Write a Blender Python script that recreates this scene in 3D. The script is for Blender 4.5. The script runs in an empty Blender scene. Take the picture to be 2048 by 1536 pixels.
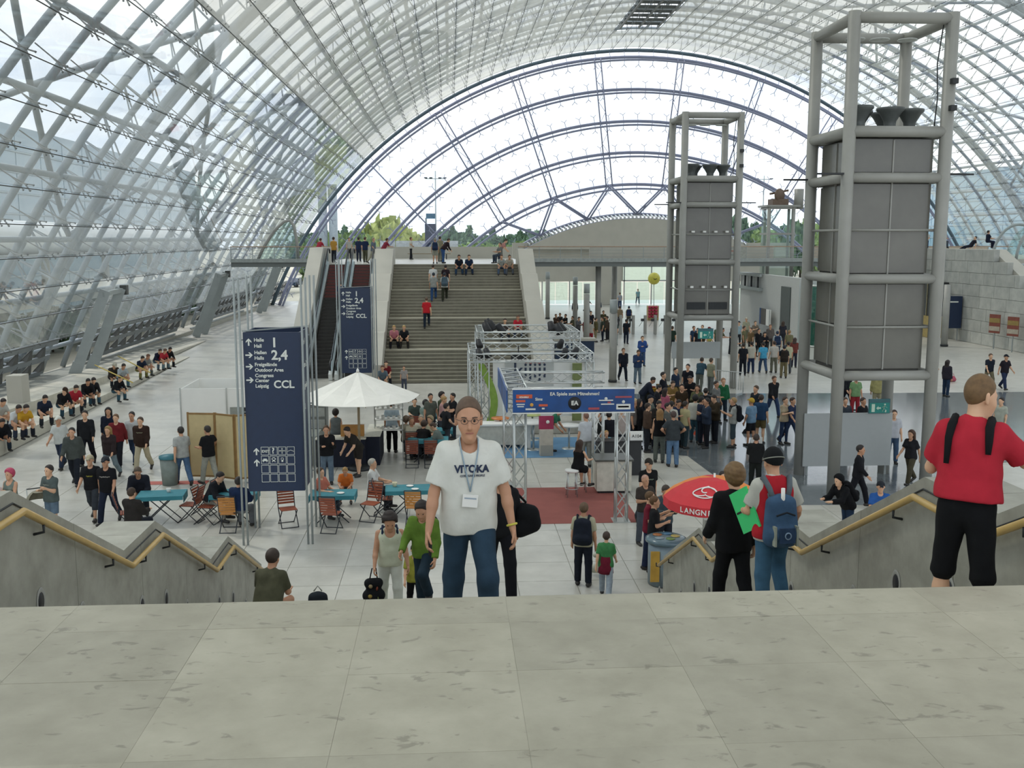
import bpy, bmesh, math, random
import numpy as np
from mathutils import Vector, Matrix
random.seed(7)
S = bpy.context.scene
COL = S.collection
PI = math.pi
# ------------------------------------------------------------------ camera
EYE = Vector((0.0, 0.0, 7.2))
F = 2000.0
PITCH = math.radians(8.19)
YAW = math.radians(3.55)
cd = bpy.data.cameras.new('camera'); cam = bpy.data.objects.new('camera', cd); COL.objects.link(cam)
cd.sensor_fit = 'HORIZONTAL'; cd.sensor_width = 36.0; cd.lens = 36.0 * F / 2048.0
cd.clip_start = 0.1; cd.clip_end = 2000
cam.location = EYE; cam.rotation_euler = (PI / 2 - PITCH, 0, -YAW)
S.camera = cam
# ------------------------------------------------------------------ world: bright sky with white cloud
w = bpy.data.worlds.new('sky'); S.world = w; w.use_nodes = True
wn = w.node_tree.nodes; wl = w.node_tree.links; wn.clear()
wo = wn.new('ShaderNodeOutputWorld'); bg = wn.new('ShaderNodeBackground'); tc = wn.new('ShaderNodeTexCoord')
mp = wn.new('ShaderNodeMapping'); mp.inputs['Scale'].default_value = (1.6, 1.6, 4.5)
nz = wn.new('ShaderNodeTexNoise'); nz.inputs['Scale'].default_value = 2.2; nz.inputs['Detail'].default_value = 6; nz.inputs['Roughness'].default_value = 0.58
cr = wn.new('ShaderNodeValToRGB')
cr.color_ramp.elements[0].position = 0.36; cr.color_ramp.elements[0].color = (0.60, 0.70, 0.84, 1)
cr.color_ramp.elements[1].position = 0.60; cr.color_ramp.elements[1].color = (0.97, 0.985, 1.0, 1)
bg.inputs['Strength'].default_value = 1.75
wl.new(tc.outputs['Generated'], mp.inputs['Vector']); wl.new(mp.outputs['Vector'], nz.inputs['Vector'])
wl.new(nz.outputs['Fac'], cr.inputs['Fac']); wl.new(cr.outputs['Color'], bg.inputs['Color']); wl.new(bg.outputs['Background'], wo.inputs['Surface'])
# ------------------------------------------------------------------ hazy sun, from the left and ahead
sd = bpy.data.lights.new('sun', 'SUN'); sun = bpy.data.objects.new('sun', sd); COL.objects.link(sun)
sd.energy = 1.7; sd.angle = math.radians(6); sd.color = (1.0, 0.96, 0.88)
sun.rotation_euler = Vector((0.55, -0.42, -0.9)).to_track_quat('-Z', 'Y').to_euler()
# ------------------------------------------------------------------ exposure
vs = S.view_settings
vs.view_transform = 'Standard'; vs.look = 'None'; vs.gamma = 1.0; vs.use_curve_mapping = False
vs.exposure = 0.02

# ================================================================== helpers
_f = Vector((math.sin(YAW) * math.cos(PITCH), math.cos(YAW) * math.cos(PITCH), -math.sin(PITCH)))
_r = Vector((math.cos(YAW), -math.sin(YAW), 0)); _u = _r.cross(_f)
def ray(px, py): return _f + _r * ((px - 1024) / F) + _u * ((768 - py) / F)
def gz(px, py, z=0.0):
    d = ray(px, py); return EYE + d * ((z - EYE.z) / d.z)
def gy(px, py, Y):
    d = ray(px, py); return EYE + d * (Y / d.y)

_M = {}
def nodes_of(name):
    m = bpy.data.materials.new(name); m.use_nodes = True
    return m, m.node_tree.nodes, m.node_tree.links, m.node_tree.nodes['Principled BSDF']
def mat(name, rgb, rough=0.6, metal=0.0, vary=0.12, scale=6.0, bump=0.0, spec=0.5):
    """plain coloured material with a little procedural mottling"""
    if name in _M: return _M[name]
    m, n, l, p = nodes_of(name)
    p.inputs['Roughness'].default_value = rough; p.inputs['Metallic'].default_value = metal
    p.inputs['Specular IOR Level'].default_value = spec
    t = n.new('ShaderNodeTexCoord'); x = n.new('ShaderNodeTexNoise'); x.inputs['Scale'].default_value = scale; x.inputs['Detail'].default_value = 4
    r = n.new('ShaderNodeValToRGB')
    a = [max(0, c * (1 - vary)) for c in rgb[:3]]; b = [min(1, c * (1 + vary)) for c in rgb[:3]]
    r.color_ramp.elements[0].position = .3; r.color_ramp.elements[0].color = (*a, 1)
    r.color_ramp.elements[1].position = .7; r.color_ramp.elements[1].color = (*b, 1)
    l.new(t.outputs['Object'], x.inputs['Vector']); l.new(x.outputs['Fac'], r.inputs['Fac']); l.new(r.outputs['Color'], p.inputs['Base Color'])
    if bump:
        bp = n.new('ShaderNodeBump'); bp.inputs['Strength'].default_value = bump; bp.inputs['Distance'].default_value = 0.02
        l.new(x.outputs['Fac'], bp.inputs['Height']); l.new(bp.outputs['Normal'], p.inputs['Normal'])
    _M[name] = m; return m
def hexc(h):
    c = [int(h[i:i + 2], 16) / 255 for i in (0, 2, 4)]
    return tuple(((v + .055) / 1.055) ** 2.4 if v > .04045 else v / 12.92 for v in c)

def put(name, me, m=None, parent=None, loc=None, rot=None, scale=None):
    o = bpy.data.objects.new(name, me); COL.objects.link(o)
    if m is not None:
        if len(me.materials) == 0: me.materials.append(m)
        if me.materials[0] is not m:
            o.material_slots[0].link = 'OBJECT'; o.material_slots[0].material = m
    if parent is not None: o.parent = parent
    if loc is not None: o.location = loc
    if rot is not None: o.rotation_euler = rot
    if scale is not None: o.scale = scale if hasattr(scale, '__len__') else (scale,) * 3
    return o
def empty(name, loc=(0, 0, 0), rz=0.0):
    o = bpy.data.objects.new(name, None); COL.objects.link(o); o.location = loc; o.rotation_euler = (0, 0, rz); o.empty_display_size = .2
    return o
def tag(o, label, cat, group=None):
    o['label'] = label; o['category'] = cat
    if group: o['group'] = group
    return o
def struct(o, label=None):
    o['kind'] = 'structure'
    if label: o['label'] = label
    return o
def thing(name, label, cat, loc=(0, 0, 0), rz=0.0, group=None):
    return tag(empty(name, loc, rz), label, cat, group)

class MB:
    """collects shapes into ONE mesh"""
    def __init__(s): s.v = []; s.f = []; s.sm = []
    def add(s, vs, fs, smooth=False):
        b = len(s.v); s.v += [tuple(v) for v in vs]; s.f += [tuple(i + b for i in f) for f in fs]; s.sm += [smooth] * len(fs); return s
    def box(s, c, d, rz=0.0, M=None):
        x, y, z = d[0] / 2, d[1] / 2, d[2] / 2
        vs = [Vector((sx * x, sy * y, sz * z)) for sz in (-1, 1) for sy in (-1, 1) for sx in (-1, 1)]
        R = M if M is not None else Matrix.Rotation(rz, 3, 'Z')
        vs = [R @ v + Vector(c) for v in vs]
        return s.add(vs, [(0, 2, 3, 1), (4, 5, 7, 6), (0, 1, 5, 4), (2, 6, 7, 3), (0, 4, 6, 2), (1, 3, 7, 5)])
    def bx(s, x0, x1, y0, y1, z0, z1):
        return s.box(((x0 + x1) / 2, (y0 + y1) / 2, (z0 + z1) / 2), (abs(x1 - x0), abs(y1 - y0), abs(z1 - z0)))
    def tube(s, pts, r, n=8, cap=True, closed=False):
        pts = [Vector(p) for p in pts]; N = len(pts); rr = r if hasattr(r, '__len__') else [r] * N
        vs = []; up0 = None
        for i, p in enumerate(pts):
            if closed: t = pts[(i + 1) % N] - pts[i - 1]
            else: t = pts[min(i + 1, N - 1)] - pts[max(i - 1, 0)]
            t.normalize()
            if up0 is None: up0 = Vector((0, 0, 1)) if abs(t.z) < .9 else Vector((1, 0, 0))
            a = (up0 - t * up0.dot(t))
            if a.length < 1e-5: a = Vector((1, 0, 0)).cross(t)
            a.normalize(); up0 = a; b = t.cross(a)
            for k in range(n):
                g = 2 * PI * k / n; vs.append(p + (a * math.cos(g) + b * math.sin(g)) * rr[i])
        fs = []
        for i in range(N if closed else N - 1):
            j = (i + 1) % N
            for k in range(n): fs.append((i * n + k, i * n + (k + 1) % n, j * n + (k + 1) % n, j * n + k))
        s.add(vs, fs, True)
        if cap and not closed:
            b = len(s.v) - N * n
            s.f.append(tuple(b + k for k in reversed(range(n)))); s.sm.append(False)
            s.f.append(tuple(b + (N - 1) * n + k for k in range(n))); s.sm.append(False)
        return s
    def bar(s, a, b, w, h=None):
        """square bar from a to b"""
        a, b = Vector(a), Vector(b); t = (b - a); L = t.length; t.normalize(); h = h or w
        up = Vector((0, 0, 1)) if abs(t.z) < .95 else Vector((0, 1, 0))
        x = t.cross(up).normalized(); y = x.cross(t)
        M = Matrix((x, t, y)).transposed()
        return s.box((a + b) / 2, (w, L, h), M=M)
    def lathe(s, prof, c=(0, 0, 0), n=20):
        vs = []; fs = []; m = len(prof)
        for k in range(n):
            g = 2 * PI * k / n
            for (r, z) in prof: vs.append((c[0] + r * math.cos(g), c[1] + r * math.sin(g), c[2] + z))
        for k in range(n):
            q = (k + 1) % n
            for i in range(m - 1): fs.append((k * m + i, q * m + i, q * m + i + 1, k * m + i + 1))
        return s.add(vs, fs, True)
    def prism(s, poly, axis, a, b):
        """extrude a 2D polygon along axis x, y or z from a to b"""
        def P(p, t):
            return {'x': (t, p[0], p[1]), 'y': (p[0], t, p[1]), 'z': (p[0], p[1], t)}[axis]
        n = len(poly); vs = [P(p, a) for p in poly] + [P(p, b) for p in poly]
        fs = [tuple(range(n)), tuple(range(2 * n - 1, n - 1, -1))] + [(i, i + n, (i + 1) % n + n, (i + 1) % n) for i in range(n)]
        return s.add(vs, fs)
    def mesh(s, name='m', fix=True):
        me = bpy.data.meshes.new(name); me.from_pydata(s.v, [], s.f)
        me.polygons.foreach_set('use_smooth', s.sm)
        if fix:
            bm = bmesh.new(); bm.from_mesh(me); bmesh.ops.recalc_face_normals(bm, faces=bm.faces); bm.to_mesh(me); bm.free()
        me.update(); return me
    def build(s, name, m, parent=None, **k): return put(name, s.mesh(name), m, parent, **k)

def text_mesh(s, size, depth=0.004, align='LEFT', bold=0.0):
    cu = bpy.data.curves.new('txt', 'FONT'); cu.body = s; cu.size = size; cu.extrude = depth / 2; cu.align_x = align; cu.offset = bold; cu.resolution_u = 3
    o = bpy.data.objects.new("txt", cu)
    me = bpy.data.meshes.new_from_object(o)
    bpy.data.objects.remove(o); bpy.data.curves.remove(cu); return me
def text(name, s, size, m, parent, loc, rot=(PI / 2, 0, 0), align='LEFT', bold=0.0):
    me = text_mesh(s, size, align=align, bold=bold); me.materials.clear()
    return put(name, me, m, parent, loc, rot)

# ------------------------------------------------------------------ shared materials
def stone(name, c1, c2, joint=None, scale=1.0, pits=0.0, rough=0.45, objvar=0.0, bw=1.2, bh=1.2, vein=0.0):
    m, n, l, p = nodes_of(name)
    t = n.new('ShaderNodeTexCoord'); mpn = n.new('ShaderNodeMapping'); mpn.inputs['Scale'].default_value = (scale, scale * 1.0, scale)
    x = n.new('ShaderNodeTexNoise'); x.inputs['Scale'].default_value = 3.0; x.inputs['Detail'].default_value = 7; x.inputs['Roughness'].default_value = .62
    r = n.new('ShaderNodeValToRGB')
    r.color_ramp.elements[0].position = .3; r.color_ramp.elements[0].color = (*c1, 1); r.color_ramp.elements[1].position = .72; r.color_ramp.elements[1].color = (*c2, 1)
    geo = n.new('ShaderNodeNewGeometry')
    l.new(geo.outputs['Position'], mpn.inputs['Vector']); l.new(mpn.outputs['Vector'], x.inputs['Vector']); l.new(x.outputs['Fac'], r.inputs['Fac'])
    col = r.outputs['Color']
    if pits:
        m2 = n.new('ShaderNodeMapping'); m2.inputs['Scale'].default_value = (5.5, 11, 5.5); m2.inputs['Rotation'].default_value = (0, 0, .45)
        x2 = n.new('ShaderNodeTexNoise'); x2.inputs['Scale'].default_value = 1.6; x2.inputs['Detail'].default_value = 5; x2.inputs['Roughness'].default_value = .55; x2.inputs['Distortion'].default_value = .6
        r2 = n.new('ShaderNodeValToRGB'); r2.color_ramp.elements[0].position = .615; r2.color_ramp.elements[0].color = (0, 0, 0, 1); r2.color_ramp.elements[1].position = .68; r2.color_ramp.elements[1].color = (pits, pits, pits, 1)
        l.new(geo.outputs['Position'], m2.inputs['Vector']); l.new(m2.outputs['Vector'], x2.inputs['Vector']); l.new(x2.outputs['Fac'], r2.inputs['Fac'])
        mx = n.new('ShaderNodeMix'); mx.data_type = 'RGBA'; mx.inputs['B'].default_value = (c1[0] * .45, c1[1] * .45, c1[2] * .45, 1)
        l.new(r2.outputs['Color'], mx.inputs['Factor']); l.new(col, mx.inputs['A']); col = mx.outputs['Result']
    if objvar:
        oi = n.new('ShaderNodeObjectInfo'); hv = n.new('ShaderNodeHueSaturation'); mr = n.new('ShaderNodeMapRange')
        mr.inputs['To Min'].default_value = 1 - objvar; mr.inputs['To Max'].default_value = 1 + objvar
        l.new(oi.outputs['Random'], mr.inputs['Value']); l.new(mr.outputs['Result'], hv.inputs['Value']); l.new(col, hv.inputs['Color']); col = hv.outputs['Color']
    if joint:
        bk = n.new('ShaderNodeTexBrick'); bk.offset = 0.0; bk.inputs['Scale'].default_value = 1.0; bk.inputs['Brick Width'].default_value = bw; bk.inputs['Row Height'].default_value = bh
        bk.inputs['Mortar Size'].default_value = .012; bk.inputs['Color1'].default_value = (1, 1, 1, 1); bk.inputs['Color2'].default_value = (.93, .93, .93, 1); bk.inputs['Mortar'].default_value = (joint, joint, joint, 1)
        mm = n.new('ShaderNodeMix'); mm.data_type = 'RGBA'; mm.blend_type = 'MULTIPLY'; mm.inputs['Factor'].default_value = 1
        l.new(geo.outputs['Position'], bk.inputs['Vector']); l.new(col, mm.inputs['A']); l.new(bk.outputs['Color'], mm.inputs['B']); col = mm.outputs['Result']
    l.new(col, p.inputs['Base Color']); p.inputs['Roughness'].default_value = rough
    return m
M_LAND = stone('landing_stone', hexc('94907f'), hexc('a8a493'), pits=.5, rough=.5, objvar=.09, scale=1.3)
M_STEP = stone('step_stone', hexc('9b978a'), hexc('b0ad9f'), rough=.6, scale=1.2)
M_WALL = stone('parapet_stone', hexc('86857a'), hexc('a5a499'), rough=.55, scale=.9, objvar=.05)
M_FLOOR = stone('hall_floor_stone', hexc('b0aea5'), hexc('c5c3ba'), joint=.86, rough=.32, scale=.5)
M_SLAB = stone('hall_slab_stone', hexc('b0aea5'), hexc('c5c3ba'), rough=.32, scale=.5, objvar=.03)
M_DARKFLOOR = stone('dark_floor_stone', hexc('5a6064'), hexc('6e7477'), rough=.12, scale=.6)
M_STEEL = mat('grey_steel', hexc('969d9c'), .42, .0, .06, 2)
M_ROOF = mat('roof_steel', hexc('8d969b'), .45, .0, .06, 1)
M_BLUESTEEL = mat('end_wall_steel', hexc('8b90a8'), .45, .0, .06, 1)
M_TOWER = mat('tower_steel', hexc('979791'), .45, .0, .06, 2)
M_PANEL = mat('tower_panel', hexc('6b6a63'), .18, .0, .10, 1.2)
M_DARK = mat('dark_metal', hexc('2b2e30'), .5, .2, .1)
M_ALU = mat('aluminium_truss', hexc('c4c8c6'), .3, .75, .05)
M_BRASS = mat('wooden_handrail', hexc('b99a5a'), .38, .0, .10, 5)
M_WHITE = mat('white_board', hexc('e4e4df'), .6, 0, .03, 2)
M_CREAM = mat('cream_wall', hexc('b4b1a6'), .7, 0, .05, .8)
M_BLACK = mat('black_plastic', hexc('15161a'), .5, 0, .1)
M_NAVY = mat('navy_sign', hexc('1b2c49'), .4, 0, .06)
M_SIGNTXT = mat('sign_print', hexc('d9ddd6'), .6, 0, .02)
M_RUBBER = mat('black_rubber', hexc('1b1b1c'), .7, 0, .1)
def glass(name, tint, refl, base=.03, rough=.02, frit_haze=0.0):
    m, n, l, p = nodes_of(name); n.remove(p)
    out = n['Material Output']; tr = n.new('ShaderNodeBsdfTransparent'); tr.inputs['Color'].default_value = (*tint, 1)
    gl = n.new('ShaderNodeBsdfGlossy'); gl.inputs['Roughness'].default_value = rough; gl.inputs['Color'].default_value = (.92, .96, 1, 1)
    lw = n.new('ShaderNodeLayerWeight'); lw.inputs['Blend'].default_value = .5
    pw = n.new('ShaderNodeMath'); pw.operation = 'POWER'; pw.inputs[1].default_value = 3.2
    ma = n.new('ShaderNodeMath'); ma.operation = 'MULTIPLY_ADD'; ma.inputs[1].default_value = refl; ma.inputs[2].default_value = base
    l.new(lw.outputs['Facing'], pw.inputs[0]); l.new(pw.outputs[0], ma.inputs[0])
    mx = n.new('ShaderNodeMixShader'); l.new(ma.outputs[0], mx.inputs['Fac']); l.new(tr.outputs[0], mx.inputs[1]); l.new(gl.outputs[0], mx.inputs[2])
    res = mx.outputs[0]
    if frit_haze:
        df = n.new('ShaderNodeBsdfDiffuse'); df.inputs['Color'].default_value = (.58, .58, .545, 1)
        tl = n.new('ShaderNodeBsdfTranslucent'); tl.inputs['Color'].default_value = (.58, .58, .54, 1)
        m1 = n.new('ShaderNodeMixShader'); m1.inputs['Fac'].default_value = .55; l.new(df.outputs[0], m1.inputs[1]); l.new(tl.outputs[0], m1.inputs[2])
        m2 = n.new('ShaderNodeMixShader'); m2.inputs['Fac'].default_value = frit_haze; l.new(res, m2.inputs[1]); l.new(m1.outputs[0], m2.inputs[2]); res = m2.outputs[0]
    l.new(res, out.inputs['Surface']); return m
M_GLASS = glass('hall_glass', (.95, .965, .96), .55, .045, frit_haze=.075)  # thin diffuse share paints the milky haze of reflections into the clear panes
M_FRIT = glass('fritted_glass', (.93, .94, .92), .3, frit_haze=.36)
M_ENDGLASS = glass('end_wall_glass', (.96, .98, .99), .25, .02)
M_CLEAR = glass('clear_glass', (.85, .93, .91), .5)
# ================================================================== hall shell
AX, CZ, RG, RA = 21.1, -16.0, 44.1, 45.5
YE = 114.0                       # end wall
def arc(R, th, Y=0.0): return Vector((AX + R * math.sin(th), Y, CZ + R * math.cos(th)))
D = math.radians
TH = [D(-67.2 + 3.95 * k) for k in range(35)]
YA = [3.125 * j for j in range(-5, 37)]          # arches, every 25 m one is a main truss (0, 25, 50, ...)
roof = struct(empty('ceiling', (AX, 50, 28)), 'barrel vault of glass panes hung under a grid of grey steel tubes')
def rchild(o):
    o.parent = roof; o.matrix_parent_inverse = Matrix.Translation((-AX, -50, -28)); return o
# arch tubes: one mesh, copied along the hall
ts = [D(-69 + 138 * i / 72) for i in range(73)]
arch_me = MB().tube([arc(RA, t) for t in ts], .15, 8).mesh('arch_tube')
for y in YA:
    rchild(put('arch_tube', arch_me, M_ROOF, loc=(0, y, 0)))
pur_me = MB().tube([(0, -16, 0), (0, YE + .2, 0)], .13, 8).mesh('purlin_tube')
for t in TH:
    rchild(put('purlin_tube', pur_me, M_ROOF, loc=arc(RA, t)))
# main trusses: outer chord, lattice studs, and bracing between them
RT = 47.6
mb = MB().tube([arc(RT, t) for t in ts], .2, 8)
chord_me = mb.mesh('truss_chord')
mb = MB(); tl = [D(-68 + 136 * i / 68) for i in range(69)]
for i, t in enumerate(tl):
    for dy in (-.55, .55):
        a = arc(RA, t); a.y = dy; mb.bar(a, arc(RT, t), .07)
        if i + 1 < len(tl): b = arc(RT, tl[i + 1]); mb.bar(a, b, .06)
web_me = mb.mesh('truss_web')
side_me = MB().tube([arc(RA - .05, t) for t in ts], .15, 8).mesh('truss_side_chord')
for y in (0, 25, 50, 75, 100):
    rchild(put('truss_chord', chord_me, M_ROOF, loc=(0, y, 0)))
    wb = rchild(put('truss_web', web_me, M_ROOF, loc=(0, y, 0)))
    for dy in (-.55, .55): rchild(put('truss_side_chord', side_me, M_ROOF, loc=(0, y + dy, 0)))
def brace(y0, t0, y1, t1):
    p = [arc(RA + .35, t0 + (t1 - t0) * s / 6, y0 + (y1 - y0) * s / 6) for s in range(7)]
    rchild(MB().tube(p, .13, 6).build('brace_tube', M_ROOF))
for y in (12.5, 37.5, 62.5, 87.5):
    for k in range(4, 33, 6):
        for sy in (-1, 1):
            for dk in (-2, 2):
                if 0 <= k + dk < 35: brace(y, TH[k], y + sy * 12.5, TH[k + dk])
# ---- glass panes
d1 = D(3.95 / 2)
pane_w = 2 * RG * math.sin(d1 / 2) - .025; pane_l = 3.125 - .03
pane_me = MB().box((0, 0, 0), (pane_w, pane_l, .02)).mesh('glass_pane')
_fv = _f
def proj(p):
    v = p - EYE; dz = v.dot(_f)
    if dz < .5: return None
    return (1024 + F * v.dot(_r) / dz, 768 - F * v.dot(_u) / dz, dz)
panes = []
for i in range(66):
    t = D(-67.2 + 1.975) + d1 * (i + .5) - d1 * 0
    deg = math.degrees(t)
    for j in range(len(YA) - 1):
        y = (YA[j] + YA[j + 1]) / 2; c = arc(RG, t, y)
        vent = (17.0 < c.x < 20.8 and c.z > 20 and y < 102)
        if vent: continue
        frit_haze = -43 < deg < 21
        q = proj(c); area = 0
        if q and -20 < q[0] < 2068 and -20 < q[1] < 1556:
            cs = []
            for sx, sy in ((-1, -1), (1, -1), (1, 1), (-1, 1)):
                e = c + Vector((math.cos(t), 0, -math.sin(t))) * sx * pane_w / 2 + Vector((0, sy * pane_l / 2, 0)); g = proj(e)
                cs.append(g or (0, 0, 0))
            area = abs(sum(cs[k][0] * cs[(k + 1) % 4][1] - cs[(k + 1) % 4][0] * cs[k][1] for k in range(4))) / 2
        panes.append((area, c, t, frit_haze))
panes.sort(key=lambda a: -a[0])
rest = {False: MB(), True: MB()}
nf = {False: 0, True: 0}
for area, c, t, frit_haze in panes:
    m = M_FRIT if frit_haze else M_GLASS
    if nf[frit_haze] < 150 and area > 60:
        nf[frit_haze] += 1
        o = rchild(put('glass_pane', pane_me, m, loc=c, rot=(0, t, 0)))
    else:
        rest[frit_haze].box(c, (pane_w, pane_l, .02), M=Matrix.Rotation(t, 3, 'Y'))
for k in (False, True):
    o = rchild(put('glass_panes', rest[k].mesh('glass_panes', fix=False), M_FRIT if k else M_GLASS)); o['kind'] = 'stuff'
# ---- dark seam cables between the pane rows
M_SEAM = mat('seam_cable', hexc('4d4f4c'), .6, 0, .1)
seam_me = MB().tube([(0, -16, 0), (0, YE, 0)], .022, 5).mesh('seam_cable')
for i in range(67):
    t = D(-67.2 + 1.975) + d1 * i
    rchild(put('seam_cable', seam_me, M_SEAM, loc=arc(RG - .06, t)))
# ---- cast holders between tubes and glass
M_HOLD = mat('cast_holder', hexc('6d7170'), .5, .2, .1)
hb = MB()
hb.bar((0, 0, -1.35), (0, 0, -.75), .07); hb.bar((0, 0, -.75), (.0, .42, -.28), .06); hb.bar((0, 0, -.75), (.0, -.42, -.28), .06)
for sy in (-1, 1):
    hb.bar((0, sy * .42, -.28), (.2, sy * .5, -.02), .055); hb.bar((0, sy * .42, -.28), (-.2, sy * .5, -.02), .055)
for sx in (-1, 1):
    for sy in (-1, 1): hb.box((sx * .2, sy * .5, -.01), (.1, .1, .04))
hold_me = hb.mesh('glass_holder')
hv = [Vector((v[0] * .6, v[1] * .6, -v[2])) if abs(v[2]) < .7 else Vector((v[0] * .6, v[1] * .6, -v[2])) for v in hb.v]; hf = hb.f
hold_me = MB().add(hv, hf).mesh('glass_holder')
cand = []
for i in range(67):
    t = D(-67.2 + 1.975) + d1 * i
    for y in YA:
        c = arc(RG, t, y + .35); q = proj(c)
        if not q or not (-60 < q[0] < 2100 and -60 < q[1] < 1500): continue
        cand.append((q[2], c, t))
cand.sort(key=lambda a: a[0])
hs = MB()
for n_, (dz, c, t) in enumerate(cand):
    if n_ < 160: rchild(put('glass_holder', hold_me, M_HOLD, loc=c, rot=(0, t, 0)))
    else:
        R = Matrix.Rotation(t, 3, 'Y'); hs.add([R @ v + c for v in hv], hf)
o = rchild(put('glass_holders', hs.mesh('glass_holders', fix=False), M_HOLD)); o['kind'] = 'stuff'
# ---- open smoke vents along the ridge
M_VENT = mat('vent_frame', hexc('5b5f5d'), .5, 0, .1)
t0, t1 = math.asin((17.0 - AX) / RG), math.asin((20.8 - AX) / RG)
for t in (t0, (t0 + t1) / 2, t1): rchild(MB().bar(arc(RG, t, 20), arc(RG, t, 102), .16).build('vent_rail', M_VENT))
for k in range(42):
    y = 28 + k * 1.78
    a, b = arc(RG + .2, t0, y), arc(RG + .2, t1, y)
    rchild(MB().box((a + b) / 2, ((b - a).length, .3, .05), M=Matrix.Rotation(-.9, 3, 'X')).build('vent_flap', M_VENT))

# ================================================================== end wall
ew = struct(empty('wall_end', (AX, YE, 0)), 'glazed end wall with concentric steel rings and radial trusses')
def echild(o): o.parent = ew; o.matrix_parent_inverse = Matrix.Translation((-AX, -YE, 0)); return o
RR = [43.2, 39.75, 36.3, 32.9, 29.4, 26.1]
CR = -16.0
def ept(R, t, Y): return Vector((AX + R * math.sin(t), Y, CR + R * math.cos(t)))
for i, R in enumerate(RR):
    tm = math.acos(min(1, (16.0 + (0 if i < 5 else 22.3 - 16 + .0)) / R)) if i < 5 else math.acos(22.4 / R)
    tt = [-tm + 2 * tm * k / 64 for k in range(65)]
    echild(MB().tube([ept(R, t, YE - .7) for t in tt], .17, 8).build('ring_tube', M_BLUESTEEL))
    echild(MB().tube([ept(R - .55, t, YE - 2.2) for t in tt], .11, 6).build('ring_tube', M_BLUESTEEL))
    sp = MB(); n_ = int(2 * tm * R / 1.6)
    for k in range(n_ + 1):
        t = -tm + 2 * tm * k / n_
        for sg in (-1, 1):
            a, b = ept(R, t, YE - .7), ept(R + sg * .75, t, YE - .3); sp.bar(a, b, .05)
            for st in (-1, 1): sp.bar(b, ept(R + sg * 1.0, t + st * .3 / R, YE - .05), .045)
    o = echild(put('ring_holders', sp.mesh('ring_holders', fix=False), M_BLUESTEEL)); o['kind'] = 'stuff'
echild(MB().tube([ept(44.0, t, YE - .2) for t in ts], .2, 8).build('edge_arch', mat('edge_arch', hexc('4f6169'), .5)))
for a in (-43.4, -31, -18.6, -6.2, 6.2, 18.6, 31, 43.4):
    t = D(a); r0 = RR[4]
    thin = abs(a) > 40
    for off in ((-.35, .35) if not thin else (0,)):
        echild(MB().tube([ept(r0, t, YE - .9) + Vector((off * math.cos(t), 0, -off * math.sin(t))), ept(RR[0], t, YE - .9) + Vector((off * math.cos(t), 0, -off * math.sin(t)))], .075, 6).build('radial_chord', M_BLUESTEEL))
    if not thin:
        lace = MB(); n_ = 12
        for k in range(n_):
            ra, rb = r0 + (RR[0] - r0) * k / n_, r0 + (RR[0] - r0) * (k + 1) / n_; s_ = .35 if k % 2 else -.35
            lace.bar(ept(ra, t, YE - .9) + Vector((s_, 0, 0)), ept(rb, t, YE - .9) + Vector((-s_, 0, 0)), .045)
        echild(lace.build('radial_lacing', M_BLUESTEEL))
vn = [-31, -18.6, -6.2, 6.2, 18.6, 31]
for i, a in enumerate(vn):
    for b in (a - 6.2, a + 6.2):
        if abs(b) > 32: continue
        if abs(b) > 26: q = ept(RR[4] - 4.4, D(b * .93), YE - 1.2)
        else: q = ept(RR[5], D(b), YE - 1.2)
        for off in (-.16, .16):
            echild(MB().tube([ept(RR[4], D(a), YE - .9) + Vector((off, 0, 0)), q + Vector((off, 0, 0))], .1, 6).build('v_strut', M_BLUESTEEL))
# end panes, ring sector by ring sector
epn = 0
for i in range(5):
    Ra, Rb = RR[i + 1] + .04, RR[i] - .04
    tm = math.acos(16.0 / Rb) if i < 4 else math.acos(16.0 / Rb)
    n_ = max(4, int(2 * tm * (Ra + Rb) / 2 / 3.3))
    for k in range(n_):
        ta, tb = -tm + 2 * tm * k / n_ + .0006, -tm + 2 * tm * (k + 1) / n_ - .0006
        vs_ = []
        for y in (YE, YE + .03):
            for R in (Ra, Rb):
                for t in (ta, (ta + tb) / 2, tb): vs_.append(ept(R, t, y))
        f_ = []
        for q in (0, 1): f_ += [(0, 1, 4, 3), (1, 2, 5, 4)] if q == 0 else [(9, 10, 7, 6), (10, 11, 8, 7)]
        f_ += [(0, 6, 7, 1), (1, 7, 8, 2), (3, 4, 10, 9), (4, 5, 11, 10), (0, 3, 9, 6), (2, 8, 11, 5)]
        echild(MB().add(vs_, f_).build('end_pane', M_ENDGLASS)); epn += 1
# grey lunette under the innermost ring
lz = 6.2; tm = math.acos((lz + 16) / 25.6)
poly = [(AX + 25.6 * math.sin(-tm + 2 * tm * k / 40), CR + 25.6 * math.cos(-tm + 2 * tm * k / 40)) for k in range(41)]
echild(MB().prism(poly, 'y', YE - 2.6, YE - 1.8).build('lunette_panel', M_CREAM))
fr = MB()
for k in range(60):
    t = -tm + 2 * tm * (k + .5) / 60; fr.bar(ept(25.7, t, YE - 2.2), ept(26.0, t, YE - .9), .16, .3)
echild(fr.build('lunette_rib', M_ALU))

# ================================================================== floor and ground
fl = struct(put('floor', MB().bx(-20.5, 64, -20, 121, -.3, -.02).mesh('floor'), M_FLOOR), 'pale grey stone hall floor')
slab_me = MB().box((0, 0, -.01), (1.235, 1.235, .02)).mesh('floor_slab')
ns = 0
for iy in range(14):
    for ix in range(21):
        x, y = -13.0 + 1.25 * ix, 19.8 + 1.25 * iy
        put('floor_slab', slab_me, M_SLAB, fl, loc=(x, y, 0)); ns += 1
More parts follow.
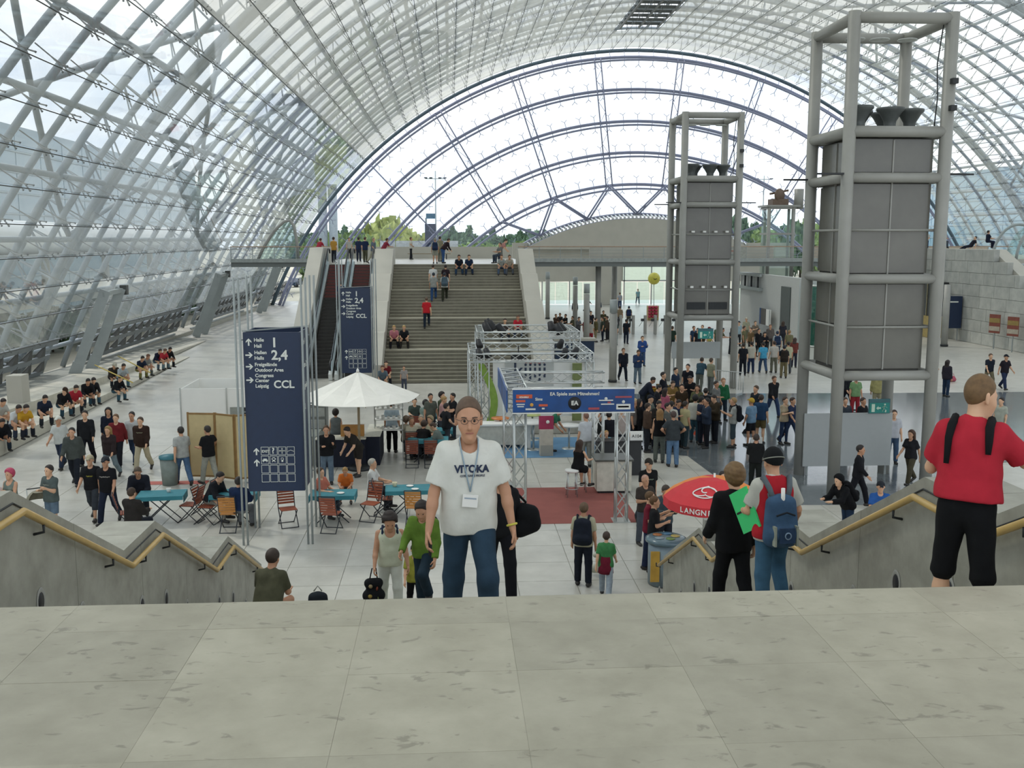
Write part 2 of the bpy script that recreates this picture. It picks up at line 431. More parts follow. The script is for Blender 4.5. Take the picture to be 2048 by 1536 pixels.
    # the rest of the floor goes on in its own material
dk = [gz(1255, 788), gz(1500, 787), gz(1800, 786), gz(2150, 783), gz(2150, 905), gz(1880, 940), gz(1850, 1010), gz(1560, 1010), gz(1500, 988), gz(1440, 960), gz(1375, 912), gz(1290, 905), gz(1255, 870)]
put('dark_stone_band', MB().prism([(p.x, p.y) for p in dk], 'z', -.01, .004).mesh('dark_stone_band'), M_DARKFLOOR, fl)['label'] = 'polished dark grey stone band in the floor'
ground = struct(put('ground', MB().bx(-400, 500, -60, 900, -.6, -.31).mesh('ground'), stone('plaza', hexc('a8a392'), hexc('bdb8a6'), rough=.8, scale=.2)))

# ================================================================== near landing and stair
P = 5.5
land = struct(put('floor_landing', MB().bx(-9, 9, -4, 4.6, 4.6, P - .002).mesh('landing'), M_STEP), 'pale travertine landing at the head of the stairs')
rows = [4.62, 4.29, 3.78, 3.15, 2.5, 1.84, 1.18]
xs = [-.415 + .669 * k for k in range(-12, 14)]
tile_c = {}
for a in range(len(rows) - 1):
    y1, y0 = rows[a], rows[a + 1]; key = a
    tile_c[key] = MB().box((0, 0, -.0125), (.669 - .0015, (y1 - y0) - .0015, .025)).mesh('landing_slab')
    for x in xs[:-1]:
        put('landing_slab', tile_c[key], M_LAND, land, loc=(x + .3345, (y0 + y1) / 2, P - random.random() * .0015))
FL = [(4.5, P), (8.28, P - 1.375), (12.06, P - 2.75), (15.84, P - 4.125)]   # start of each flight
X0, X1 = -3.68, 4.18
stair = struct(empty('stairs_near', (0, 4.5, 0)), 'stone stairs going down from the landing')
tread_me = MB().box((0, 0, 0), (X1 - X0, .32, .05)).mesh('stair_tread')
for (ys, zs) in FL:
    for k in range(9):
        zt = zs - 1.375 / 9 * (k + 1); y = ys + .3 * k
        if k < 8: put('stair_tread', tread_me, M_STEP, stair, loc=((X0 + X1) / 2, y + .16 - 4.5, zt - .025))
        MB().bx(X0, X1, y - .03 - 4.5, y - 4.5, zt - .05, zt + 1.375 / 9 - .05).build('stair_riser', M_STEP, stair)
    MB().bx(X0, X1, ys + 2.4 - 4.5, ys + (3.78 if zs > 2 else 2.75) - 4.5, zs - 1.375 - .15, zs - 1.375 + (.0 if zs > 2 else .002)).build('stair_landing', M_STEP, stair)
FLW = [(4.5, P), (8.4, P - 1.375), (12.3, P - 2.75), (16.2, P - 4.125)]     # the parapet's own breaks
def prof_top(h):
    pts = [(0.5, P + h), (4.35, P + h)]
    for (ys, zs) in FLW: pts += [(ys + .0, zs + h), (ys + 2.7, zs - 1.375 + h)]
    return pts
for nm, xa, xb, side in (('wall_stair_left', X0 - .62, X0, 1), ('wall_stair_right', X1, X1 + .62, -1)):
    top = prof_top(1.0)[2:]
    seg = []
    wl_ = struct(empty(nm, (xa, 4.5, 0)), 'stone parapet of the near stairs with a stepped zigzag top')
    off = Vector((xa, 4.5, 0))
    ys_ = [4.5, 6.3, 7.8, 9.7, 11.7, 13.6, 15.6, 17.4, 18.9]
    def zt(y, t=top):
        for (a, b) in zip(t, t[1:]):
            if a[0] <= y <= b[0] + 1e-6: return a[1] + (b[1] - a[1]) * (y - a[0]) / max(1e-6, b[0] - a[0])
        return t[-1][1]
    for ya, yb in zip(ys_, ys_[1:]):
        inner = [(ya, zt(ya))] + [p for p in top if ya < p[0] < yb] + [(yb, zt(yb))]
        poly = [(y + .004 if i == 0 else y, z) for i, (y, z) in enumerate(inner)] + [(yb - .004, -.02), (ya + .004, -.02)]
        poly[len(inner) - 1] = (yb - .004, poly[len(inner) - 1][1])
        poly = [(y - 4.5, z) for y, z in poly]
        MB().prism(poly, 'x', 0, xb - xa).build('parapet_block', M_WALL, wl_)
    # coping line just under the top on the inner face
    xi = (xb if side == 1 else xa) - xa
    cop = [Vector((xi + side * .006, y - 4.5, z - .11)) for y, z in top]
    MB().tube(cop, .009, 5).build('coping_joint', M_DARK, wl_)
    # round step lights sunk in the wall
    for (ys, zs) in FL:
        for k in (.55, 1.5, 2.5, 3.35):
            y = ys + k; z = max(zs - 1.375, zs - .153 * k / .3) + .15
            ring = MB().lathe([(.06, -.03), (.075, 0.0), (.11, .012), (.12, 0.0)], n=16).build('step_light', M_TOWER, wl_, loc=(xi + side * .004, y - 4.5, z), rot=(0, side * PI / 2, 0), scale=(1.1, .8, .6))
            MB().lathe([(0, 0), (.08, 0), (.08, .004), (0, .005)], n=16).build('light_lens', M_BLACK, ring, loc=(0, 0, .0))
    # handrail
    hr = thing('handrail', 'wooden zigzag handrail on the %s stair parapet' % ('left' if side == 1 else 'right'), 'handrail', (xi + xa, 4.5, 0))
    rl = [(y, z - .18) for y, z in top]
    MB().tube([Vector((side * .09, y - 4.5, z)) for y, z in rl], .033, 10).build('rail', M_BRASS, hr)
    for (ys, zs) in FL:
        for k in (.5, 2.2, 3.3):
            y = ys + k; z = zt(y) - .18
            MB().tube([(side * .09, y - 4.5, z - .03), (side * .09, y - 4.5, z - .1), (0, y - 4.5, z - .12)], .013, 6).build('bracket', M_DARK, hr)

# ================================================================== far stair, escalators, gallery
PF = 5.7; FY0 = 50.6
FX0, FX1 = -3.45, 4.25
fs = struct(empty('stairs_far', (0, FY0, 0)), 'wide grey stone stairs of four flights up to the far gallery')
M_FSTEP = stone('far_step', hexc('6f6b5d'), hexc('817d6e'), rough=.7, scale=.8)
M_NOSE = mat('step_nosing', hexc('a7a391'), .6, 0, .05)
rise = PF / 36; tread = .285
fst_me = MB().bx(FX0, FX1, 0, tread + .05, -rise, 0).mesh('stair_step'); nos_me = MB().bx(FX0 + .02, FX1 - .02, -.012, .05, -.02, .006).mesh('step_nosing')
for f_ in range(4):
    for k in range(9):
        z = rise * (f_ * 9 + k + 1); y = 3.3 * f_ + tread * k
        o = put('stair_step', fst_me, M_FSTEP, fs, loc=(0, y, z)); put('step_nosing', nos_me, M_NOSE, o)
    if f_ < 3: MB().bx(FX0, FX1, 3.3 * f_ + tread * 9, 3.3 * (f_ + 1) + .02, rise * 9 * (f_ + 1) - .2, rise * 9 * (f_ + 1) + .002).build('stair_landing', M_NOSE, fs)
def cheek(name, xa, xb, lab, slope30=False):
    t = [(-.6, 0), (-.6, 1.0)]
    if slope30: t = [(1.4, 0), (1.4, 1.05), (11.3, PF + 1.05), (15.5, PF + 1.05), (15.5, 0)]
    else:
        for f_ in range(4):
            z = rise * 9 * f_ + .95; t += [(3.3 * f_ - .25, z), (3.3 * f_ + 2.3, z + rise * 9)]
        t += [(14.2, PF + .95), (14.2, 0)]
    return struct(MB().prism(t, 'x', xa, xb).build(name, M_CREAM, loc=(0, FY0, 0)), lab)
cheek('wall_stair_cheek_center', -4.6, FX0 - .01, 'pale cheek wall between far stairs and escalators')
cheek('wall_stair_cheek_right', FX1 + .01, FX1 + .95, 'pale cheek wall on the right of the far stairs')
cheek('wall_escalator_side', -8.45, -7.65, 'pale outer side wall of the escalators', True)
gal = struct(put('floor_gallery', MB().bx(-8.45, 5.2, FY0 + 13.15, 84, PF - .5, PF).mesh('gal'), M_FLOOR), 'upper gallery floor at the head of the far stairs')
struct(MB().bx(-8.4, 5.2, 83.6, 84, PF, PF + .95).build('wall_gallery_parapet', M_CREAM))
struct(MB().bx(-8.4, 5.2, 63.8, 64.1, 0, PF - .5).build('wall_gallery_base', M_CREAM))
# benches on the gallery
def bench(name, x, y, z, L, lab, wood='8a7a5c'):
    b = thing(name, lab, 'bench', (x, y, z))
    for k in (-1, 1): MB().bx(k * L / 2 * .8 - .04, k * L / 2 * .8 + .04, -.18, .18, 0, .4).build('leg', M_DARK, b)
    for k in range(3): MB().bx(-L / 2, L / 2, -.2 + .14 * k, -.08 + .14 * k, .4, .45).build('slat', mat('bench_wood', hexc(wood), .6), b)
bench('bench', -1.6, 80, PF, 3.4, 'low wooden bench by the gallery parapet')
# footbridges left and right
M_BRIDGE = mat('bridge_beam', hexc('6f7573'), .5, 0, .05, .5)
def bridge(name, x0, x1, lab):
    b = struct(empty(name, (x0, 78, PF)), lab); L = x1 - x0
    MB().bx(0, L, -1.6, 1.6, -.5, 0).build('deck', M_BRIDGE, b)
    MB().bx(0, L, -1.75, -1.6, -.16, .12).build('edge_beam', mat('bridge_edge', hexc('9aa09d'), .5), b)
    MB().tube([(0, -1.6, 1.0), (L, -1.6, 1.0)], .035, 6).build('handrail', mat('rail_wood', hexc('a58a72'), .5), b)
    for k in range(int(L / 1.6) + 1): MB().box((min(1.6 * k + .02, L - .02), -1.6, .5), (.05, .05, 1.0)).build('post', M_STEEL, b)
    for z in (.25, .5, .75): MB().tube([(0, -1.6, z), (L, -1.6, z)], .012, 4).build('wire', M_STEEL, b)
    return b
bridge('walkway_left', -16.3, -8.4, 'left footbridge with thin railing')
br = bridge('walkway_right', 5.2, 44, 'long footbridge right of the far stairs')
MB().bx(6, 21.0, 2.2, 2.4, 0, 1.05).build('parapet', M_CREAM, br)
MB().bx(14.6, 17.6, -1.66, -1.62, .05, 1.0).build('banner', mat('grey_banner', hexc('9b9d95'), .7), br)
MB().bx(15.0, 17.1, -1.675, -1.662, .62, .72).build('banner_print', mat('banner_red', hexc('9d6f63'), .7), br)
MB().bx(15.0, 16.7, -1.675, -1.662, .32, .42).build('banner_print', mat('banner_grey', hexc('7d837f'), .7), br)
struct(MB().bx(28.8, 44, 80, 80.4, PF, PF + .95).build('wall_bridge_parapet', mat('warm_parapet', hexc('b7ab9a'), .7)))
# escalators
M_ESC = mat('escalator_steps', hexc('3c3a36'), .5, .2, .1); M_ESCR = mat('escalator_riser', hexc('6f3b36'), .6)
M_ESCG = glass('balustrade_glass', (.75, .85, .9), .5, .1)
def escalator(x, lab):
    e = thing('escalator', lab, 'escalator', (x, FY0 + 1.6, 0))
    n = 34; rz = PF / n; ry = rz / .577
    sm = MB().bx(-.5, .5, 0, ry + .02, -rz * 1.1, 0).mesh('step'); rm = MB().bx(-.5, .5, -.012, 0, -rz, -.03).mesh('riser')
    for k in range(n):
        s_ = put('step', sm, M_ESC, e, loc=(0, .6 + ry * k, rz * (k + 1))); put('riser', rm, M_ESCR if k > 22 else M_ESC, s_)
    L = ry * n + .6
    for sx in (-.62, .62):
        MB().add([(sx - .02, 0, .05), (sx + .02, 0, .05), (sx - .02, L, PF + .05), (sx + .02, L, PF + .05), (sx - .02, 0, .9), (sx + .02, 0, .9), (sx - .02, L, PF + .9), (sx + .02, L, PF + .9)],
                 [(0, 1, 3, 2), (4, 6, 7, 5), (0, 4, 5, 1), (2, 3, 7, 6), (0, 2, 6, 4), (1, 5, 7, 3)]).build('balustrade', M_ESCG, e)
        MB().tube([(sx, -.3, .5), (sx, -.35, .75), (sx, -.1, .95), (sx, .5, 1.0), (sx, L, PF + .95), (sx, L + .8, PF + .95), (sx, L + 1, PF + .7)], .05, 6).build('handrail', M_BLACK, e)
        MB().add([(sx - .1, -.3, 0), (sx + .1, -.3, 0), (sx - .1, L, PF - .1), (sx + .1, L, PF - .1), (sx - .1, -.3, .3), (sx + .1, -.3, .3), (sx - .1, L, PF + .2), (sx + .1, L, PF + .2)],
                 [(0, 1, 3, 2), (4, 6, 7, 5), (0, 4, 5, 1), (2, 3, 7, 6), (0, 2, 6, 4), (1, 5, 7, 3)]).build('skirt', M_ALU, e)
escalator(-6.85, 'left escalator with dark steps, glass balustrade and black handrails')
escalator(-5.3, 'right escalator beside the cheek wall of the far stairs')
# ================================================================== left wall base: legs, louvres, ledges
legs = struct(empty('wall_left', (-20, 0, 0)), 'foot of the glass vault with steel legs and ventilation flaps')
M_FLAP = mat('vent_flap_grey', hexc('7d8386'), .5, 0, .1, 1); M_FLAPD = mat('flap_bracket', hexc('4f504d'), .6, 0, .1)
for yt in (0, 25, 50, 75, 100):
    for dy in (1.0, 3.4):
        y = yt + dy
        MB().bar((1.0, y, 0), (2.75, y + .5, 4.7), .34, .5).build('leg', M_STEEL, legs)
        MB().bar((.95, y, .1), (1.35, y + .12, 1.1), .4, .5).build('leg_plate', M_STEEL, legs)
    MB().bar((2.65, yt + 1.3, 4.5), (2.75, yt + 4.1, 4.6), .22).build('leg_tie', M_STEEL, legs)
    MB().box((2.85, yt + 4.1, 4.6), (.35, .35, .5)).build('leg_head', M_FLAPD, legs)
    for r_, (x, z) in enumerate(((-.05, .75), (.25, 1.5), (.55, 2.25))):
        ya, yb = yt + 4.6 - r_ * .5, yt + 25 - .2 + r_ * .5
        MB().box((x, (ya + yb) / 2, z), (.09, yb - ya, .3), M=Matrix.Rotation(.35, 3, 'Y')).build('flap', M_FLAP, legs)
        if r_ < 2:
            for k in range(13):
                y = ya + 1.0 + k * 1.55
                if y < yb - .5: MB().add([(x - .1, y, z + .12), (x + .15, y + .12, z + .1), (x + .35, y + .5, z + .72), (x + .2, y + .85, z + .74), (x + .1, y + .9, z + .12), (x - .05, y, z + .2)], [(0, 1, 4), (1, 2, 3, 4), (0, 5, 3, 4), (0, 1, 2, 5), (5, 2, 3)]).build('flap_bracket', M_FLAPD, legs)
    MB().bar((-.25, yt + 4.4, .35), (-.25, yt + 24.8, .35), .12).build('base_rail', M_STEEL, legs)
struct(MB().bx(-21.5, -20.0, -16, YE, -.3, .25).build('wall_left_kerb', M_STEP))
# seat ledges, running out to nothing at the far end
M_LEDGE = stone('ledge_stone', hexc('b7b3a4'), hexc('c9c6b8'), rough=.5, scale=.7)
M_GRIT = stone('grit_strip', hexc('7f817a'), hexc('93958d'), rough=.8, scale=.8)
def ledge(x0, x1, xb, Y0, Yend, h, nm, lab):
    vs_ = [(x0, Y0, 0), (x0, Y0, h), (xb, Y0, 0), (xb, Y0, h), (x1, Yend, 0), (x1, Yend, .01), (xb, Yend + 4, 0), (xb, Yend + 4, .01)]
    return struct(MB().add(vs_, [(0, 4, 5, 1), (0, 1, 3, 2), (1, 5, 7, 3), (4, 6, 7, 5), (2, 3, 7, 6)]).build(nm, M_LEDGE), lab)
ledge(-14.55, -16.2, -20.2, 18, 63, .76, 'trim_1', 'low pale stone seat ledge along the left wall')
ledge(-16.15, -17.6, -20.2, 18, 73, 1.33, 'trim_2', 'upper pale stone seat ledge along the left wall')
struct(MB().add([(-18.4, 18, 1.0), (-20.3, 18, 1.0), (-20.3, 77, -.1), (-18.4, 74, -.1), (-18.4, 18, 1.36), (-20.3, 18, 1.36), (-20.3, 77, .03), (-18.4, 74, .03)], [(0, 1, 2, 3), (4, 7, 6, 5), (0, 4, 5, 1), (1, 5, 6, 2), (2, 6, 7, 3), (3, 7, 4, 0)]).build('trim_4', M_GRIT), 'darker grey strip between seat ledge and glass')
struct(MB().bx(-17.5, -16.9, 40.2, 40.9, .6, 1.9).build('trim_3', M_CREAM), 'square pale stone post on the ledge')
# ================================================================== outside: buildings, tube, trees
M_FACADE = mat('hall_facade', hexc('7d97a6'), .25, 0, .1, .05); M_FACR = mat('facade_rail', hexc('9fb0b8'), .4)
def facade(name, X, y0, y1, h, face, lab):
    b = thing(name, lab, 'building', (X, y0, -.3)); L = y1 - y0
    MB().bx(0, 20 * face, 0, L, 0, h).build('wall', M_FACADE, b)
    pm = MB().bx(-.05 * face, 0, .1, 5.9, .1, 1.9).mesh('window_panel')
    mp_ = mat('facade_pane', hexc('86a3b3'), .1, 0, .12, .1)
    for k in range(int(h / 2)):
        MB().bx(-.14 * face, 0, 0, L, 2 * k - .06, 2 * k + .06).build('rail', M_FACR, b)
    nz_ = int(h / 2); ny = min(int(L / 6), 24)
    for i in range(ny):
        for k in range(nz_): put('window_panel', pm, mp_, b, loc=(0, 6 * i, 2 * k))
facade('exhibition_hall', -42, 30, 172, 18.5, -1, 'long blue-grey exhibition hall outside the left glass wall')
facade('exhibition_hall', 88, 60, 200, 19, 1, 'blue-grey exhibition hall outside the right glass wall')
tube = thing('connecting_tube', 'white tubular walkway outside the left glass wall', 'walkway', (-32, 20, 0))
MB().tube([(0, 0, 7.4), (0, 120, 7.4)], 1.25, 20).build('tube_shell', mat('white_tube', hexc('d9dcda'), .25, 0, .04), tube)
for k in range(9): MB().bx(-.25, .25, 6 + 14 * k - .25, 6 + 14 * k + .25, 0, 6.3).build('pier', M_CREAM, tube)
MB().bx(-1.5, 1.5, 0, 120, 5.9, 6.15).build('keel', M_STEEL, tube)
tube2 = thing('road_deck', 'pale raised road deck outside the left glass wall', 'road', (-27, 20, 0))
MB().bx(-3, 3, 0, 130, 3.3, 3.9).build('deck', M_CREAM, tube2)
for k in range(9): MB().bx(-.3, .3, 6 + 14 * k - .3, 6 + 14 * k + .3, 0, 3.3).build('pier', M_CREAM, tube2)
# foliage
def leafmat(name, c1, c2):
    m, n, l, p = nodes_of(name); x = n.new('ShaderNodeTexNoise'); x.inputs['Scale'].default_value = 1.3; x.inputs['Detail'].default_value = 8
    r = n.new('ShaderNodeValToRGB'); r.color_ramp.elements[0].position = .35; r.color_ramp.elements[0].color = (*c1, 1); r.color_ramp.elements[1].position = .65; r.color_ramp.elements[1].color = (*c2, 1)
    g = n.new('ShaderNodeNewGeometry'); l.new(g.outputs['Position'], x.inputs['Vector']); l.new(x.outputs['Fac'], r.inputs['Fac']); l.new(r.outputs['Color'], p.inputs['Base Color']); p.inputs['Roughness'].default_value = .9
    return m
M_LEAF = [leafmat('leaf_dark', hexc('3f5648'), hexc('5d7757')), leafmat('leaf_mid', hexc('5f7648'), hexc('83985a')), leafmat('leaf_yellow', hexc('808c46'), hexc('a9ad63'))]
M_BARK = mat('bark', hexc('5b5346'), .9)
def crown_mesh(r, h, seed, conifer=False):
    rnd = random.Random(seed); bm = bmesh.new()
    for k in range(260):
        if conifer:
            t = rnd.random(); rad = r * (1 - t) * rnd.uniform(.4, 1); a = rnd.uniform(0, 6.28); c = Vector((math.cos(a) * rad, math.sin(a) * rad, h * (.1 + .9 * t)))
        else:
            d = Vector((rnd.gauss(0, 1), rnd.gauss(0, 1), rnd.gauss(0, 1))).normalized() * rnd.uniform(.75, 1.05); c = Vector((d.x * r, d.y * r, h * .55 + d.z * h * .45))
        s = r * rnd.uniform(.16, .3); n = Vector((rnd.gauss(0, 1), rnd.gauss(0, 1), rnd.gauss(0, 1))).normalized(); a = n.orthogonal().normalized() * s; b = n.cross(a)
        vs_ = [bm.verts.new(c + a * rnd.uniform(.6, 1.1)), bm.verts.new(c + b * rnd.uniform(.6, 1.1)), bm.verts.new(c - a * rnd.uniform(.6, 1.1)), bm.verts.new(c - b * rnd.uniform(.6, 1.1)), bm.verts.new(c + n * s * .5)]
        for i in range(4): bm.faces.new((vs_[i], vs_[(i + 1) % 4], vs_[4]))
        bm.faces.new(vs_[:4][::-1])
    if not conifer: bmesh.ops.create_icosphere(bm, subdivisions=2, radius=1, matrix=Matrix.Translation((0, 0, h * .55)) @ Matrix.Diagonal((r * .85, r * .85, h * .4, 1)))
    else: bmesh.ops.create_cone(bm, segments=10, radius1=r * .7, radius2=.05, depth=h * .9, matrix=Matrix.Translation((0, 0, h * .5)))
    me = bpy.data.meshes.new('crown'); bm.to_mesh(me); bm.free(); return me
CR_R = [crown_mesh(1, 1, s) for s in (1, 2, 3)]; CR_C = [crown_mesh(.35, 1, s, True) for s in (4, 5)]
trunk_me = MB().tube([(0, 0, 0), (0, 0, 1)], .04, 6).mesh('trunk')
def tree(x, y, r, h, mi, lab, con=False, grp='trees beyond the end wall'):
    t = thing('tree', lab, 'tree', (x, y, -.3), random.uniform(0, 6), grp)
    me = random.choice(CR_C if con else CR_R)
    put('crown', me, M_LEAF[mi], t, loc=(0, 0, h * .12), scale=(r if not con else h * .9, r if not con else h * .9, h * .9))
    put('trunk', trunk_me, M_BARK, t, scale=(h * .6, h * .6, h * .4))
rt = random.Random(3)
for k in range(26):
    px_ = 610 + k * 19; y = (226, 243, 260)[k % 3]; x = gy(px_, 480, y).x
    tree(x, y, rt.uniform(3.6, 4.4), rt.uniform(7.2, 8.8), 0, 'dark green tree in the woodland line left of the grey lunette', grp='dark woodland trees on the left')
for k, px_ in enumerate((905, 940, 985, 1040, 640, 690)):
    y = 225; tree(gy(px_, 480, y).x, y, 2, rt.uniform(9, 10.2), 0, 'narrow dark conifer rising above the woodland line', True, grp='conifers above the woodland')
for k, px_ in enumerate((735, 770, 805)):
    y = 168; tree(gy(px_, 480, y).x, y, 4.6, (8.4, 10.2, 8.6)[k], 2, ('yellow-green willow tree, leftmost of three behind the gallery', 'tallest yellow-green willow tree behind the gallery', 'yellow-green willow tree, rightmost of three behind the gallery')[k])
for k in range(9):
    px_ = 850 + k * 24; y = 185; tree(gy(px_, 480, y).x, y, 4, rt.uniform(5.6, 6.6), 1, 'low mid-green bush in front of the dark woodland', grp='green bushes before the woodland')
for k in range(10):
    px_ = 1470 + k * 19; y = 185 + 14 * (k % 3); tree(gy(px_, 480, y).x, y, 3, rt.uniform(8, 10.5), 1 if k % 2 else 0, 'green tree seen behind the glass lift shaft', grp='trees behind the lift shaft')
for k in range(4):
    px_ = 640 + k * 24; y = 150; tree(gy(px_, 480, y).x, y, 3.4, rt.uniform(7, 8.2), 1, 'round green shrub beyond the left footbridge', grp='shrubs beyond the left footbridge')
for k in range(12):
    tree(-25.8 - rt.uniform(0, 1), 62 + k * 7, 1.6, rt.uniform(2.4, 3.6), 0, 'low dark shrub outside the left glass wall', grp='shrubs outside the left glass')
def at_px(px_, Y): return gy(px_, 480, Y).x
fw = thing('fence_wall', 'pale grey fence wall outside in front of the willows', 'wall', (at_px(760, 142), 142, -.3))
for k in range(5): MB().bx(2.2 * k, 2.2 * k + 2.1, -.1, .1, 0, 7.4).build('fence_panel', mat('fence_grey', hexc('a9aeb0'), .6), fw)
mast = thing('light_mast', 'tall slim floodlight mast outside the end wall', 'lamp mast', (at_px(872, 160), 160, -.3))
MB().tube([(0, 0, 0), (0, 0, 18.2)], [.16, .09], 8).build('pole', M_STEEL, mast); MB().bar((-1.6, 0, 17), (1.6, 0, 17), .12).build('crossbar', M_STEEL, mast)
for sx in (-1.5, -.7, .7, 1.5): MB().box((sx, 0, 17.15), (.5, .4, .16)).build('lamp_head', M_DARK, mast)
mast = thing('light_mast', 'floodlight mast outside behind the glass lift shaft', 'lamp mast', (at_px(1524, 165), 165, -.3))
MB().tube([(0, 0, 0), (0, 0, 18)], [.16, .09], 8).build('pole', M_STEEL, mast); MB().bar((-1.3, 0, 17.4), (1.3, 0, 17.4), .12).build('crossbar', M_STEEL, mast)
for sx in (-1.2, 1.2): MB().box((sx, 0, 17.5), (.5, .4, .16)).build('lamp_head', M_DARK, mast)
py_ = thing('info_pylon', 'dark information pylon outside above the gallery parapet', 'sign', (at_px(861, 120), 120, -.3))
MB().bx(-.65, .65, -.2, .2, 5.2, 9.4).build('panel', M_NAVY, py_); MB().bx(-.6, -.4, -.1, .1, 0, 10.1).build('post', M_STEEL, py_); MB().bx(.4, .6, -.1, .1, 0, 5.3).build('post', M_STEEL, py_)
MB().bx(-.5, .6, -.12, .12, 10.0, 10.6).build('sign_plate', mat('pylon_blue', hexc('2f6d8c'), .5), py_)
tw = thing('double_pillar', 'pair of tall grey pillars outside the end wall on the left', 'pillar', (at_px(660, 140), 140, -.3))
for sx in (-.9, .5): MB().tube([(sx, 0, 0), (sx, 0, 15)], .6, 12).build('pillar_shaft', mat('pillar_grey', hexc('9aa3a8'), .6), tw)

# ================================================================== supply towers
def tower(x, y, lab, boards=True):
    t = thing('supply_tower', lab, 'tower', (x, y, 0)); W, Dp = 2.68, 2.75
    pm = MB().tube([(0, 0, 0), (0, 0, 13.2)], .17, 14).mesh('post')
    for sx in (0, W):
        for sy in (0, Dp): put('post', pm, M_TOWER, t, loc=(sx, sy, 0))
    for z, r in ((13.05, .15), (10.1, .15), (8.88, .135), (6.14, .135), (3.45, .14)):
        for a, b in (((0, 0), (W, 0)), ((0, Dp), (W, Dp)), ((0, 0), (0, Dp)), ((W, 0), (W, Dp))):
            MB().tube([(*a, z), (*b, z)], r, 12).build('beam', M_TOWER, t)
    for z in (7.47, 4.8):
        for a, b in (((0, .05), (W, .05)), ((0.05, 0), (0.05, Dp)), ((W - .05, 0), (W - .05, Dp))):
            MB().tube([(*a, z), (*b, z)], .035, 6).build('tie_rod', M_TOWER, t)
    i = .22
    lev = [(3.62, 4.77), (4.83, 5.98), (6.3, 7.44), (7.5, 8.72), (9.04, 9.92)]
    for z0, z1 in lev:
        for k in range(2):
            a = i + (W - 2 * i) * k / 2; b = i + (W - 2 * i) * (k + 1) / 2
            MB().bx(a + .012, b - .012, i, i + .05, z0, z1).build('panel', M_PANEL, t)
            MB().bx(a + .012, b - .012, Dp - i - .05, Dp - i, z0, z1).build('panel', M_PANEL, t)
            a = i + (Dp - 2 * i) * k / 2; b = i + (Dp - 2 * i) * (k + 1) / 2
            MB().bx(i, i + .05, a + .012, b - .012, z0, z1).build('panel', M_PANEL, t)
            MB().bx(W - i - .05, W - i, a + .012, b - .012, z0, z1).build('panel', M_PANEL, t)
    MB().bx(i + .05, W - i - .05, i + .05, Dp - i - .05, 3.5, 9.95).build('core', mat('tower_core', hexc('4f4e49'), .7), t)
    MB().bx(.1, W - .1, .1, Dp - .1, 9.98, 10.06).build('roof_plate', M_TOWER, t)
    MB().bx(W / 2 - .02, W / 2 + .02, i - .03, i + .02, 3.6, 9.9).build('mullion', M_TOWER, t)
    MB().bx(i - .03, i + .02, Dp / 2 - .02, Dp / 2 + .02, 3.6, 9.9).build('mullion', M_TOWER, t)
    for sx, sy in ((0, 0), (W, 0), (0, Dp)):
        d = -1 if sx == 0 else 1
        MB().prism([(sx, sy - .12), (sx, sy + .12), (sx + d * .85, sy)], 'z', 8.95, 9.0).build('fin_plate', M_DARK, t)
    noz = MB().lathe([(.2, 0), (.16, .3), (.17, .4), (.3, .62), (.38, .7), (.38, .76), (.3, .74), (.12, .45), (0, .45)], n=18).mesh('nozzle')
    for nx, ny in ((.45, .5), (.85, 1.5), (1.45, .8), (1.75, 1.9), (2.15, 1.1)):
        put('nozzle', noz, mat('nozzle_grey', hexc('575c5b'), .5, .1), t, loc=(nx, ny, 10.06), rot=(0, 0, nx))
    for z in (11.4, 10.7): MB().box((W + .02, -.22, z), (.16, .2, .14)).build('camera_head', M_DARK, t)
    MB().tube([(W - .2, .1, 12.9), (W - .3, .12, 11.9), (W - .25, .1, 11.0), (W - .3, .1, 10.2)], .018, 5).build('cable', M_DARK, t)
    for lx in (.6, 1.3, 2.1): MB().lathe([(0, .03), (.26, .02), (.28, 0), (.26, -.02), (0, -.03)], n=18).build('lamp_disc', mat('lamp_disc', hexc('b9bdb9'), .4), t, loc=(lx, 1.4, 12.75))
    return t, W, Dp
t1, W_, D_ = tower(10.78, 27.0, 'nearest tall grey steel supply tower with dark panels on the right')
t2, _, _ = tower(11.2, 48.0, 'second grey steel supply tower behind the crowd, left of the nearest one')
for z in (4.15,):
    for k in (0, 1): MB().bx(.34 + k * 1.08, 1.24 + k * 1.08, .17, .23, 3.85, 4.2).build('vent_grille', M_DARK, t2)
for k in range(4): MB().box((.5 + .55 * k, -.02, 4.95), (.14, .12, .1)).build('spot_lamp', M_WHITE, t2)
for k in range(4): MB().box((.5 + .55 * k, -.02, 7.6), (.14, .12, .08)).build('spot_lamp', M_WHITE, t2)
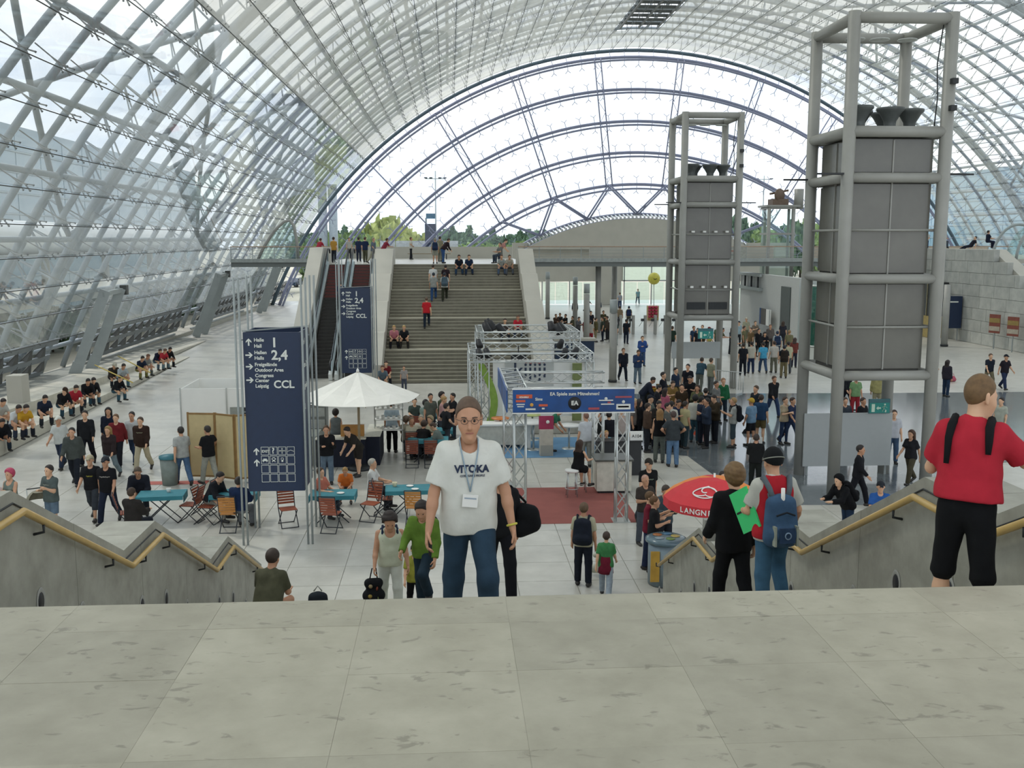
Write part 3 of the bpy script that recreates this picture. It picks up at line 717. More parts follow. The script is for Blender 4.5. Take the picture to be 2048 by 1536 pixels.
def green_exit(x, y, z, wd, lab, flip=False):
    e = thing('exit_sign', lab, 'sign', (x, y, z)); h = wd * .5
    MB().bx(0, wd, 0, .06, 0, h * 1.35).build('housing', mat('exit_housing', hexc('3d6a70'), .5), e)
    MB().bx(.02, wd - .02, -.008, 0, .02, h).build('face', mat('exit_green', hexc('1f8a80'), .5, 0, .03), e)
    mw = mat('exit_white', hexc('cfe3cf'), .5, 0, .02)
    MB().bx(wd * .12, wd * .27, -.014, -.009, h * .15, h * .9).build('door_symbol', mw, e)
    MB().prism([(wd * .34, h * .5), (wd * .44, h * .32), (wd * .44, h * .44), (wd * .56, h * .44), (wd * .56, h * .58), (wd * .44, h * .58), (wd * .44, h * .7)], 'y', -.014, -.009).build('arrow_symbol', mw, e)
    m = MB(); m.lathe([(0, -.003), (h * .09, -.003), (h * .09, .003), (0, .003)], n=10)
    put('runner_head', m.mesh('runner_head'), mw, e, loc=(wd * .74, -.012, h * .84), rot=(PI / 2, 0, 0))
    r_ = MB()
    for a, b in (((.74, .72), (.68, .45)), ((.68, .45), (.62, .2)), ((.7, .45), (.8, .32)), ((.8, .32), (.78, .12)), ((.73, .68), (.62, .58)), ((.74, .68), (.85, .56))):
        r_.bar((wd * a[0], -.012, h * a[1]), (wd * b[0], -.012, h * b[1]), h * .12, .006)
    r_.build('runner_body', mw, e)
    return e
bd = thing('notice_board', 'blank pale board hung between the posts of the nearest supply tower', 'board', (10.9, 29.5, 0))
MB().bx(-.1, 2.65, 0, .06, .3, 1.95).build('board', mat('board_grey', hexc('a9aeae'), .5, 0, .02), bd)
for x in (.02, 2.5): MB().bx(x, x + .06, .06, .12, 0, 1.9).build('stand', M_STEEL, bd)
green_exit(12.75, 29.4, 1.95, .66, 'green emergency exit sign on the nearest supply tower')
bd = thing('notice_board', 'blank pale board between the posts of the second supply tower', 'board', (11.3, 50.2, 0))
MB().bx(0, 2.5, 0, .06, 1.2, 2.05).build('board', mat('board_grey', (0, 0, 0)), bd)
for x in (.1, 2.3): MB().bx(x, x + .06, .06, .12, 0, 2.0).build('stand', M_STEEL, bd)
green_exit(12.0, 47.7, 2.45, .75, 'green emergency exit sign under the second supply tower')

# ================================================================== wayfinding sign columns
ARR = [(-.5, -.1), (.15, -.1), (-.1, -.38), (.12, -.38), (.5, 0), (.12, .38), (-.1, .38), (.15, .1), (-.5, .1)]
def arrow(parent, x, z, s, up):
    pts = [((-b, a) if up else (a, b)) for a, b in ARR]
    MB().prism([(x + s * a, z + s * b) for a, b in pts], 'y', -.012, -.006).build('arrow', M_SIGNTXT, parent)
def wayfinder(x, y, lab):
    s = thing('wayfinding_column', lab, 'sign', (x, y, 0)); W, Dp = 1.32, 1.35; z0, z1 = 1.3, 5.08
    pole = MB().tube([(0, 0, 0), (0, 0, 6.35)], .026, 8).mesh('pole')
    for sx, ox in ((0, -.05), (W, .05)):
        for sy, oy in ((0, -.06), (Dp, .06)):
            for dx in (0, .13): put('pole', pole, M_STEEL, s, loc=(sx + ox - dx * (1 if sx == 0 else -1) * .8, sy + oy, 0))
    fp = MB().bx(0, W, 0, .04, z0, z1).build('front_panel', M_NAVY, s)
    MB().bx(0, W, Dp - .04, Dp, z0, z1).build('back_panel', M_NAVY, s)
    MB().bx(0, .04, .05, Dp - .05, z0, z1).build('side_panel', M_NAVY, s); sp = MB().bx(W - .04, W, .05, Dp - .05, z0, z1).build('side_panel', M_NAVY, s)
    for z in (1.5, 3.2, 4.9):
        for yy in (.07, Dp - .07): MB().bar((-.05, yy, z), (W + .05, yy, z), .03).build('tie_bar', M_STEEL, s)
    MB().bar((0, 0, z1 + .03), (W, Dp, z1 + .03), .03).build('tie_bar', M_STEEL, s)
    def u(px_, py_): return ((px_ - 485) / 122 * W, z1 - (py_ - 668) / 322 * (z1 - z0))
    def T(str_, px_, py_, sz): a, b = u(px_, py_); text('lettering', str_, sz, M_SIGNTXT, fp, (a, -.008, b), bold=.004 * sz / .15)
    for k, (ay, up) in enumerate(((687, 1), (713, 0), (736, 0), (763, 0))): a, b = u(497, ay); arrow(fp, a, b, .17, up)
    T('Halle', 508, 686, .112); T('Hall', 508, 698, .112); T('1', 544, 697, .31)
    T('Hallen', 508, 711, .112); T('Halls', 508, 722, .112); T('2,4', 544, 722, .31)
    T('Freigelände', 508, 735, .112); T('Outdoor Area', 508, 746, .112)
    T('Congress', 508, 757, .112); T('Center', 508, 767, .112); T('Leipzig', 508, 778, .112); T('CCL', 547, 779, .25)
    for ay in (908, 931): a, b = u(505, ay); arrow(fp, a, b, .17, True)
    q = 18.6
    for i in range(4):
        for j in range(4):
            a0, b0 = u(515 + i * q, 899 + j * q); a1, b1 = u(515 + i * q + 16, 899 + j * q + 16)
            f_ = MB()
            for (ax, az, bx_, bz) in ((a0, b0, a1, b0), (a1, b0, a1, b1), (a1, b1, a0, b1), (a0, b1, a0, b0)): f_.bar((ax, -.006, az), (bx_, -.006, bz), .009, .008)
            f_.build('icon_frame', M_SIGNTXT, fp)
    T('EXIT', 516.5, 910, .085); T('?', 538, 912, .19)
    def ic(shapes, i, j):
        m = MB()
        a0, b0 = u(515 + i * q + 8, 899 + j * q + 8); k = .155
        for (x0_, x1_, y0_, y1_) in shapes: m.bx(a0 + k * x0_, a0 + k * x1_, -.012, -.006, b0 + k * y0_, b0 + k * y1_)
        m.build('icon', M_SIGNTXT, fp)
    ic([(-.12, .12, -.12, .12), (-.04, .04, -.45, .45), (-.45, .45, -.04, .04), (-.1, .1, .28, .36), (-.1, .1, -.36, -.28), (.28, .36, -.1, .1), (-.36, -.28, -.1, .1)], 2, 0)
    a0, b0 = u(515 + 3 * q + 8, 899 + 8)
    m = MB(); pp = [(-.45, -.15), (-.35, -.02), (-.15, .02), (0, .12), (.15, .02), (.35, -.02), (.45, -.15)]
    for c, d in zip(pp, pp[1:]): m.bar((a0 + .155 * c[0], -.008, b0 + .155 * c[1]), (a0 + .155 * d[0], -.008, b0 + .155 * d[1]), .012, .008)
    m.build('icon', M_SIGNTXT, fp)
    ic([(-.4, .4, -.15, .05), (-.25, .25, .05, .22), (-.34, -.2, -.3, -.15), (.2, .34, -.3, -.15)], 0, 1)
    ic([(-.3, -.18, -.2, .4), (.18, .3, -.2, .4), (-.3, .3, .3, .4), (-.3, .3, -.2, .02), (-.26, -.14, -.32, -.2), (.14, .26, -.32, -.2)], 1, 1)
    ic([(-.2, -.14, -.3, .35), (.14, .2, -.3, .35), (-.2, .2, .28, .35), (-.2, .2, -.3, .0)], 2, 1)
    # lettering on the right side panel
    for z, st in ((4.75, 'Halle 1'), (4.2, 'Hallen 2,4'), (3.7, 'Freigelände'), (3.2, 'CCL')):
        text('lettering', st, .2, M_SIGNTXT, sp, (W + .006, .12, z), (PI / 2, 0, PI / 2))
    return s
wayfinder(-4.8, 23.45, 'nearest dark blue wayfinding column left of the white T-shirt man')
wayfinder(-4.85, 44.8, 'farther dark blue wayfinding column in front of the escalators')

# ================================================================== right side: stone stair wall, vestibule, lift
rwl = struct(empty('wall_right', (37.3, 55, 0)), 'pale stone block wall of the right hand stairs')
M_BLOCK = stone('wall_block', hexc('9ea09b'), hexc('babbb4'), rough=.6, scale=.5, objvar=.09)
rb = random.Random(5)
for r_ in range(8):
    z0, z1 = .82 * r_, .82 * (r_ + 1) - .02
    y = 0.0 + (r_ % 2) * -.9
    ystart = max(0, (z1 - .0) / 6.5 * 12.2 - 1.2) if r_ > 0 else 0
    while y < 40:
        L = rb.choice((1.5, 1.9, 2.3)); a, b = max(y, ystart), y + L - .03
        if b - a > .3: MB().bx(-.4, rb.uniform(-.012, .012) , a, b, z0, z1).build('stone_block', M_BLOCK, rwl)
        y += L
MB().prism([(0, 0), (0, .8), (12.3, 6.55), (40, 6.55), (40, 0)], 'x', .02, 1.0).build('wall_core', M_CREAM, rwl)
MB().bx(1.0, 14, 12, 40, 5.6, 5.9).build('upper_floor', M_CREAM, rwl)
ar = thing('glazed_porch', 'rounded glazed porch on the upper level behind the stone wall', 'porch', (40.4, 66.5, 5.9))
MB().tube([(1.8 * math.cos(PI * k / 16), 0, 2.4 * math.sin(PI * k / 16)) for k in range(17)], .1, 8).build('arch_frame', M_STEEL, ar)
MB().tube([(1.8 * math.cos(PI * k / 16), 3, 2.4 * math.sin(PI * k / 16)) for k in range(17)], .1, 8).build('arch_frame', M_STEEL, ar)
MB().prism([(1.7 * math.cos(PI * k / 16), 2.3 * math.sin(PI * k / 16)) for k in range(17)], 'y', 1.4, 1.43).build('glass_front', M_CLEAR, ar)
MB().bar((-1.7, 0, 1.2), (1.7, 0, 1.2), .08).build('transom', M_STEEL, ar)
vw = struct(empty('wall_vestibule', (24, 67.7, 0)), 'plain pale wall block with a dark door right of the second tower')
MB().bx(0, .5, 0, 14, 0, 4.6).build('wall_face', mat('vestibule_white', hexc('b9bbb8'), .7, 0, .03), vw)
MB().bx(.5, 8, 0, .4, 0, 4.6).build('wall_return', mat('vestibule_white', (0, 0, 0)), vw)
MB().bx(-.06, 0, 1.6, 3.6, 0, 3.9).build('dark_door', mat('dark_door', hexc('3f4744'), .4), vw)
MB().bx(-.3, .3, 8, 14.5, 3.3, 3.55).build('canopy', M_STEEL, vw)
for k in range(4): MB().bx(-.26, -.14, 8.6 + 1.7 * k, 8.75 + 1.7 * k, 3.55, 4.4).build('canopy_post', M_DARK, vw)
MB().bx(-.3, -.1, 8, 14.5, 4.4, 4.6).build('canopy_rail', M_STEEL, vw)
pnl = thing('display_board', 'dark and blue display board standing before the pale vestibule wall', 'board', (23.6, 73.3, 0), PI / 2)
MB().bx(0, 1.3, 0, .06, .9, 2.1).build('panel_dark', mat('panel_brown', hexc('55524c'), .6), pnl); MB().bx(1.3, 1.6, 0, .06, .9, 2.1).build('panel_blue', mat('panel_blue', hexc('1d4d8e'), .6), pnl)
MB().bx(-1.0, 0, 0, .06, .9, 2.1).build('panel_white', M_WHITE, pnl)
for x in (-.9, 1.5): MB().bx(x, x + .05, .06, .1, 0, 2.1).build('leg', M_STEEL, pnl)
gc = thing('glass_drum', 'green tinted glass entrance drum beside the pale wall', 'glass drum', (25.7, 67.0, 0))
for k in range(9):
    a, b = PI * k / 9 + PI, PI * (k + 1) / 9 + PI
    MB().add([(1.5 * math.cos(a), 1.5 * math.sin(a), .1), (1.5 * math.cos(b), 1.5 * math.sin(b), .1), (1.5 * math.cos(b), 1.5 * math.sin(b), 4.1), (1.5 * math.cos(a), 1.5 * math.sin(a), 4.1),
              (1.47 * math.cos(a), 1.47 * math.sin(a), .1), (1.47 * math.cos(b), 1.47 * math.sin(b), .1), (1.47 * math.cos(b), 1.47 * math.sin(b), 4.1), (1.47 * math.cos(a), 1.47 * math.sin(a), 4.1)],
             [(0, 1, 2, 3), (7, 6, 5, 4), (0, 4, 5, 1), (3, 2, 6, 7)]).build('glass_pane', glass('drum_glass', (.45, .66, .6), .5, .1) if 'drum' not in _M else _M['drum'], gc)
    _M['drum'] = bpy.data.materials['drum_glass']
for z in (.05, 4.15): MB().tube([(1.5 * math.cos(PI + PI * k / 18), 1.5 * math.sin(PI + PI * k / 18), z) for k in range(19)], .07, 6).build('rim', M_ALU, gc)
lift = thing('lift_tower', 'open steel and glass lift tower with winding gear on top', 'lift', (25.75, 80.3, 0))
for x in (0, 2.0):
    MB().tube([(x, 0, 0), (x, 0, 9.9)], .16, 10).build('column', M_TOWER, lift); MB().tube([(x + .3, 2, 0), (x + .3, 2, 9.9)], .12, 8).build('column', M_TOWER, lift)
for z in (9.75, 7.7, 5.7): MB().bx(-.1, 2.2, -.1, .1, z - .08, z + .08).build('cross_beam', M_TOWER, lift); MB().bx(-.1, .1, 0, 2, z - .08, z + .08).build('cross_beam', M_TOWER, lift)
MB().bx(-.25, 2.5, -.2, 2.3, 9.85, 10.0).build('machine_deck', M_TOWER, lift)
MB().bx(.1, 1.9, .02, .05, .3, 9.6).build('glass_pane', M_CLEAR, lift); MB().bx(-.02, .02, .15, 1.9, .3, 9.6).build('glass_pane', M_CLEAR, lift)
MB().bx(.4, 1.7, .4, 1.7, 10.0, 10.5).build('motor', mat('motor_brown', hexc('6d5a4c'), .6), lift)
wh = MB().lathe([(0, -.1), (.5, -.1), (.55, 0), (.5, .1), (0, .1)], n=18).build('sheave', mat('motor_brown', (0, 0, 0)), lift, loc=(1.0, .6, 10.8), rot=(PI / 2, 0, .5))
MB().bar((.2, .6, 10.9), (1.8, .9, 11.2), .16).build('gear_arm', mat('motor_brown', (0, 0, 0)), lift)
MB().tube([(2.6, .6, 9.7), (2.6, .6, 11.3)], .38, 14).build('drum', M_TOWER, lift)
# steles and bridge columns
stl = [(8.3, 50.4, 4.2, .2), (9.2, 67.0, 4.3, .2), (10.3, 82.0, 4.2, .2), (9.0, 92.0, 4.3, .2)]
nm_ = ('nearest grey light stele in front of the exit area', 'second grey light stele behind the truss booth', 'third grey light stele under the footbridge', 'farthest grey light stele by the entrance doors')
for (x, y, h, r), lab in zip(stl, nm_):
    s = thing('light_stele', lab, 'pillar', (x, y, 0)); MB().tube([(0, 0, .1), (0, 0, h - .7)], r, 12).build('shaft', M_TOWER, s); MB().tube([(0, 0, h - .66), (0, 0, h)], r, 12).build('lamp_head', M_STEEL, s); MB().tube([(0, 0, 0), (0, 0, .1)], r * 1.15, 12).build('base', M_DARK, s)
for k, (x, y) in enumerate(((11.6, 78), (13.2, 80), (22.5, 78), (30, 78))):
    c = struct(MB().tube([(x, y, 0), (x, y, 5.2)], .22, 12).build('column_%d' % (k + 1), M_TOWER))
rs = thing('light_stele', 'grey light stele in front of the dark showcase by the stone wall', 'pillar', (33.8, 66.3, 0)); MB().tube([(0, 0, .1), (0, 0, 4.2)], .22, 12).build('shaft', M_TOWER, rs); MB().tube([(0, 0, 0), (0, 0, .12)], .26, 12).build('base', M_DARK, rs)
# entrance front below the end wall
en = struct(empty('wall_entrance', (7, 112.3, 0)), 'pale entrance wall with glazed doors below the lunette')
MB().bx(0, 12.5, 0, .5, 2.6, 6.9).build('upper_wall', M_CREAM, en); MB().bx(24, 32, 0, .5, 2.6, 6.9).build('upper_wall', M_CREAM, en)
MB().bx(9.6, 12.2, -.6, 0, 0, 6.5).build('wall_pier', M_CREAM, en)
for k in range(10):
    x = .2 + k * 3.1
    MB().bx(x, x + .12, 0, .12, 0, 2.6 if x < 12 or x > 24 else 6.0).build('door_post', M_STEEL, en)
    for q in (0, 1): MB().bx(x + .15 + 1.45 * q, x + 1.5 + 1.45 * q, .03, .06, .08, 2.5).build('door_leaf', M_CLEAR, en)
for z in (2.6, 4.2): MB().bx(12.5, 24, 0, .12, z, z + .14).build('transom', M_STEEL, en)
MB().bx(12.5, 24, .03, .06, 2.75, 6.0).build('fanlight', M_CLEAR, en)

# arched glass portal at the wall end of the left footbridge
po = thing('glass_portal', 'arched glass portal at the wall end of the left footbridge', 'portal', gy(515, 524, 77.2))
pp_ = [gy(x, y, 77.2) - po.location for x, y in ((514, 524), (527, 495), (548, 462), (568, 443), (580, 441), (588, 452), (594, 485), (597, 522))]
MB().tube(pp_, .12, 8).build('arch_frame', M_TOWER, po); MB().prism([(p.x, p.z) for p in pp_], 'y', .02, .05).build('glass_front', M_CLEAR, po)
for k in (1, 2): MB().bar(pp_[k], pp_[7 - k], .06).build('transom', M_STEEL, po)
# ================================================================== trusses and booths
def truss_mesh(a, b, w=.29, step=.42, r=.024):
    a, b = Vector(a), Vector(b); t = b - a; L = t.length; t.normalize()
    up = Vector((0, 0, 1)) if abs(t.z) < .9 else Vector((0, 1, 0)); x = t.cross(up).normalized(); y = x.cross(t).normalized()
    m = MB(); h = w / 2; cs = [x * h + y * h, x * -h + y * h, x * -h - y * h, x * h - y * h]
    for c in cs: m.tube([a + c, b + c], r, 6)
    n = max(1, round(L / step))
    for i in range(n):
        p, q = a + t * L * i / n, a + t * L * (i + 1) / n
        for k in range(4):
            c, d = cs[k], cs[(k + 1) % 4]
            if (i + k) % 2: c, d = d, c
            m.bar(p + c, q + d, r * 1.1)
    for e in (a, b):
        for k in range(4): m.bar(e + cs[k], e + cs[(k + 1) % 4], r * 1.2)
    return m.mesh('truss')
def truss(parent, name, a, b, **k): return put(name, truss_mesh(a, b, **k), M_ALU, parent)
def par_can(parent, loc, s=1.0, tilt=.6, rz=0):
    g = MB().lathe([(0, -.16), (.09, -.16), (.11, 0), (.13, .12), (.13, .15), (.1, .15), (.1, .1), (0, .1)], n=12).mesh('spotlight')
    o = put('spotlight', g, M_BLACK, parent, loc, (PI - tilt, 0, rz), s)
    return o
# --- blue header booth
ea = thing('truss_booth', 'open truss booth with a blue games banner beside the red carpet', 'booth', (1.75, 24.95, 0))
wB, dB = 2.62, 4.1
for (x, y) in ((.0, 0), (wB, 0), (-.05, dB), (wB, dB)): truss(ea, 'truss_post', (x, y, 0), (x, y, 2.9))
truss(ea, 'truss_header', (-.15, 0, 3.2), (wB + .15, 0, 3.2), w=.5); truss(ea, 'truss_header', (-.05, .2, 3.2), (-.05, dB + .15, 3.2), w=.5)
truss(ea, 'truss_header', (-.15, dB, 3.2), (wB + .15, dB, 3.2), w=.3)
for (x, y) in ((0, 0), (wB, 0), (-.05, dB), (wB, dB)): MB().box((x, y, .01), (.45, .45, .02)).build('base_plate', M_ALU, ea)
bl = MB().bx(-.2, wB + .25, -.3, -.27, 2.92, 3.5).build('front_banner', mat('banner_blue', hexc('1d4a86'), .45, 0, .35, 1.5), ea)
MB().bx(-.36, -.33, -.27, dB + .2, 2.92, 3.48).build('side_banner', mat('banner_blue', (0, 0, 0)), ea)
for z in (2.9, 3.51): MB().bx(-.22, wB + .27, -.31, -.26, z - .012, z + .012).build('banner_edge', M_WHITE, ea)
mw = mat('banner_white', hexc('d4d6d0'), .6, 0, .02); mo = mat('banner_orange', hexc('c8593a'), .6, 0, .05); mr_ = mat('banner_redprint', hexc('a24a52'), .6, 0, .05)
def bx_(px_): return (px_ - 1031) / 221 * (wB + .45) - .2
def bz_(py_): return 3.5 - (py_ - 776) / 42 * .58
def bt(s, px_, py_, sz, m, al='CENTER', bold=.003): text('lettering', s, sz, m, bl, (bx_(px_), -.312, bz_(py_)), align=al, bold=bold)
bt('EA Spiele zum Mitnehmen!', 1143, 787, .115, mw)
MB().lathe([(0, 0), (.165, 0), (.165, .006), (0, .006)], n=28).build('round_badge', M_BLACK, bl, loc=(bx_(1143), -.3, bz_(802)), rot=(PI / 2, 0, 0)); bt('EA', 1143, 805, .15, mw, bold=.006)
for x0, x1, y0, y1 in ((1037, 1066, 785, 792),): MB().bx(bx_(x0), bx_(x1), -.31, -.301, bz_(y1), bz_(y0)).build('print_block', mo, bl)
bt('SCRABBLE', 1051, 791, .05, mw); bt('Sims', 1078, 796, .1, mw)
def pb_(px_, py_, w_, h_, m): MB().bx(bx_(px_ - w_ / 2), bx_(px_ + w_ / 2), -.31, -.301, bz_(py_ + h_ / 2), bz_(py_ - h_ / 2)).build('print_block', m, bl)
for (x, y, w_, h_, m) in ((1045, 797, 17, 4, mo), (1045, 803, 15, 2, mw), (1045, 807, 12, 2, mw), (1063, 812, 18, 3, mw), (1086, 805, 16, 4, mo), (1086, 811, 5, 3, mw), (1200, 797, 26, 2, mw), (1203, 804, 24, 2, mw), (1206, 801, 6, 3, mr_), (1232, 791, 30, 3, mr_), (1178, 812, 20, 4, mr_)): pb_(x, y, w_, h_, m)
MB().lathe([(0, 0), (.045, 0), (.045, .005), (0, .005)], n=16).build('round_print', mat('banner_yellow', hexc('d8a24a'), .6), bl, loc=(bx_(1065), -.303, bz_(804)), rot=(PI / 2, 0, 0))
for (x, y) in ((1200, 794), (1232, 800)): MB().lathe([(0, 0), (.04, 0), (.04, .005), (0, .005)], n=16).build('round_print', mw, bl, loc=(bx_(x), -.303, bz_(y)), rot=(PI / 2, 0, 0))
MB().bx(bx_(1219), bx_(1245), -.31, -.301, bz_(814), bz_(804)).build('print_block', mw, bl); pb_(1232, 809, 20, 3, mat('banner_navy', hexc('3a4f7a'), .6))
# --- kijiji booth (two truss rings, white back wall)
kj = thing('truss_booth', 'white truss booth with a lettered logo wall at the foot of the far stairs', 'booth', (.85, 36.2, 0))
wK, dK = 4.25, 3.9
for (x, y) in ((0, 0), (wK, 0), (0, dK), (wK, dK), (.45, 1.2)): truss(kj, 'truss_post', (x, y, 0), (x, y, 2.8))
for a, b in (((0, 0), (wK, 0)), ((0, dK), (wK, dK)), ((0, 0), (0, dK)), ((wK, 0), (wK, dK))): truss(kj, 'truss_header', (*a, 2.95), (*b, 2.95))
MB().bx(.75, wK - .35, 1.2, 1.3, .55, 2.72).build('back_wall', M_WHITE, kj)
lw_ = MB().bx(1.2, 3.05, 1.17, 1.2, 1.72, 2.7).build('logo_panel', mat('logo_grey', hexc('b9bcb8'), .6, 0, .02), kj)
mk = mat('logo_navy', hexc('2d3a50'), .6); text('lettering', 'kijiji', .82, mk, lw_, (1.5, 1.16, 2.06), bold=.004)
dot = MB().tube([(.045 * math.cos(PI * k / 6), 0, .045 * math.sin(PI * k / 6)) for k in range(12)], .012, 6, closed=True).mesh('logo_dot')
for k, x in enumerate((2.0, 2.17, 2.34, 2.5, 2.67)): put('logo_dot', dot, mat('logo_red', hexc('a65a5a'), .6), lw_, loc=(x, 1.15, 2.66 - .03 * (k % 2)))
MB().bx(-.1, wK + .3, .6, dK, 0, .35).build('stage', mat('stage_grey', hexc('a7a59b'), .5), kj)
MB().bx(3.75, 4.1, 1.0, 1.1, .4, 2.6).build('side_banner', mat('olive_banner', hexc('7f8a55'), .6, 0, .2, 3), kj)
gb = MB(); pts = [(.3 + .35 * math.sin(z * 1.4), z) for z in [k * .2 for k in range(2, 14)]]
for (a, b) in zip(pts, pts[1:]): gb.add([(a[0], 1.05, a[1]), (a[0] + .28, 1.05, a[1]), (b[0] + .28, 1.05, b[1]), (b[0], 1.05, b[1]), (a[0], 1.09, a[1]), (a[0] + .28, 1.09, a[1]), (b[0] + .28, 1.09, b[1]), (b[0], 1.09, b[1])], [(0, 1, 2, 3), (7, 6, 5, 4), (0, 4, 5, 1), (3, 2, 6, 7), (0, 3, 7, 4), (1, 5, 6, 2)])
gb.build('curved_banner', mat('lime_banner', hexc('86a544'), .6), kj)
for x, y in ((.2, .15), (.5, .3), (wK - .9, .2), (wK - .5, .35), (wK - .7, 3.4), (.3, 3.6)): par_can(kj, (x, y, 3.1), 1.1, .7, x)
MB().box((1.65, .3, 2.98), (.55, .25, .25)).build('loudspeaker', M_BLACK, kj); MB().bar((1.65, .3, 3.1), (1.65, .3, 3.35), .04).build('speaker_bracket', M_BLACK, kj)
k2 = thing('truss_ring', 'rear square truss ring with spotlights above the white logo booth', 'truss', (1.35, 44.3, 0)); w2, d2 = 4.3, 3.7
for (x, y) in ((0, 0), (w2, 0), (0, d2), (w2, d2)): truss(k2, 'truss_post', (x, y, 0), (x, y, 2.85))
for a, b in (((0, 0), (w2, 0)), ((0, d2), (w2, d2)), ((0, 0), (0, d2)), ((w2, 0), (w2, d2))): truss(k2, 'truss_header', (*a, 3.0), (*b, 3.0))
for x, y in ((.3, 1.2), (.6, 2.2), (.9, .6), (w2 - 1.0, 1.4), (w2 - .6, 1.0), (w2 - .8, .3), (.5, 3.3)): par_can(k2, (x, y, 3.25), 1.5, .6, x * 2)
# tables and counters in front
def round_table(x, y, r, h, col, lab):
    t = thing('round_table', lab, 'table', (x, y, 0)); MB().lathe([(0, h), (r, h), (r, h - .04), (0, h - .05)], n=24).build('table_top', mat('disc_' + col, hexc(col), .35, 0, .03), t)
    MB().tube([(0, 0, .02), (0, 0, h - .04)], .035, 8).build('stem', M_ALU, t); MB().lathe([(0, .03), (.25, .02), (.26, 0), (0, 0)], n=18).build('base', M_ALU, t); return t
round_table(2.85, 33.9, .55, 1.0, 'd9dad6', 'white round high table in front of the white logo booth')
round_table(1.75, 35.0, .32, .95, 'cf7a3a', 'small round orange table in front of the white logo booth')
round_table(2.95, 35.6, .3, .95, 'b9c07a', 'small pale green round table on the stage of the white logo booth')
round_table(4.1, 34.0, .4, .85, 'dddedb', 'small white round table behind the man in the white shirt')
ct = thing('booth_counter', 'long white counter on the blue carpet', 'counter', (.7, 34.2, 0))
MB().bx(0, 2.05, 0, .6, .12, .8).build('front', mat('counter_cream', hexc('bfbdb0'), .6), ct); MB().bx(-.05, 2.1, -.05, .65, .8, .86).build('counter_top', M_WHITE, ct); MB().bx(1.95, 2.07, -.06, .02, 0, .82).build('corner_post', M_WHITE, ct); MB().bx(.05, .15, .1, .5, 0, .12).build('foot', M_ALU, ct); MB().bx(1.7, 1.8, .1, .5, 0, .12).build('foot', M_ALU, ct)
col_ = thing('info_pillar', 'short grey pillar with a magenta card on the blue carpet', 'pillar', (3.2, 33.0, 0))
MB().bx(-.22, .22, -.2, .2, 0, .9).build('pillar_body', mat('pillar_cream', hexc('b9b3a8'), .6), col_); MB().bx(-.2, .2, -.22, -.2, 0, .38).build('grille', M_TOWER, col_); MB().bx(-.25, .25, -.05, 0, .9, 1.35).build('card', mat('magenta_card', hexc('9c2f52'), .6), col_)
MB().lathe([(0, 0), (.06, 0), (.06, .01), (0, .01)], n=14).build('card_print', M_WHITE, col_, loc=(.05, -.055, 1.15), rot=(PI / 2, 0, 0))
rug = tag(MB().bx(.3, 5.2, 32.6, 36.0, 0, .012).build('blue_carpet', mat('blue_carpet', hexc('5f87a8'), .95, 0, .08, 2)), 'light blue carpet in front of the white logo booth', 'carpet')
rug = tag(MB().bx(1.55, 4.85, 24.75, 28.5, 0, .012).build('red_carpet', mat('red_carpet', hexc('8d5049'), .95, 0, .08, 2)), 'red-brown carpet under the blue banner booth', 'carpet')
rug = tag(MB().bx(-9.6, -7.3, 29.6, 30.0, 0, .01).build('red_floor_strip', mat('red_strip', hexc('b4685f'), .9)), 'narrow red strip on the floor by the folding screens', 'floor strip')
cc = thing('reception_counter', 'rounded pale counter with a dark top beside the woman on a stool', 'counter', (4.6, 28.0, 0))
MB().bx(-.45, .55, -.3, .55, .08, .95).build('body', mat('counter_cream', (0, 0, 0)), cc); MB().bx(-.5, .6, -.35, .6, .95, 1.0).build('counter_top', mat('dark_top', hexc('4a4b45'), .4), cc); MB().bx(-.4, .5, -.25, .5, 0, .08).build('plinth', M_BLACK, cc)
dk_ = thing('black_desk', 'black desk with a small A104 card behind the truss post', 'desk', (4.5, 29.9, 0))
MB().bx(0, 1.35, 0, .6, 0, 1.05).build('body', mat('desk_black', hexc('24262a'), .5), dk_); MB().bx(-.03, 1.38, -.03, .63, 1.05, 1.09).build('desk_top', M_BLACK, dk_)
cdm = MB().bx(1.0, 1.4, .05, .07, 1.09, 1.38).build('card', M_WHITE, dk_); text('lettering', 'A104', .14, M_BLACK, cdm, (1.05, .04, 1.18))
def bar_stool(x, y, lab):
    s = thing('bar_stool', lab, 'stool', (x, y, 0)); MB().lathe([(0, .8), (.2, .79), (.21, .74), (.18, .72), (0, .72)], n=18).build('seat', M_WHITE, s)
    for a in range(4):
        c, d = math.cos(a * PI / 2 + .8), math.sin(a * PI / 2 + .8); MB().tube([(c * .15, d * .15, .73), (c * .2, d * .2, 0)], .014, 6).build('leg', M_ALU, s)
    MB().tube([(.19 * math.cos(k * PI / 6), .19 * math.sin(k * PI / 6), .25) for k in range(12)], .011, 5, closed=True).build('foot_ring', M_ALU, s)
bar_stool(3.4, 27.45, 'white bar stool with chrome legs on the red carpet'); bar_stool(3.72, 28.0, 'bar stool under the woman in the black dress')
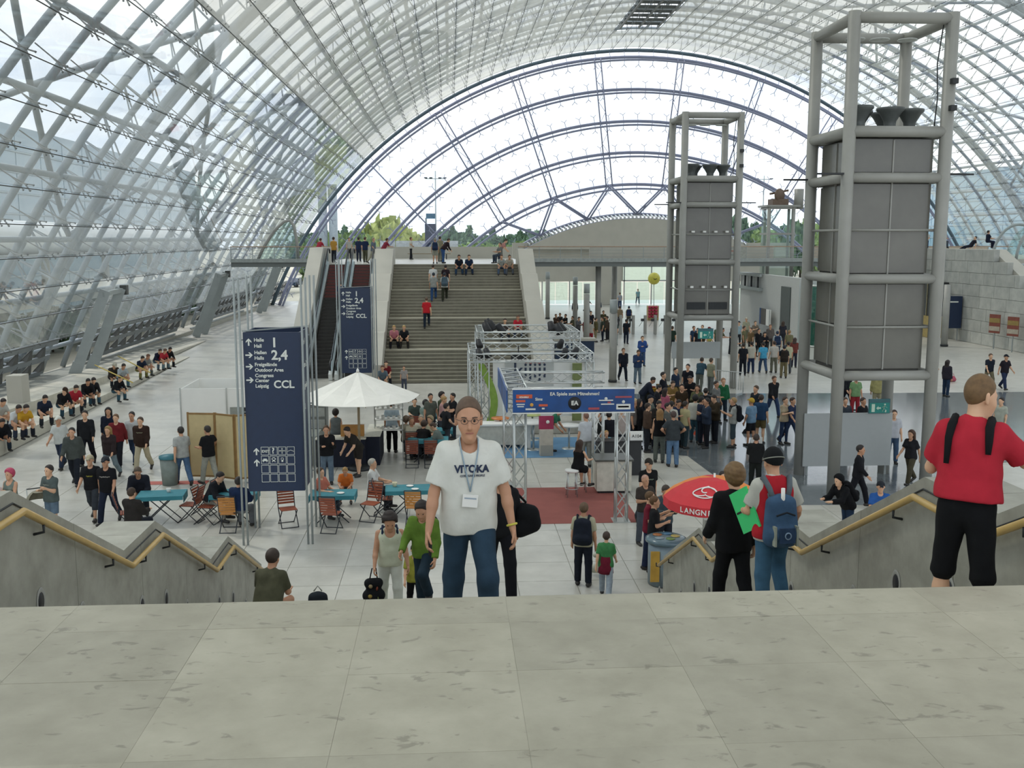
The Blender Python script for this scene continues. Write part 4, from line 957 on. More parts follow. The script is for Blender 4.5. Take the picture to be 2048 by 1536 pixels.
# --- big white parasol and food stand
um = thing('parasol', 'large white octagonal market parasol over the food stand', 'parasol', (-2.9, 31.3, 0))
rim = [(1.95 * math.cos(k * PI / 4 + .2), 1.95 * math.sin(k * PI / 4 + .2), 2.32) for k in range(8)]; ap = (0, 0, 3.12)
cnv = mat('parasol_canvas', hexc('e4e2da'), .8, 0, .02)
for k in range(8):
    a, b = Vector(rim[k]), Vector(rim[(k + 1) % 8]); A = Vector(ap)
    mid = [(A * (1 - s) + p * s) - Vector((0, 0, .1 * math.sin(PI * s))) * (1 if i == 1 else .0) for s in (.33, .66) for i, p in enumerate((a, (a + b) / 2, b))]
    vs_ = [A] + mid + [a, (a + b) / 2 - Vector((0, 0, .02)), b]; nb = len(vs_)
    vs_ += [v - Vector((0, 0, .012)) for v in vs_]
    f_ = [(0, 1, 2), (0, 2, 3), (1, 4, 5, 2), (2, 5, 6, 3), (4, 7, 8, 5), (5, 8, 9, 6)]
    f_ += [tuple(i + nb for i in reversed(q)) for q in f_] + [(7, 7 + nb, 8 + nb, 8), (8, 8 + nb, 9 + nb, 9)]
    MB().add(vs_, f_).build('canopy_panel', cnv, um)
    MB().tube([ap - Vector((0, 0, .05)) if False else Vector(ap) - Vector((0, 0, .06)), a - Vector((0, 0, .03))], .014, 5).build('rib', mat('rib_wood', hexc('9b8a6d'), .6), um)
MB().tube([(0, 0, 0), (0, 0, 3.18)], .04, 10).build('pole', mat('rib_wood', (0, 0, 0)), um); MB().lathe([(0, .12), (.35, .1), (.4, 0), (0, 0)], n=18).build('base', M_DARK, um); MB().lathe([(0, .12), (.04, .06), (.05, 0)], n=10).build('finial', M_WHITE, um, loc=(0, 0, 3.12))
M_NCLOTH = mat('navy_cloth', hexc('161b2b'), .9, 0, .15, 4)
fs_ = thing('food_counter', 'food counter draped in dark navy cloth under the white parasol', 'counter', (-4.3, 31.6, 0))
MB().bx(0, 1.55, 0, .6, 0, .9).build('cloth_front', M_NCLOTH, fs_); MB().bx(-.03, 1.58, -.03, .65, .9, .93).build('counter_top', mat('tray_white', hexc('cbc9bb'), .5), fs_); MB().bx(1.55, 2.0, .2, 2.2, 0, .95).build('side_cloth', M_NCLOTH, fs_); MB().bx(1.52, 2.03, .15, 2.25, .95, .98).build('side_top', mat('tray_white', (0, 0, 0)), fs_)
MB().bx(.75, 1.5, .35, .5, .93, 1.3).build('wood_board', mat('tray_wood', hexc('b07f42'), .6), fs_)
MB().bx(-.4, -.02, .3, 1.6, 0, .95).build('side_cabinet', mat('cabinet_steel', hexc('8b9088'), .4), fs_)
sh = thing('display_shelf', 'glass display shelf with white crockery under the parasol', 'shelf', (-2.55, 33.0, 0))
for z in (.9, 1.25, 1.6, 1.92): MB().bx(0, .95, 0, .4, z, z + .03).build('shelf_board', M_WHITE, sh)
for x in (0, .92): MB().bx(x, x + .03, .0, .03, 0, 1.95).build('upright', M_ALU, sh); MB().bx(x, x + .03, .37, .4, 0, 1.95).build('upright', M_ALU, sh)
rb = random.Random(9)
cup = MB().lathe([(0, 0), (.035, 0), (.05, .08), (.045, .085), (.03, .01), (0, .01)], n=10).mesh('cup')
for z, zl in ((.93, 'lowest'), (1.28, 'second'), (1.63, 'third')):
    for k in range(5): tag(put('cup', cup, mat('cup_white', hexc('d8d8d2'), .4), loc=(-2.45 + .18 * k, 33.2, z), scale=rb.uniform(.9, 1.4)), 'white cup on the %s board of the display shelf' % zl, 'cup', 'cups on the display shelf')
for k in range(5): tag(MB().tube([(0, 0, 0), (0, 0, .18), (0, 0, .24), (0, 0, .3)], [.035, .035, .014, .014], 8).build('bottle', mat('bottle_dark', hexc('3b3f52'), .3), loc=(-2.42 + .18 * k, 33.2, 1.95)), 'dark bottle on top of the display shelf', 'bottle', 'bottles on the display shelf')
bk = thing('back_cabinet', 'grey catering cabinet left under the white parasol', 'cabinet', (-5.1, 33.6, 0)); MB().bx(0, .9, 0, .6, 0, 1.9).build('body', mat('cabinet_grey', hexc('777a75'), .5), bk)
for z in (.5, .9, 1.3): MB().bx(.05, .85, -.02, 0, z, z + .3).build('tray_front', mat('tray_steel', hexc('a7aaa4'), .4), bk)
# --- white exhibition cubicle and folding screens at the left
cb = thing('exhibition_cubicle', 'white partition cubicle behind the nearest wayfinding column', 'booth', (-8.9, 33.2, 0))
for (x0, x1, y0, y1) in ((0, 1.5, 0, .05), (1.5, 2.75, 0, .05), (0, .05, .05, 2.4), (0, 1.5, 2.4, 2.45)): MB().bx(x0 + .01, x1 - .01, y0, y1, .02, 2.35).build('partition', M_WHITE, cb)
MB().bx(1.4, 2.9, 2.2, 2.25, .02, 2.85).build('partition', M_WHITE, cb)
MB().bx(1.6, 2.2, -.02, 0, 1.05, 1.72).build('window_opening', mat('cubicle_grey', hexc('8b8f88'), .6), cb); MB().bx(2.05, 2.17, -.03, -.02, 1.1, 1.7).build('dark_slot', M_DARK, cb)
for x in (0, 1.5, 2.75): MB().bx(x - .02, x + .02, -.03, .02, 0, 2.38).build('post', M_ALU, cb)
fsn = thing('folding_screen', 'cream folding screen with wooden frames behind the wayfinding column', 'screen', (-7.95, 30.3, 0))
xs_ = [(0, 0), (.85, -.12), (1.5, -.5), (2.3, -.2)]
for (a, b) in zip(xs_, xs_[1:]):
    A, B = Vector((*a, 0)), Vector((*b, 0)); ang = math.atan2(B.y - A.y, B.x - A.x); L = (B - A).length; R = Matrix.Rotation(ang, 3, 'Z')
    MB().box(A + R @ Vector((L / 2, 0, 1.05)), (L - .06, .03, 1.9), M=R).build('screen_panel', mat('screen_cream', hexc('c3b184'), .7, 0, .05), fsn)
    for s in (.02, L - .02): MB().box(A + R @ Vector((s, 0, 1.03)), (.05, .05, 2.06), M=R).build('frame_post', mat('screen_wood', hexc('8a6a3c'), .6), fsn)
    for z in (.1, 2.02): MB().box(A + R @ Vector((L / 2, 0, z)), (L, .045, .05), M=R).build('frame_rail', mat('screen_wood', (0, 0, 0)), fsn)
cb2 = thing('grey_bin', 'grey plastic bin with teal lid beside the folding screen', 'bin', (-8.35, 29.6, 0)); MB().lathe([(0, 0), (.22, 0), (.27, .8), (0, .8)], n=16).build('bin_body', mat('bin_grey', hexc('7b8580'), .6), cb2); MB().lathe([(.29, .8), (.29, .88), (0, .92)], n=16).build('lid', mat('bin_teal', hexc('2f6d78'), .5), cb2)
# --- ice cream parasol and round freezer
la = thing('parasol', 'red and orange ice cream parasol with a white swirl heart', 'parasol', (5.35, 19.6, 0))
mred = mat('canvas_red', hexc('c7343c'), .8, 0, .04); mor = mat('canvas_orange', hexc('d8823f'), .8, 0, .04)
n8 = 8; R0 = 1.02
for k in range(n8):
    g0, g1 = 2 * PI * (k - .5) / n8 + .25, 2 * PI * (k + .5) / n8 + .25; vs_ = []; 
    prof = [(0, 2.42), (.3, 2.4), (.6, 2.3), (.85, 2.16), (R0, 2.02), (R0 + .01, 1.84)]
    for (r, z) in prof:
        for s in (0, .5, 1):
            g = g0 + (g1 - g0) * s; q = r * (1 - .04 * (s == .5) * 0); vs_.append((q * math.cos(g), q * math.sin(g), z))
    m_ = len(vs_); f_ = []
    for i in range(5):
        for s in (0, 1): f_.append((3 * i + s, 3 * i + s + 1, 3 * i + s + 4, 3 * i + s + 3))
    vs_ += [(v[0] * .99, v[1] * .99, v[2] - .012) for v in vs_]; f_ += [tuple(i + m_ for i in reversed(q)) for q in f_]
    cdeg = math.degrees((g0 + g1) / 2) % 360
    MB().add(vs_, f_).build('canopy_panel', mor if (k % 4 == 3 or cdeg < 100) else mred, la)
MB().tube([(0, 0, 0), (0, 0, 2.5)], .022, 8).build('pole', M_WHITE, la); MB().lathe([(0, .1), (.25, .08), (.28, 0), (0, 0)], n=16).build('base', M_WHITE, la)
# logo and lettering laid on the facing panel of the canopy
def on_canopy(g, r):
    zz = np.interp(r, [p[0] for p in prof[:5]], [p[1] for p in prof[:5]]); return Vector((r * math.cos(g), r * math.sin(g), zz + .012))
gl_ = D(-118); heart = []
for k in range(40):
    t = k / 39; a = -.7 + t * 7.5; rr_ = .05 + .022 * a if a > -2 else .05
    heart.append((rr_ * math.cos(a + 2) * 1.35, rr_ * math.sin(a + 2)))
MB().tube([on_canopy(gl_ + a / .68, .66 + b) for a, b in heart], .014, 6).build('swirl_logo', M_WHITE, la)
h2 = [(.30 * math.sin(s) ** 3 * .8, .22 * (math.cos(s) - .35 * math.cos(2 * s) - .15 * math.cos(3 * s)) * .8) for s in [2 * PI * k / 36 for k in range(36)]]
MB().tube([on_canopy(gl_ + a / .66, .68 + b * .8) for a, b in h2], .013, 6, closed=True).build('heart_outline', M_WHITE, la)
for i, c in enumerate('LANGNESE'):
    g = gl_ - .42 + .115 * i; me = text_mesh(c, .15, align='CENTER', bold=.003); me.materials.clear()
    put('lettering', me, M_WHITE, la, loc=(1.035 * math.cos(g), 1.035 * math.sin(g), 1.88), rot=(PI / 2, 0, g + PI / 2))
fz = thing('round_freezer', 'cylindrical ice cream freezer with a printed round lid', 'freezer', (4.5, 20.15, 0))
MB().lathe([(0, .02), (.37, .02), (.37, .92), (0, .92)], n=28).build('body', mat('freezer_steel', hexc('7f8f98'), .35, .3, .06), fz)
MB().lathe([(.37, .9), (.43, .93), (.43, .99), (.36, 1.02), (0, 1.03)], n=28).build('lid', mat('freezer_lid', hexc('5f7680'), .2), fz)
for k, c in enumerate(('b9a65a', '3f6f8f', 'a86a3a', '8fa0a8', '6b8a4a')): MB().lathe([(0, 0), (.1, 0), (.1, .006), (0, .006)], n=12).build('lid_picture', mat('lid_' + c, hexc(c), .3), fz, loc=(.2 * math.cos(k * 1.25), .2 * math.sin(k * 1.25), 1.03))
MB().bx(-.385, -.2, -.35, -.31, .15, .8).build('door_panel', mat('freezer_yellow', hexc('b9933f'), .4), fz)
# --- folding garden chairs and tables
M_TEAL = mat('teal_cloth', hexc('2f7a86'), .7, 0, .1, 4); M_SLAT = mat('chair_slat', hexc('9a5238'), .5, 0, .1); M_CHF = mat('chair_frame', hexc('2c3138'), .5, .2, .05)
def chair_parts():
    p = []
    for k in range(6): p.append(('seat_slat', MB().bx(-.2, .2, -.19 + .065 * k, -.14 + .065 * k, .44, .46).mesh('seat_slat'), M_SLAT))
    for k in range(6): p.append(('back_slat', MB().box((0, .24 + .018 * k, .55 + .068 * k), (.4, .018, .05)).mesh('back_slat'), M_SLAT))
    for sx in (-.21, .21):
        p.append(('leg', MB().tube([(sx, -.24, 0), (sx, .2, .45), (sx, .35, .95)], .013, 6).mesh('leg'), M_CHF))
        p.append(('leg', MB().tube([(sx * .92, .3, 0), (sx * .92, -.2, .44)], .013, 6).mesh('leg'), M_CHF))
        p.append(('seat_rail', MB().tube([(sx * .92, -.2, .435), (sx * .92, .2, .435)], .01, 5).mesh('seat_rail'), M_CHF))
    for y, z in ((-.24, .01), (.3, .01), (.35, .95)): p.append(('cross_bar', MB().tube([(-.21, y, z), (.21, y, z)], .011, 5).mesh('cross_bar'), M_CHF))
    return p
CHAIR = chair_parts()
def chair(x, y, rz, lab, grp='folding garden chairs', slat=None):
    c = thing('folding_chair', lab, 'chair', (x, y, 0), rz, grp)
    for n, me, m in CHAIR: put(n, me, slat if (slat and 'slat' in n) else m, c)
    return c
def cafe_table(x, y, rz, lab, L=1.15, Wd=.7):
    t = thing('cafe_table', lab, 'table', (x, y, 0), rz, 'cafe tables')
    MB().bx(-L / 2, L / 2, -Wd / 2, Wd / 2, .72, .74).build('table_top', M_TEAL, t)
    tc_ = MB().bx(-L / 2 - .01, L / 2 + .01, -Wd / 2 - .01, Wd / 2 + .01, .74, .745)
    tc_.bx(-L / 2 - .015, -L / 2 - .005, -Wd / 2, Wd / 2, .56, .745); tc_.bx(L / 2 + .005, L / 2 + .015, -Wd / 2, Wd / 2, .56, .745); tc_.bx(-L / 2, L / 2, -Wd / 2 - .015, -Wd / 2 - .005, .64, .745)
    tc_.build('table_cloth', M_TEAL, t)
    for s in (-1, 1):
        MB().tube([(-L * .36, s * Wd * .36, 0), (L * .3, s * Wd * .36, .72)], .014, 6).build('leg', M_CHF, t); MB().tube([(L * .36, s * Wd * .33, 0), (-L * .3, s * Wd * .33, .72)], .014, 6).build('leg', M_CHF, t)
    return t
cafe_table(-7.45, 25.6, .1, 'teal cafe table between the seated men at the left')
cafe_table(-3.05, 25.4, .0, 'teal cafe table in front of the child in orange'); cafe_table(-1.15, 25.8, .05, 'teal cafe table of the white-haired man')
cafe_table(-5.6, 25.6, .0, 'teal cafe table half hidden by the wayfinding column')
plate = MB().lathe([(0, .005), (.06, .005), (.1, .018), (.1, .022), (.055, .01), (0, .01)], n=16).mesh('plate')
tag(put('plate', plate, M_WHITE, loc=(-1.1, 25.95, .745)), 'white plate nearest the white-haired man', 'plate'); tag(put('plate', plate, M_WHITE, loc=(-.95, 25.6, .745)), 'white plate at the front edge of the table', 'plate')
tag(put('cup', cup, mat('cup_cream', hexc('d8cfae'), .5), loc=(-1.5, 25.95, .745), scale=1.4), 'cream cup on the white-haired man\'s table', 'cup'); tag(put('cup', cup, M_WHITE, loc=(-7.3, 25.7, .745), scale=1.3), 'white cup on the leftmost teal table', 'cup')
tag(put('plate', plate, M_WHITE, loc=(-2.85, 25.3, .745)), 'white plate on the table of the child in orange', 'plate')
PC = PI
chair(-6.75, 25.6, -PI / 2 - .2, 'empty slatted chair right of the leftmost teal table'); chair(-6.6, 26.3, -PI / 2 - .2, 'empty slatted chair behind the leftmost teal table')
chair(-8.1, 24.9, PI / 2 + .3, 'slatted chair seen from behind beside the black-shirted walker')
chair(-6.25, 25.4, PI / 2 - .2, 'slatted chair under the man bending at the hidden table'); chair(-5.55, 24.7, PI, 'wooden chair with an orange back in front of the wayfinding column', slat=mat('chair_orange', hexc('b57a35'), .5))
chair(-4.15, 25.0, .35, 'empty slatted chair under the wayfinding column'); chair(-3.0, 24.5, PI - .2, 'empty slatted chair in front of the teal table')
chair(-2.1, 25.4, -.4, 'empty slatted chair between the two right teal tables'); chair(-1.75, 25.9, PI / 2, 'slatted chair under the white-haired man'); chair(-.95, 25.0, PI - .1, 'orange slatted chair under the white-haired man\'s table', slat=mat('chair_orange', (0, 0, 0)))
for k, (x, y) in enumerate(((-1.25, 31.6), (-.65, 31.55))): chair(x, y, PI, ('brown chair with a tall back, left of a pair behind the parasol', 'brown chair with a tall back, right of a pair behind the parasol')[k], slat=mat('chair_brown', hexc('7a3a24'), .5))
for k, (x, y) in enumerate(((-1.3, 32.9), (-1.3, 36.0), (-.1, 36.2))): chair(x, y, PI, ('brown chair between the two rear tables', 'red-brown chair by the crowded rear table on the left', 'red-brown chair by the crowded rear table on the right')[k], slat=mat('chair_brown', (0, 0, 0)))
cafe_table(-.75, 32.4, 0, 'rear teal cafe table behind the pair of brown chairs', 1.3); cafe_table(-.6, 34.0, 0, 'crowded middle teal cafe table', 1.3); cafe_table(-.5, 36.9, 0, 'farthest teal cafe table below the stairs', 1.3)
# --- crowd barrier, bollards, turnstile posts, odds and ends
cbn = thing('crowd_barrier', 'steel crowd barrier behind the group at the second tower', 'barrier', (12.1, 47.2, 0), -.75)
MB().tube([(0, 0, .1), (0, 0, 1.05), (2.2, 0, 1.05), (2.2, 0, .1)], .02, 6).build('frame', M_ALU, cbn)
for k in range(16): MB().tube([(.13 + .13 * k, 0, .2), (.13 + .13 * k, 0, 1.05)], .008, 5).build('bar', M_ALU, cbn)
for x in (.2, 2.0): MB().bar((x, -.3, .03), (x, .3, .03), .05).build('foot', M_ALU, cbn)
for k, px_ in enumerate((1241, 1266, 1290, 1310, 1330, 1352)):
    p = gz(px_, 668); b = thing('turnstile_post', ('first', 'second', 'third', 'fourth', 'fifth', 'last')[k] + ' grey turnstile post from the left below the footbridge', 'post', (p.x, p.y, 0), 0, 'turnstile posts')
    MB().bx(-.1, .1, -.14, .14, 0, 1.45).build('post_body', M_TOWER, b); MB().tube([(-.1, -.1, 1.2), (-.5, -.1, .6)], .02, 5).build('arm', M_STEEL, b); MB().bx(-.35, -.1, -.16, .0, 1.0, 1.2).build('reader', M_DARK, b)
ball = thing('yellow_balloon', 'large yellow balloon with a grin above the exit area', 'balloon', gy(1308, 557, 90)); bm = bmesh.new(); bmesh.ops.create_uvsphere(bm, u_segments=20, v_segments=14, radius=.55); me = bpy.data.meshes.new('ball'); bm.to_mesh(me); bm.free(); me.polygons.foreach_set('use_smooth', [True] * len(me.polygons))
put('balloon_skin', me, mat('balloon_yellow', hexc('c9c24e'), .4), ball); MB().tube([(0, 0, -.5), (.05, 0, -3.7)], .03, 5).build('tether', M_STEEL, ball); MB().tube([(-.15, -.54, .0), (0, -.56, -.06), (.15, -.54, 0)], .025, 5).build('grin', M_BLACK, ball)
cand_ = thing('red_display', 'tall red and white candy display stand near the turnstiles', 'display stand', gz(1305, 640)); MB().bx(-.5, .5, -.3, .3, 0, 1.3).build('stand', mat('display_tan', hexc('b09a6a'), .6), cand_)
for k in range(4):
    for j in range(3): MB().lathe([(0, -.14), (.12, -.1), (.16, 0), (.12, .1), (0, .14)], n=10).build('candy_bag', mat('candy_red', hexc('a82f4a'), .4), cand_, loc=(-.35 + .3 * j, -.36, .35 + .28 * k))
for k, (y, dz) in enumerate(((64.5, 0), (62.3, -.15))):
    ps = thing('poster_stand', ('left poster stand with a red and orange poster by the stone wall', 'right poster stand with a red and orange poster by the stone wall')[k], 'poster', (36.3, y, 0), -PI / 2 + .4)
    MB().bx(-.03, .03, -.03, .03, 0, 1.2).build('pole', M_STEEL, ps); MB().bx(-.42, .42, -.05, -.02, 1.05, 2.3).build('poster', mat('poster_red', hexc('7d4438'), .6), ps)
    MB().bx(-.4, .4, -.06, -.05, 1.75, 2.05).build('poster_band', mat('poster_ochre', hexc('8f7a45'), .6), ps); MB().bx(-.4, .4, -.06, -.05, 1.2, 1.5).build('poster_band', mat('poster_white', hexc('a9a090'), .6), ps)
nv = thing('wayfinding_column', 'small navy wayfinding column by the right stone wall', 'sign', (36.3, 70.2, 0)); MB().bx(-.5, .5, -.3, .3, .9, 3.2).build('panel', M_NAVY, nv); MB().bx(-.4, .2, -.312, -.302, 2.75, 2.85).build('print_block', M_SIGNTXT, nv); [MB().bx(s - .03, s + .03, -.03, .03, 0, .95).build('leg', M_STEEL, nv) for s in (-.4, .4)]
sw = thing('showcase', 'dark glazed showcase with yellow base by the stone wall', 'showcase', (36.2, 73.6, 0)); MB().bx(-.6, .6, -1.6, 1.6, 1.6, 4.1).build('case', mat('case_dark', hexc('2b2d2f'), .3), sw); MB().bx(-.6, .6, -1.6, 1.6, 0, 1.6).build('base', mat('case_yellow', hexc('a39058'), .6), sw)
for k in (-.8, 0, .8): MB().bx(-.66, -.6, k - .03, k + .03, 1.6, 4.1).build('mullion', mat('case_tan', hexc('8d866a'), .5), sw)
tbk = thing('navy_stall', 'low navy stall front behind the truss ring', 'stall', (6.4, 60.5, 0)); MB().bx(0, 2.4, 0, .6, 0, 1.1).build('front', mat('stall_navy', hexc('1f3450'), .6), tbk); MB().bx(-.1, 2.5, -.1, .7, 1.1, 1.25).build('counter_top', M_CREAM, tbk)
for k, (px_, py_) in enumerate(((300, 895), (310, 905))): pass
for k, (a, b) in enumerate((((190, 730), (265, 765)), ((236, 712), (300, 745)))):
    A, B = gz(*a, 1.5), gz(*b, 1.2); pl = tag(MB().tube([A, B], .03, 6).build('yellow_pole', mat('pole_yellow', hexc('b9a24a'), .5)), ('near yellow pole leaning over the people on the ledge', 'far yellow pole leaning over the people on the ledge')[k], 'pole')
# ================================================================== people: bodies grown from a posed skeleton
def surf_nets(Fv, o, h):
    """naive surface nets on a scalar grid -> verts, quads"""
    nx, ny, nz_ = Fv.shape; s = Fv < 0
    c = np.zeros((nx - 1, ny - 1, nz_ - 1), np.int8)
    for dx in (0, 1):
        for dy in (0, 1):
            for dz in (0, 1): c += s[dx:nx - 1 + dx, dy:ny - 1 + dy, dz:nz_ - 1 + dz]
    act = (c > 0) & (c < 8); ids = np.argwhere(act); n = len(ids)
    idx = -np.ones(act.shape, np.int64); idx[act] = np.arange(n)
    acc = np.zeros((n, 3)); cnt = np.zeros(n); I, J, K = ids.T
    for ax in range(3):
        for a in (0, 1):
            for b in (0, 1):
                off = [0, 0, 0]; oth = [q for q in range(3) if q != ax]; off[oth[0]] = a; off[oth[1]] = b
                f0 = Fv[I + off[0], J + off[1], K + off[2]]; e = list(off); e[ax] = 1
                f1 = Fv[I + e[0], J + e[1], K + e[2]]; m = (f0 < 0) != (f1 < 0)
                t = np.where(m, f0 / np.where(m, f0 - f1, 1), 0); p = np.zeros((n, 3)); p[:, oth[0]] = a; p[:, oth[1]] = b; p[:, ax] = t
                acc += p * m[:, None]; cnt += m
    V = (ids + acc / cnt[:, None]) * h + np.array(o); Q = []
    for ax in range(3):
        sl0 = [slice(None)] * 3; sl1 = [slice(None)] * 3; sl0[ax] = slice(0, -1); sl1[ax] = slice(1, None)
        m = s[tuple(sl0)] != s[tuple(sl1)]; e = np.argwhere(m); b_, c_ = [(1, 2), (2, 0), (0, 1)][ax]
        e = e[(e[:, b_] > 0) & (e[:, c_] > 0) & (e[:, b_] < Fv.shape[b_] - 1) & (e[:, c_] < Fv.shape[c_] - 1)]
        if not len(e): continue
        flip = s[e[:, 0], e[:, 1], e[:, 2]]
        def at(db, dc):
            q = e.copy(); q[:, b_] -= db; q[:, c_] -= dc; return idx[q[:, 0], q[:, 1], q[:, 2]]
        q = np.stack([at(1, 1), at(0, 1), at(0, 0), at(1, 0)], 1); q[~flip] = q[~flip][:, ::-1]; Q.append(q)
    return V, np.concatenate(Q)
class Sdf:
    """smooth union of tapered capsules, evaluated only near each one"""
    def __init__(s, lo, hi, h):
        s.h = h; s.lo = np.array(lo, float); s.n = np.ceil((np.array(hi) - s.lo) / h).astype(int) + 1
        s.F = np.full(s.n, .3, np.float32)
    def win(s, lo, hi):
        a = np.clip(np.floor((np.array(lo) - s.lo) / s.h).astype(int), 0, s.n - 1); b = np.clip(np.ceil((np.array(hi) - s.lo) / s.h).astype(int) + 1, 1, s.n)
        ax = [(s.lo[i] + s.h * np.arange(a[i], b[i])).astype(np.float32) for i in range(3)]
        return tuple(slice(a[i], b[i]) for i in range(3)), np.meshgrid(*ax, indexing='ij')
    def blend(s, sl, d, k):
        f = s.F[sl]
        if k <= 0: s.F[sl] = np.minimum(f, d); return
        q = np.clip(.5 + .5 * (f - d) / k, 0, 1); s.F[sl] = f * (1 - q) + d * q - k * q * (1 - q)
    def cap(s, a, b, ra, rb, k=.03, cuts=(), sq=None):
        a, b = np.array(a, float), np.array(b, float); ra, rb = max(ra, .72 * s.h), max(rb, .72 * s.h); R = max(ra, rb) + .07
        sl, (X, Y, Z) = s.win(np.minimum(a, b) - R, np.maximum(a, b) + R); d = b - a; L2 = max(1e-9, d.dot(d))
        px, py, pz = X - a[0], Y - a[1], Z - a[2]; t = np.clip((px * d[0] + py * d[1] + pz * d[2]) / L2, 0, 1)
        dd = np.sqrt((px - t * d[0]) ** 2 + (py - t * d[1]) ** 2 + (pz - t * d[2]) ** 2) - (ra + (rb - ra) * t)
        for (p, n) in cuts: dd = np.maximum(dd, (X - p[0]) * n[0] + (Y - p[1]) * n[1] + (Z - p[2]) * n[2])
        s.blend(sl, dd, k)
    def ell(s, c, r, R=None, k=.02, cuts=()):
        c = np.array(c, float); r = np.array(r, float); M = r.max() + .06
        sl, (X, Y, Z) = s.win(c - M, c + M); P = np.stack([X - c[0], Y - c[1], Z - c[2]], -1)
        if R is not None: P = P @ np.array(R)
        q = np.sqrt((P / r) ** 2 @ np.ones(3)); dd = (q - 1) * r.min()
        for (p, n) in cuts: dd = np.maximum(dd, (X - p[0]) * n[0] + (Y - p[1]) * n[1] + (Z - p[2]) * n[2])
        s.blend(sl, dd.astype(np.float32), k)
    def cut(s, p, n):
        ax = [(s.lo[i] + s.h * np.arange(s.n[i])).astype(np.float32) for i in range(3)]
        s.F = np.maximum(s.F, (ax[0][:, None, None] - p[0]) * n[0] + (ax[1][None, :, None] - p[1]) * n[1] + (ax[2][None, None, :] - p[2]) * n[2])
    def sub(s, a, b, ra, rb):
        a, b = np.array(a, float), np.array(b, float); R = max(ra, rb) + .05; sl, (X, Y, Z) = s.win(np.minimum(a, b) - R, np.maximum(a, b) + R); d = b - a; L2 = max(1e-9, d.dot(d))
        px, py, pz = X - a[0], Y - a[1], Z - a[2]; t = np.clip((px * d[0] + py * d[1] + pz * d[2]) / L2, 0, 1)
        s.F[sl] = np.maximum(s.F[sl], -(np.sqrt((px - t * d[0]) ** 2 + (py - t * d[1]) ** 2 + (pz - t * d[2]) ** 2) - (ra + (rb - ra) * t)))
    def wob(s, amp, fx):
        ax = [s.lo[i] + s.h * np.arange(s.n[i]) for i in range(3)]; X, Y, Z = ax[0][:, None, None], ax[1][None, :, None], ax[2][None, None, :]
        s.F = (s.F + amp * (np.sin(fx * Z + 9 * X + 4 * Y) * np.sin(13 * X - 5 * Z + 7 * Y) + .6 * np.sin(2.1 * fx * Z - 21 * X + 3))).astype(np.float32)
    def mesh(s, name):
        V, Q = surf_nets(s.F, s.lo, s.h)
        me = bpy.data.meshes.new(name); me.vertices.add(len(V)); me.vertices.foreach_set('co', V.astype(np.float32).ravel())
        me.loops.add(len(Q) * 4); me.polygons.add(len(Q)); me.loops.foreach_set('vertex_index', Q.ravel().astype(np.int32))
        me.polygons.foreach_set('loop_start', np.arange(0, len(Q) * 4, 4, dtype=np.int32))
        try: me.polygons.foreach_set('loop_total', np.full(len(Q), 4, np.int32))
        except Exception: pass
        me.update(calc_edges=True); me.validate(); me.polygons.foreach_set('use_smooth', np.ones(len(me.polygons), bool)); return me

def pose(**k):
    p = dict(lean=0, side=0, hl=3, hr=-3, kl=3, kr=3, bl=3, br=3, al=4, ar=-2, abl=9, abr=9, el=12, er=12, il=0, ir=0, yaw=0, nod=0, seat=None, turn=0)
    p.update(k); return p
POSES = {
 'stand': pose(), 'stand2': pose(ar=18, er=75, ir=20, hl=5, hr=-5), 'phone': pose(al=20, ar=20, el=85, er=85, il=28, ir=28, nod=20),
 'fold': pose(al=22, ar=22, el=80, er=90, il=55, ir=50), 'walk': pose(hl=24, hr=-18, kl=12, kr=22, al=-20, ar=22, el=15, er=25, lean=3), 'walk2': pose(hl=-17, hr=23, kl=25, kr=10, al=20, ar=-18, el=28, er=12, lean=3),
 'hips': pose(al=-15, ar=-15, abl=38, abr=38, el=70, er=70, il=60, ir=60), 'point': pose(ar=40, abr=40, er=10, al=15, el=70, il=20, hl=14, hr=-12, kl=4, kr=10),
 'bend': pose(lean=38, hl=8, hr=-4, al=50, ar=45, el=30, er=35, il=15, ir=15, nod=15), 'sit': pose(hl=86, hr=84, kl=84, kr=86, bl=7, br=7, al=28, ar=30, el=55, er=60, il=18, ir=20, seat=.47),
 'sitlean': pose(lean=26, hl=88, hr=86, kl=92, kr=80, bl=10, br=8, al=42, ar=48, el=62, er=58, il=22, ir=22, seat=.47, nod=18), 'ledge': pose(lean=30, hl=98, hr=94, kl=104, kr=98, bl=9, br=12, al=48, ar=44, el=48, er=55, il=24, ir=26, seat=.43, nod=24),
 'step': pose(lean=24, hl=92, hr=88, kl=98, kr=90, bl=12, br=14, al=40, ar=36, el=60, er=64, il=26, ir=22, seat=.4, nod=5), 'lean': pose(lean=30, al=62, ar=60, el=55, er=60, il=24, ir=24, hl=2, hr=-8, kl=4, kr=16),
 'stool': pose(hl=70, hr=74, kl=64, kr=70, bl=6, br=6, al=34, ar=40, el=50, er=50, il=16, ir=16, seat=.76, lean=8), 'climb': pose(hl=-4, hr=48, kl=6, kr=62, al=16, ar=-12, el=24, er=20, lean=8), 'carry': pose(al=24, ar=10, el=95, er=95, il=10, ir=40), 'lie': pose(lean=-35, hl=80, hr=82, kl=30, kr=20, al=-30, ar=-30, abl=20, abr=20, seat=.12)}
def rot(v, ax, deg):
    return Matrix.Rotation(math.radians(deg), 3, ax) @ Vector(v)
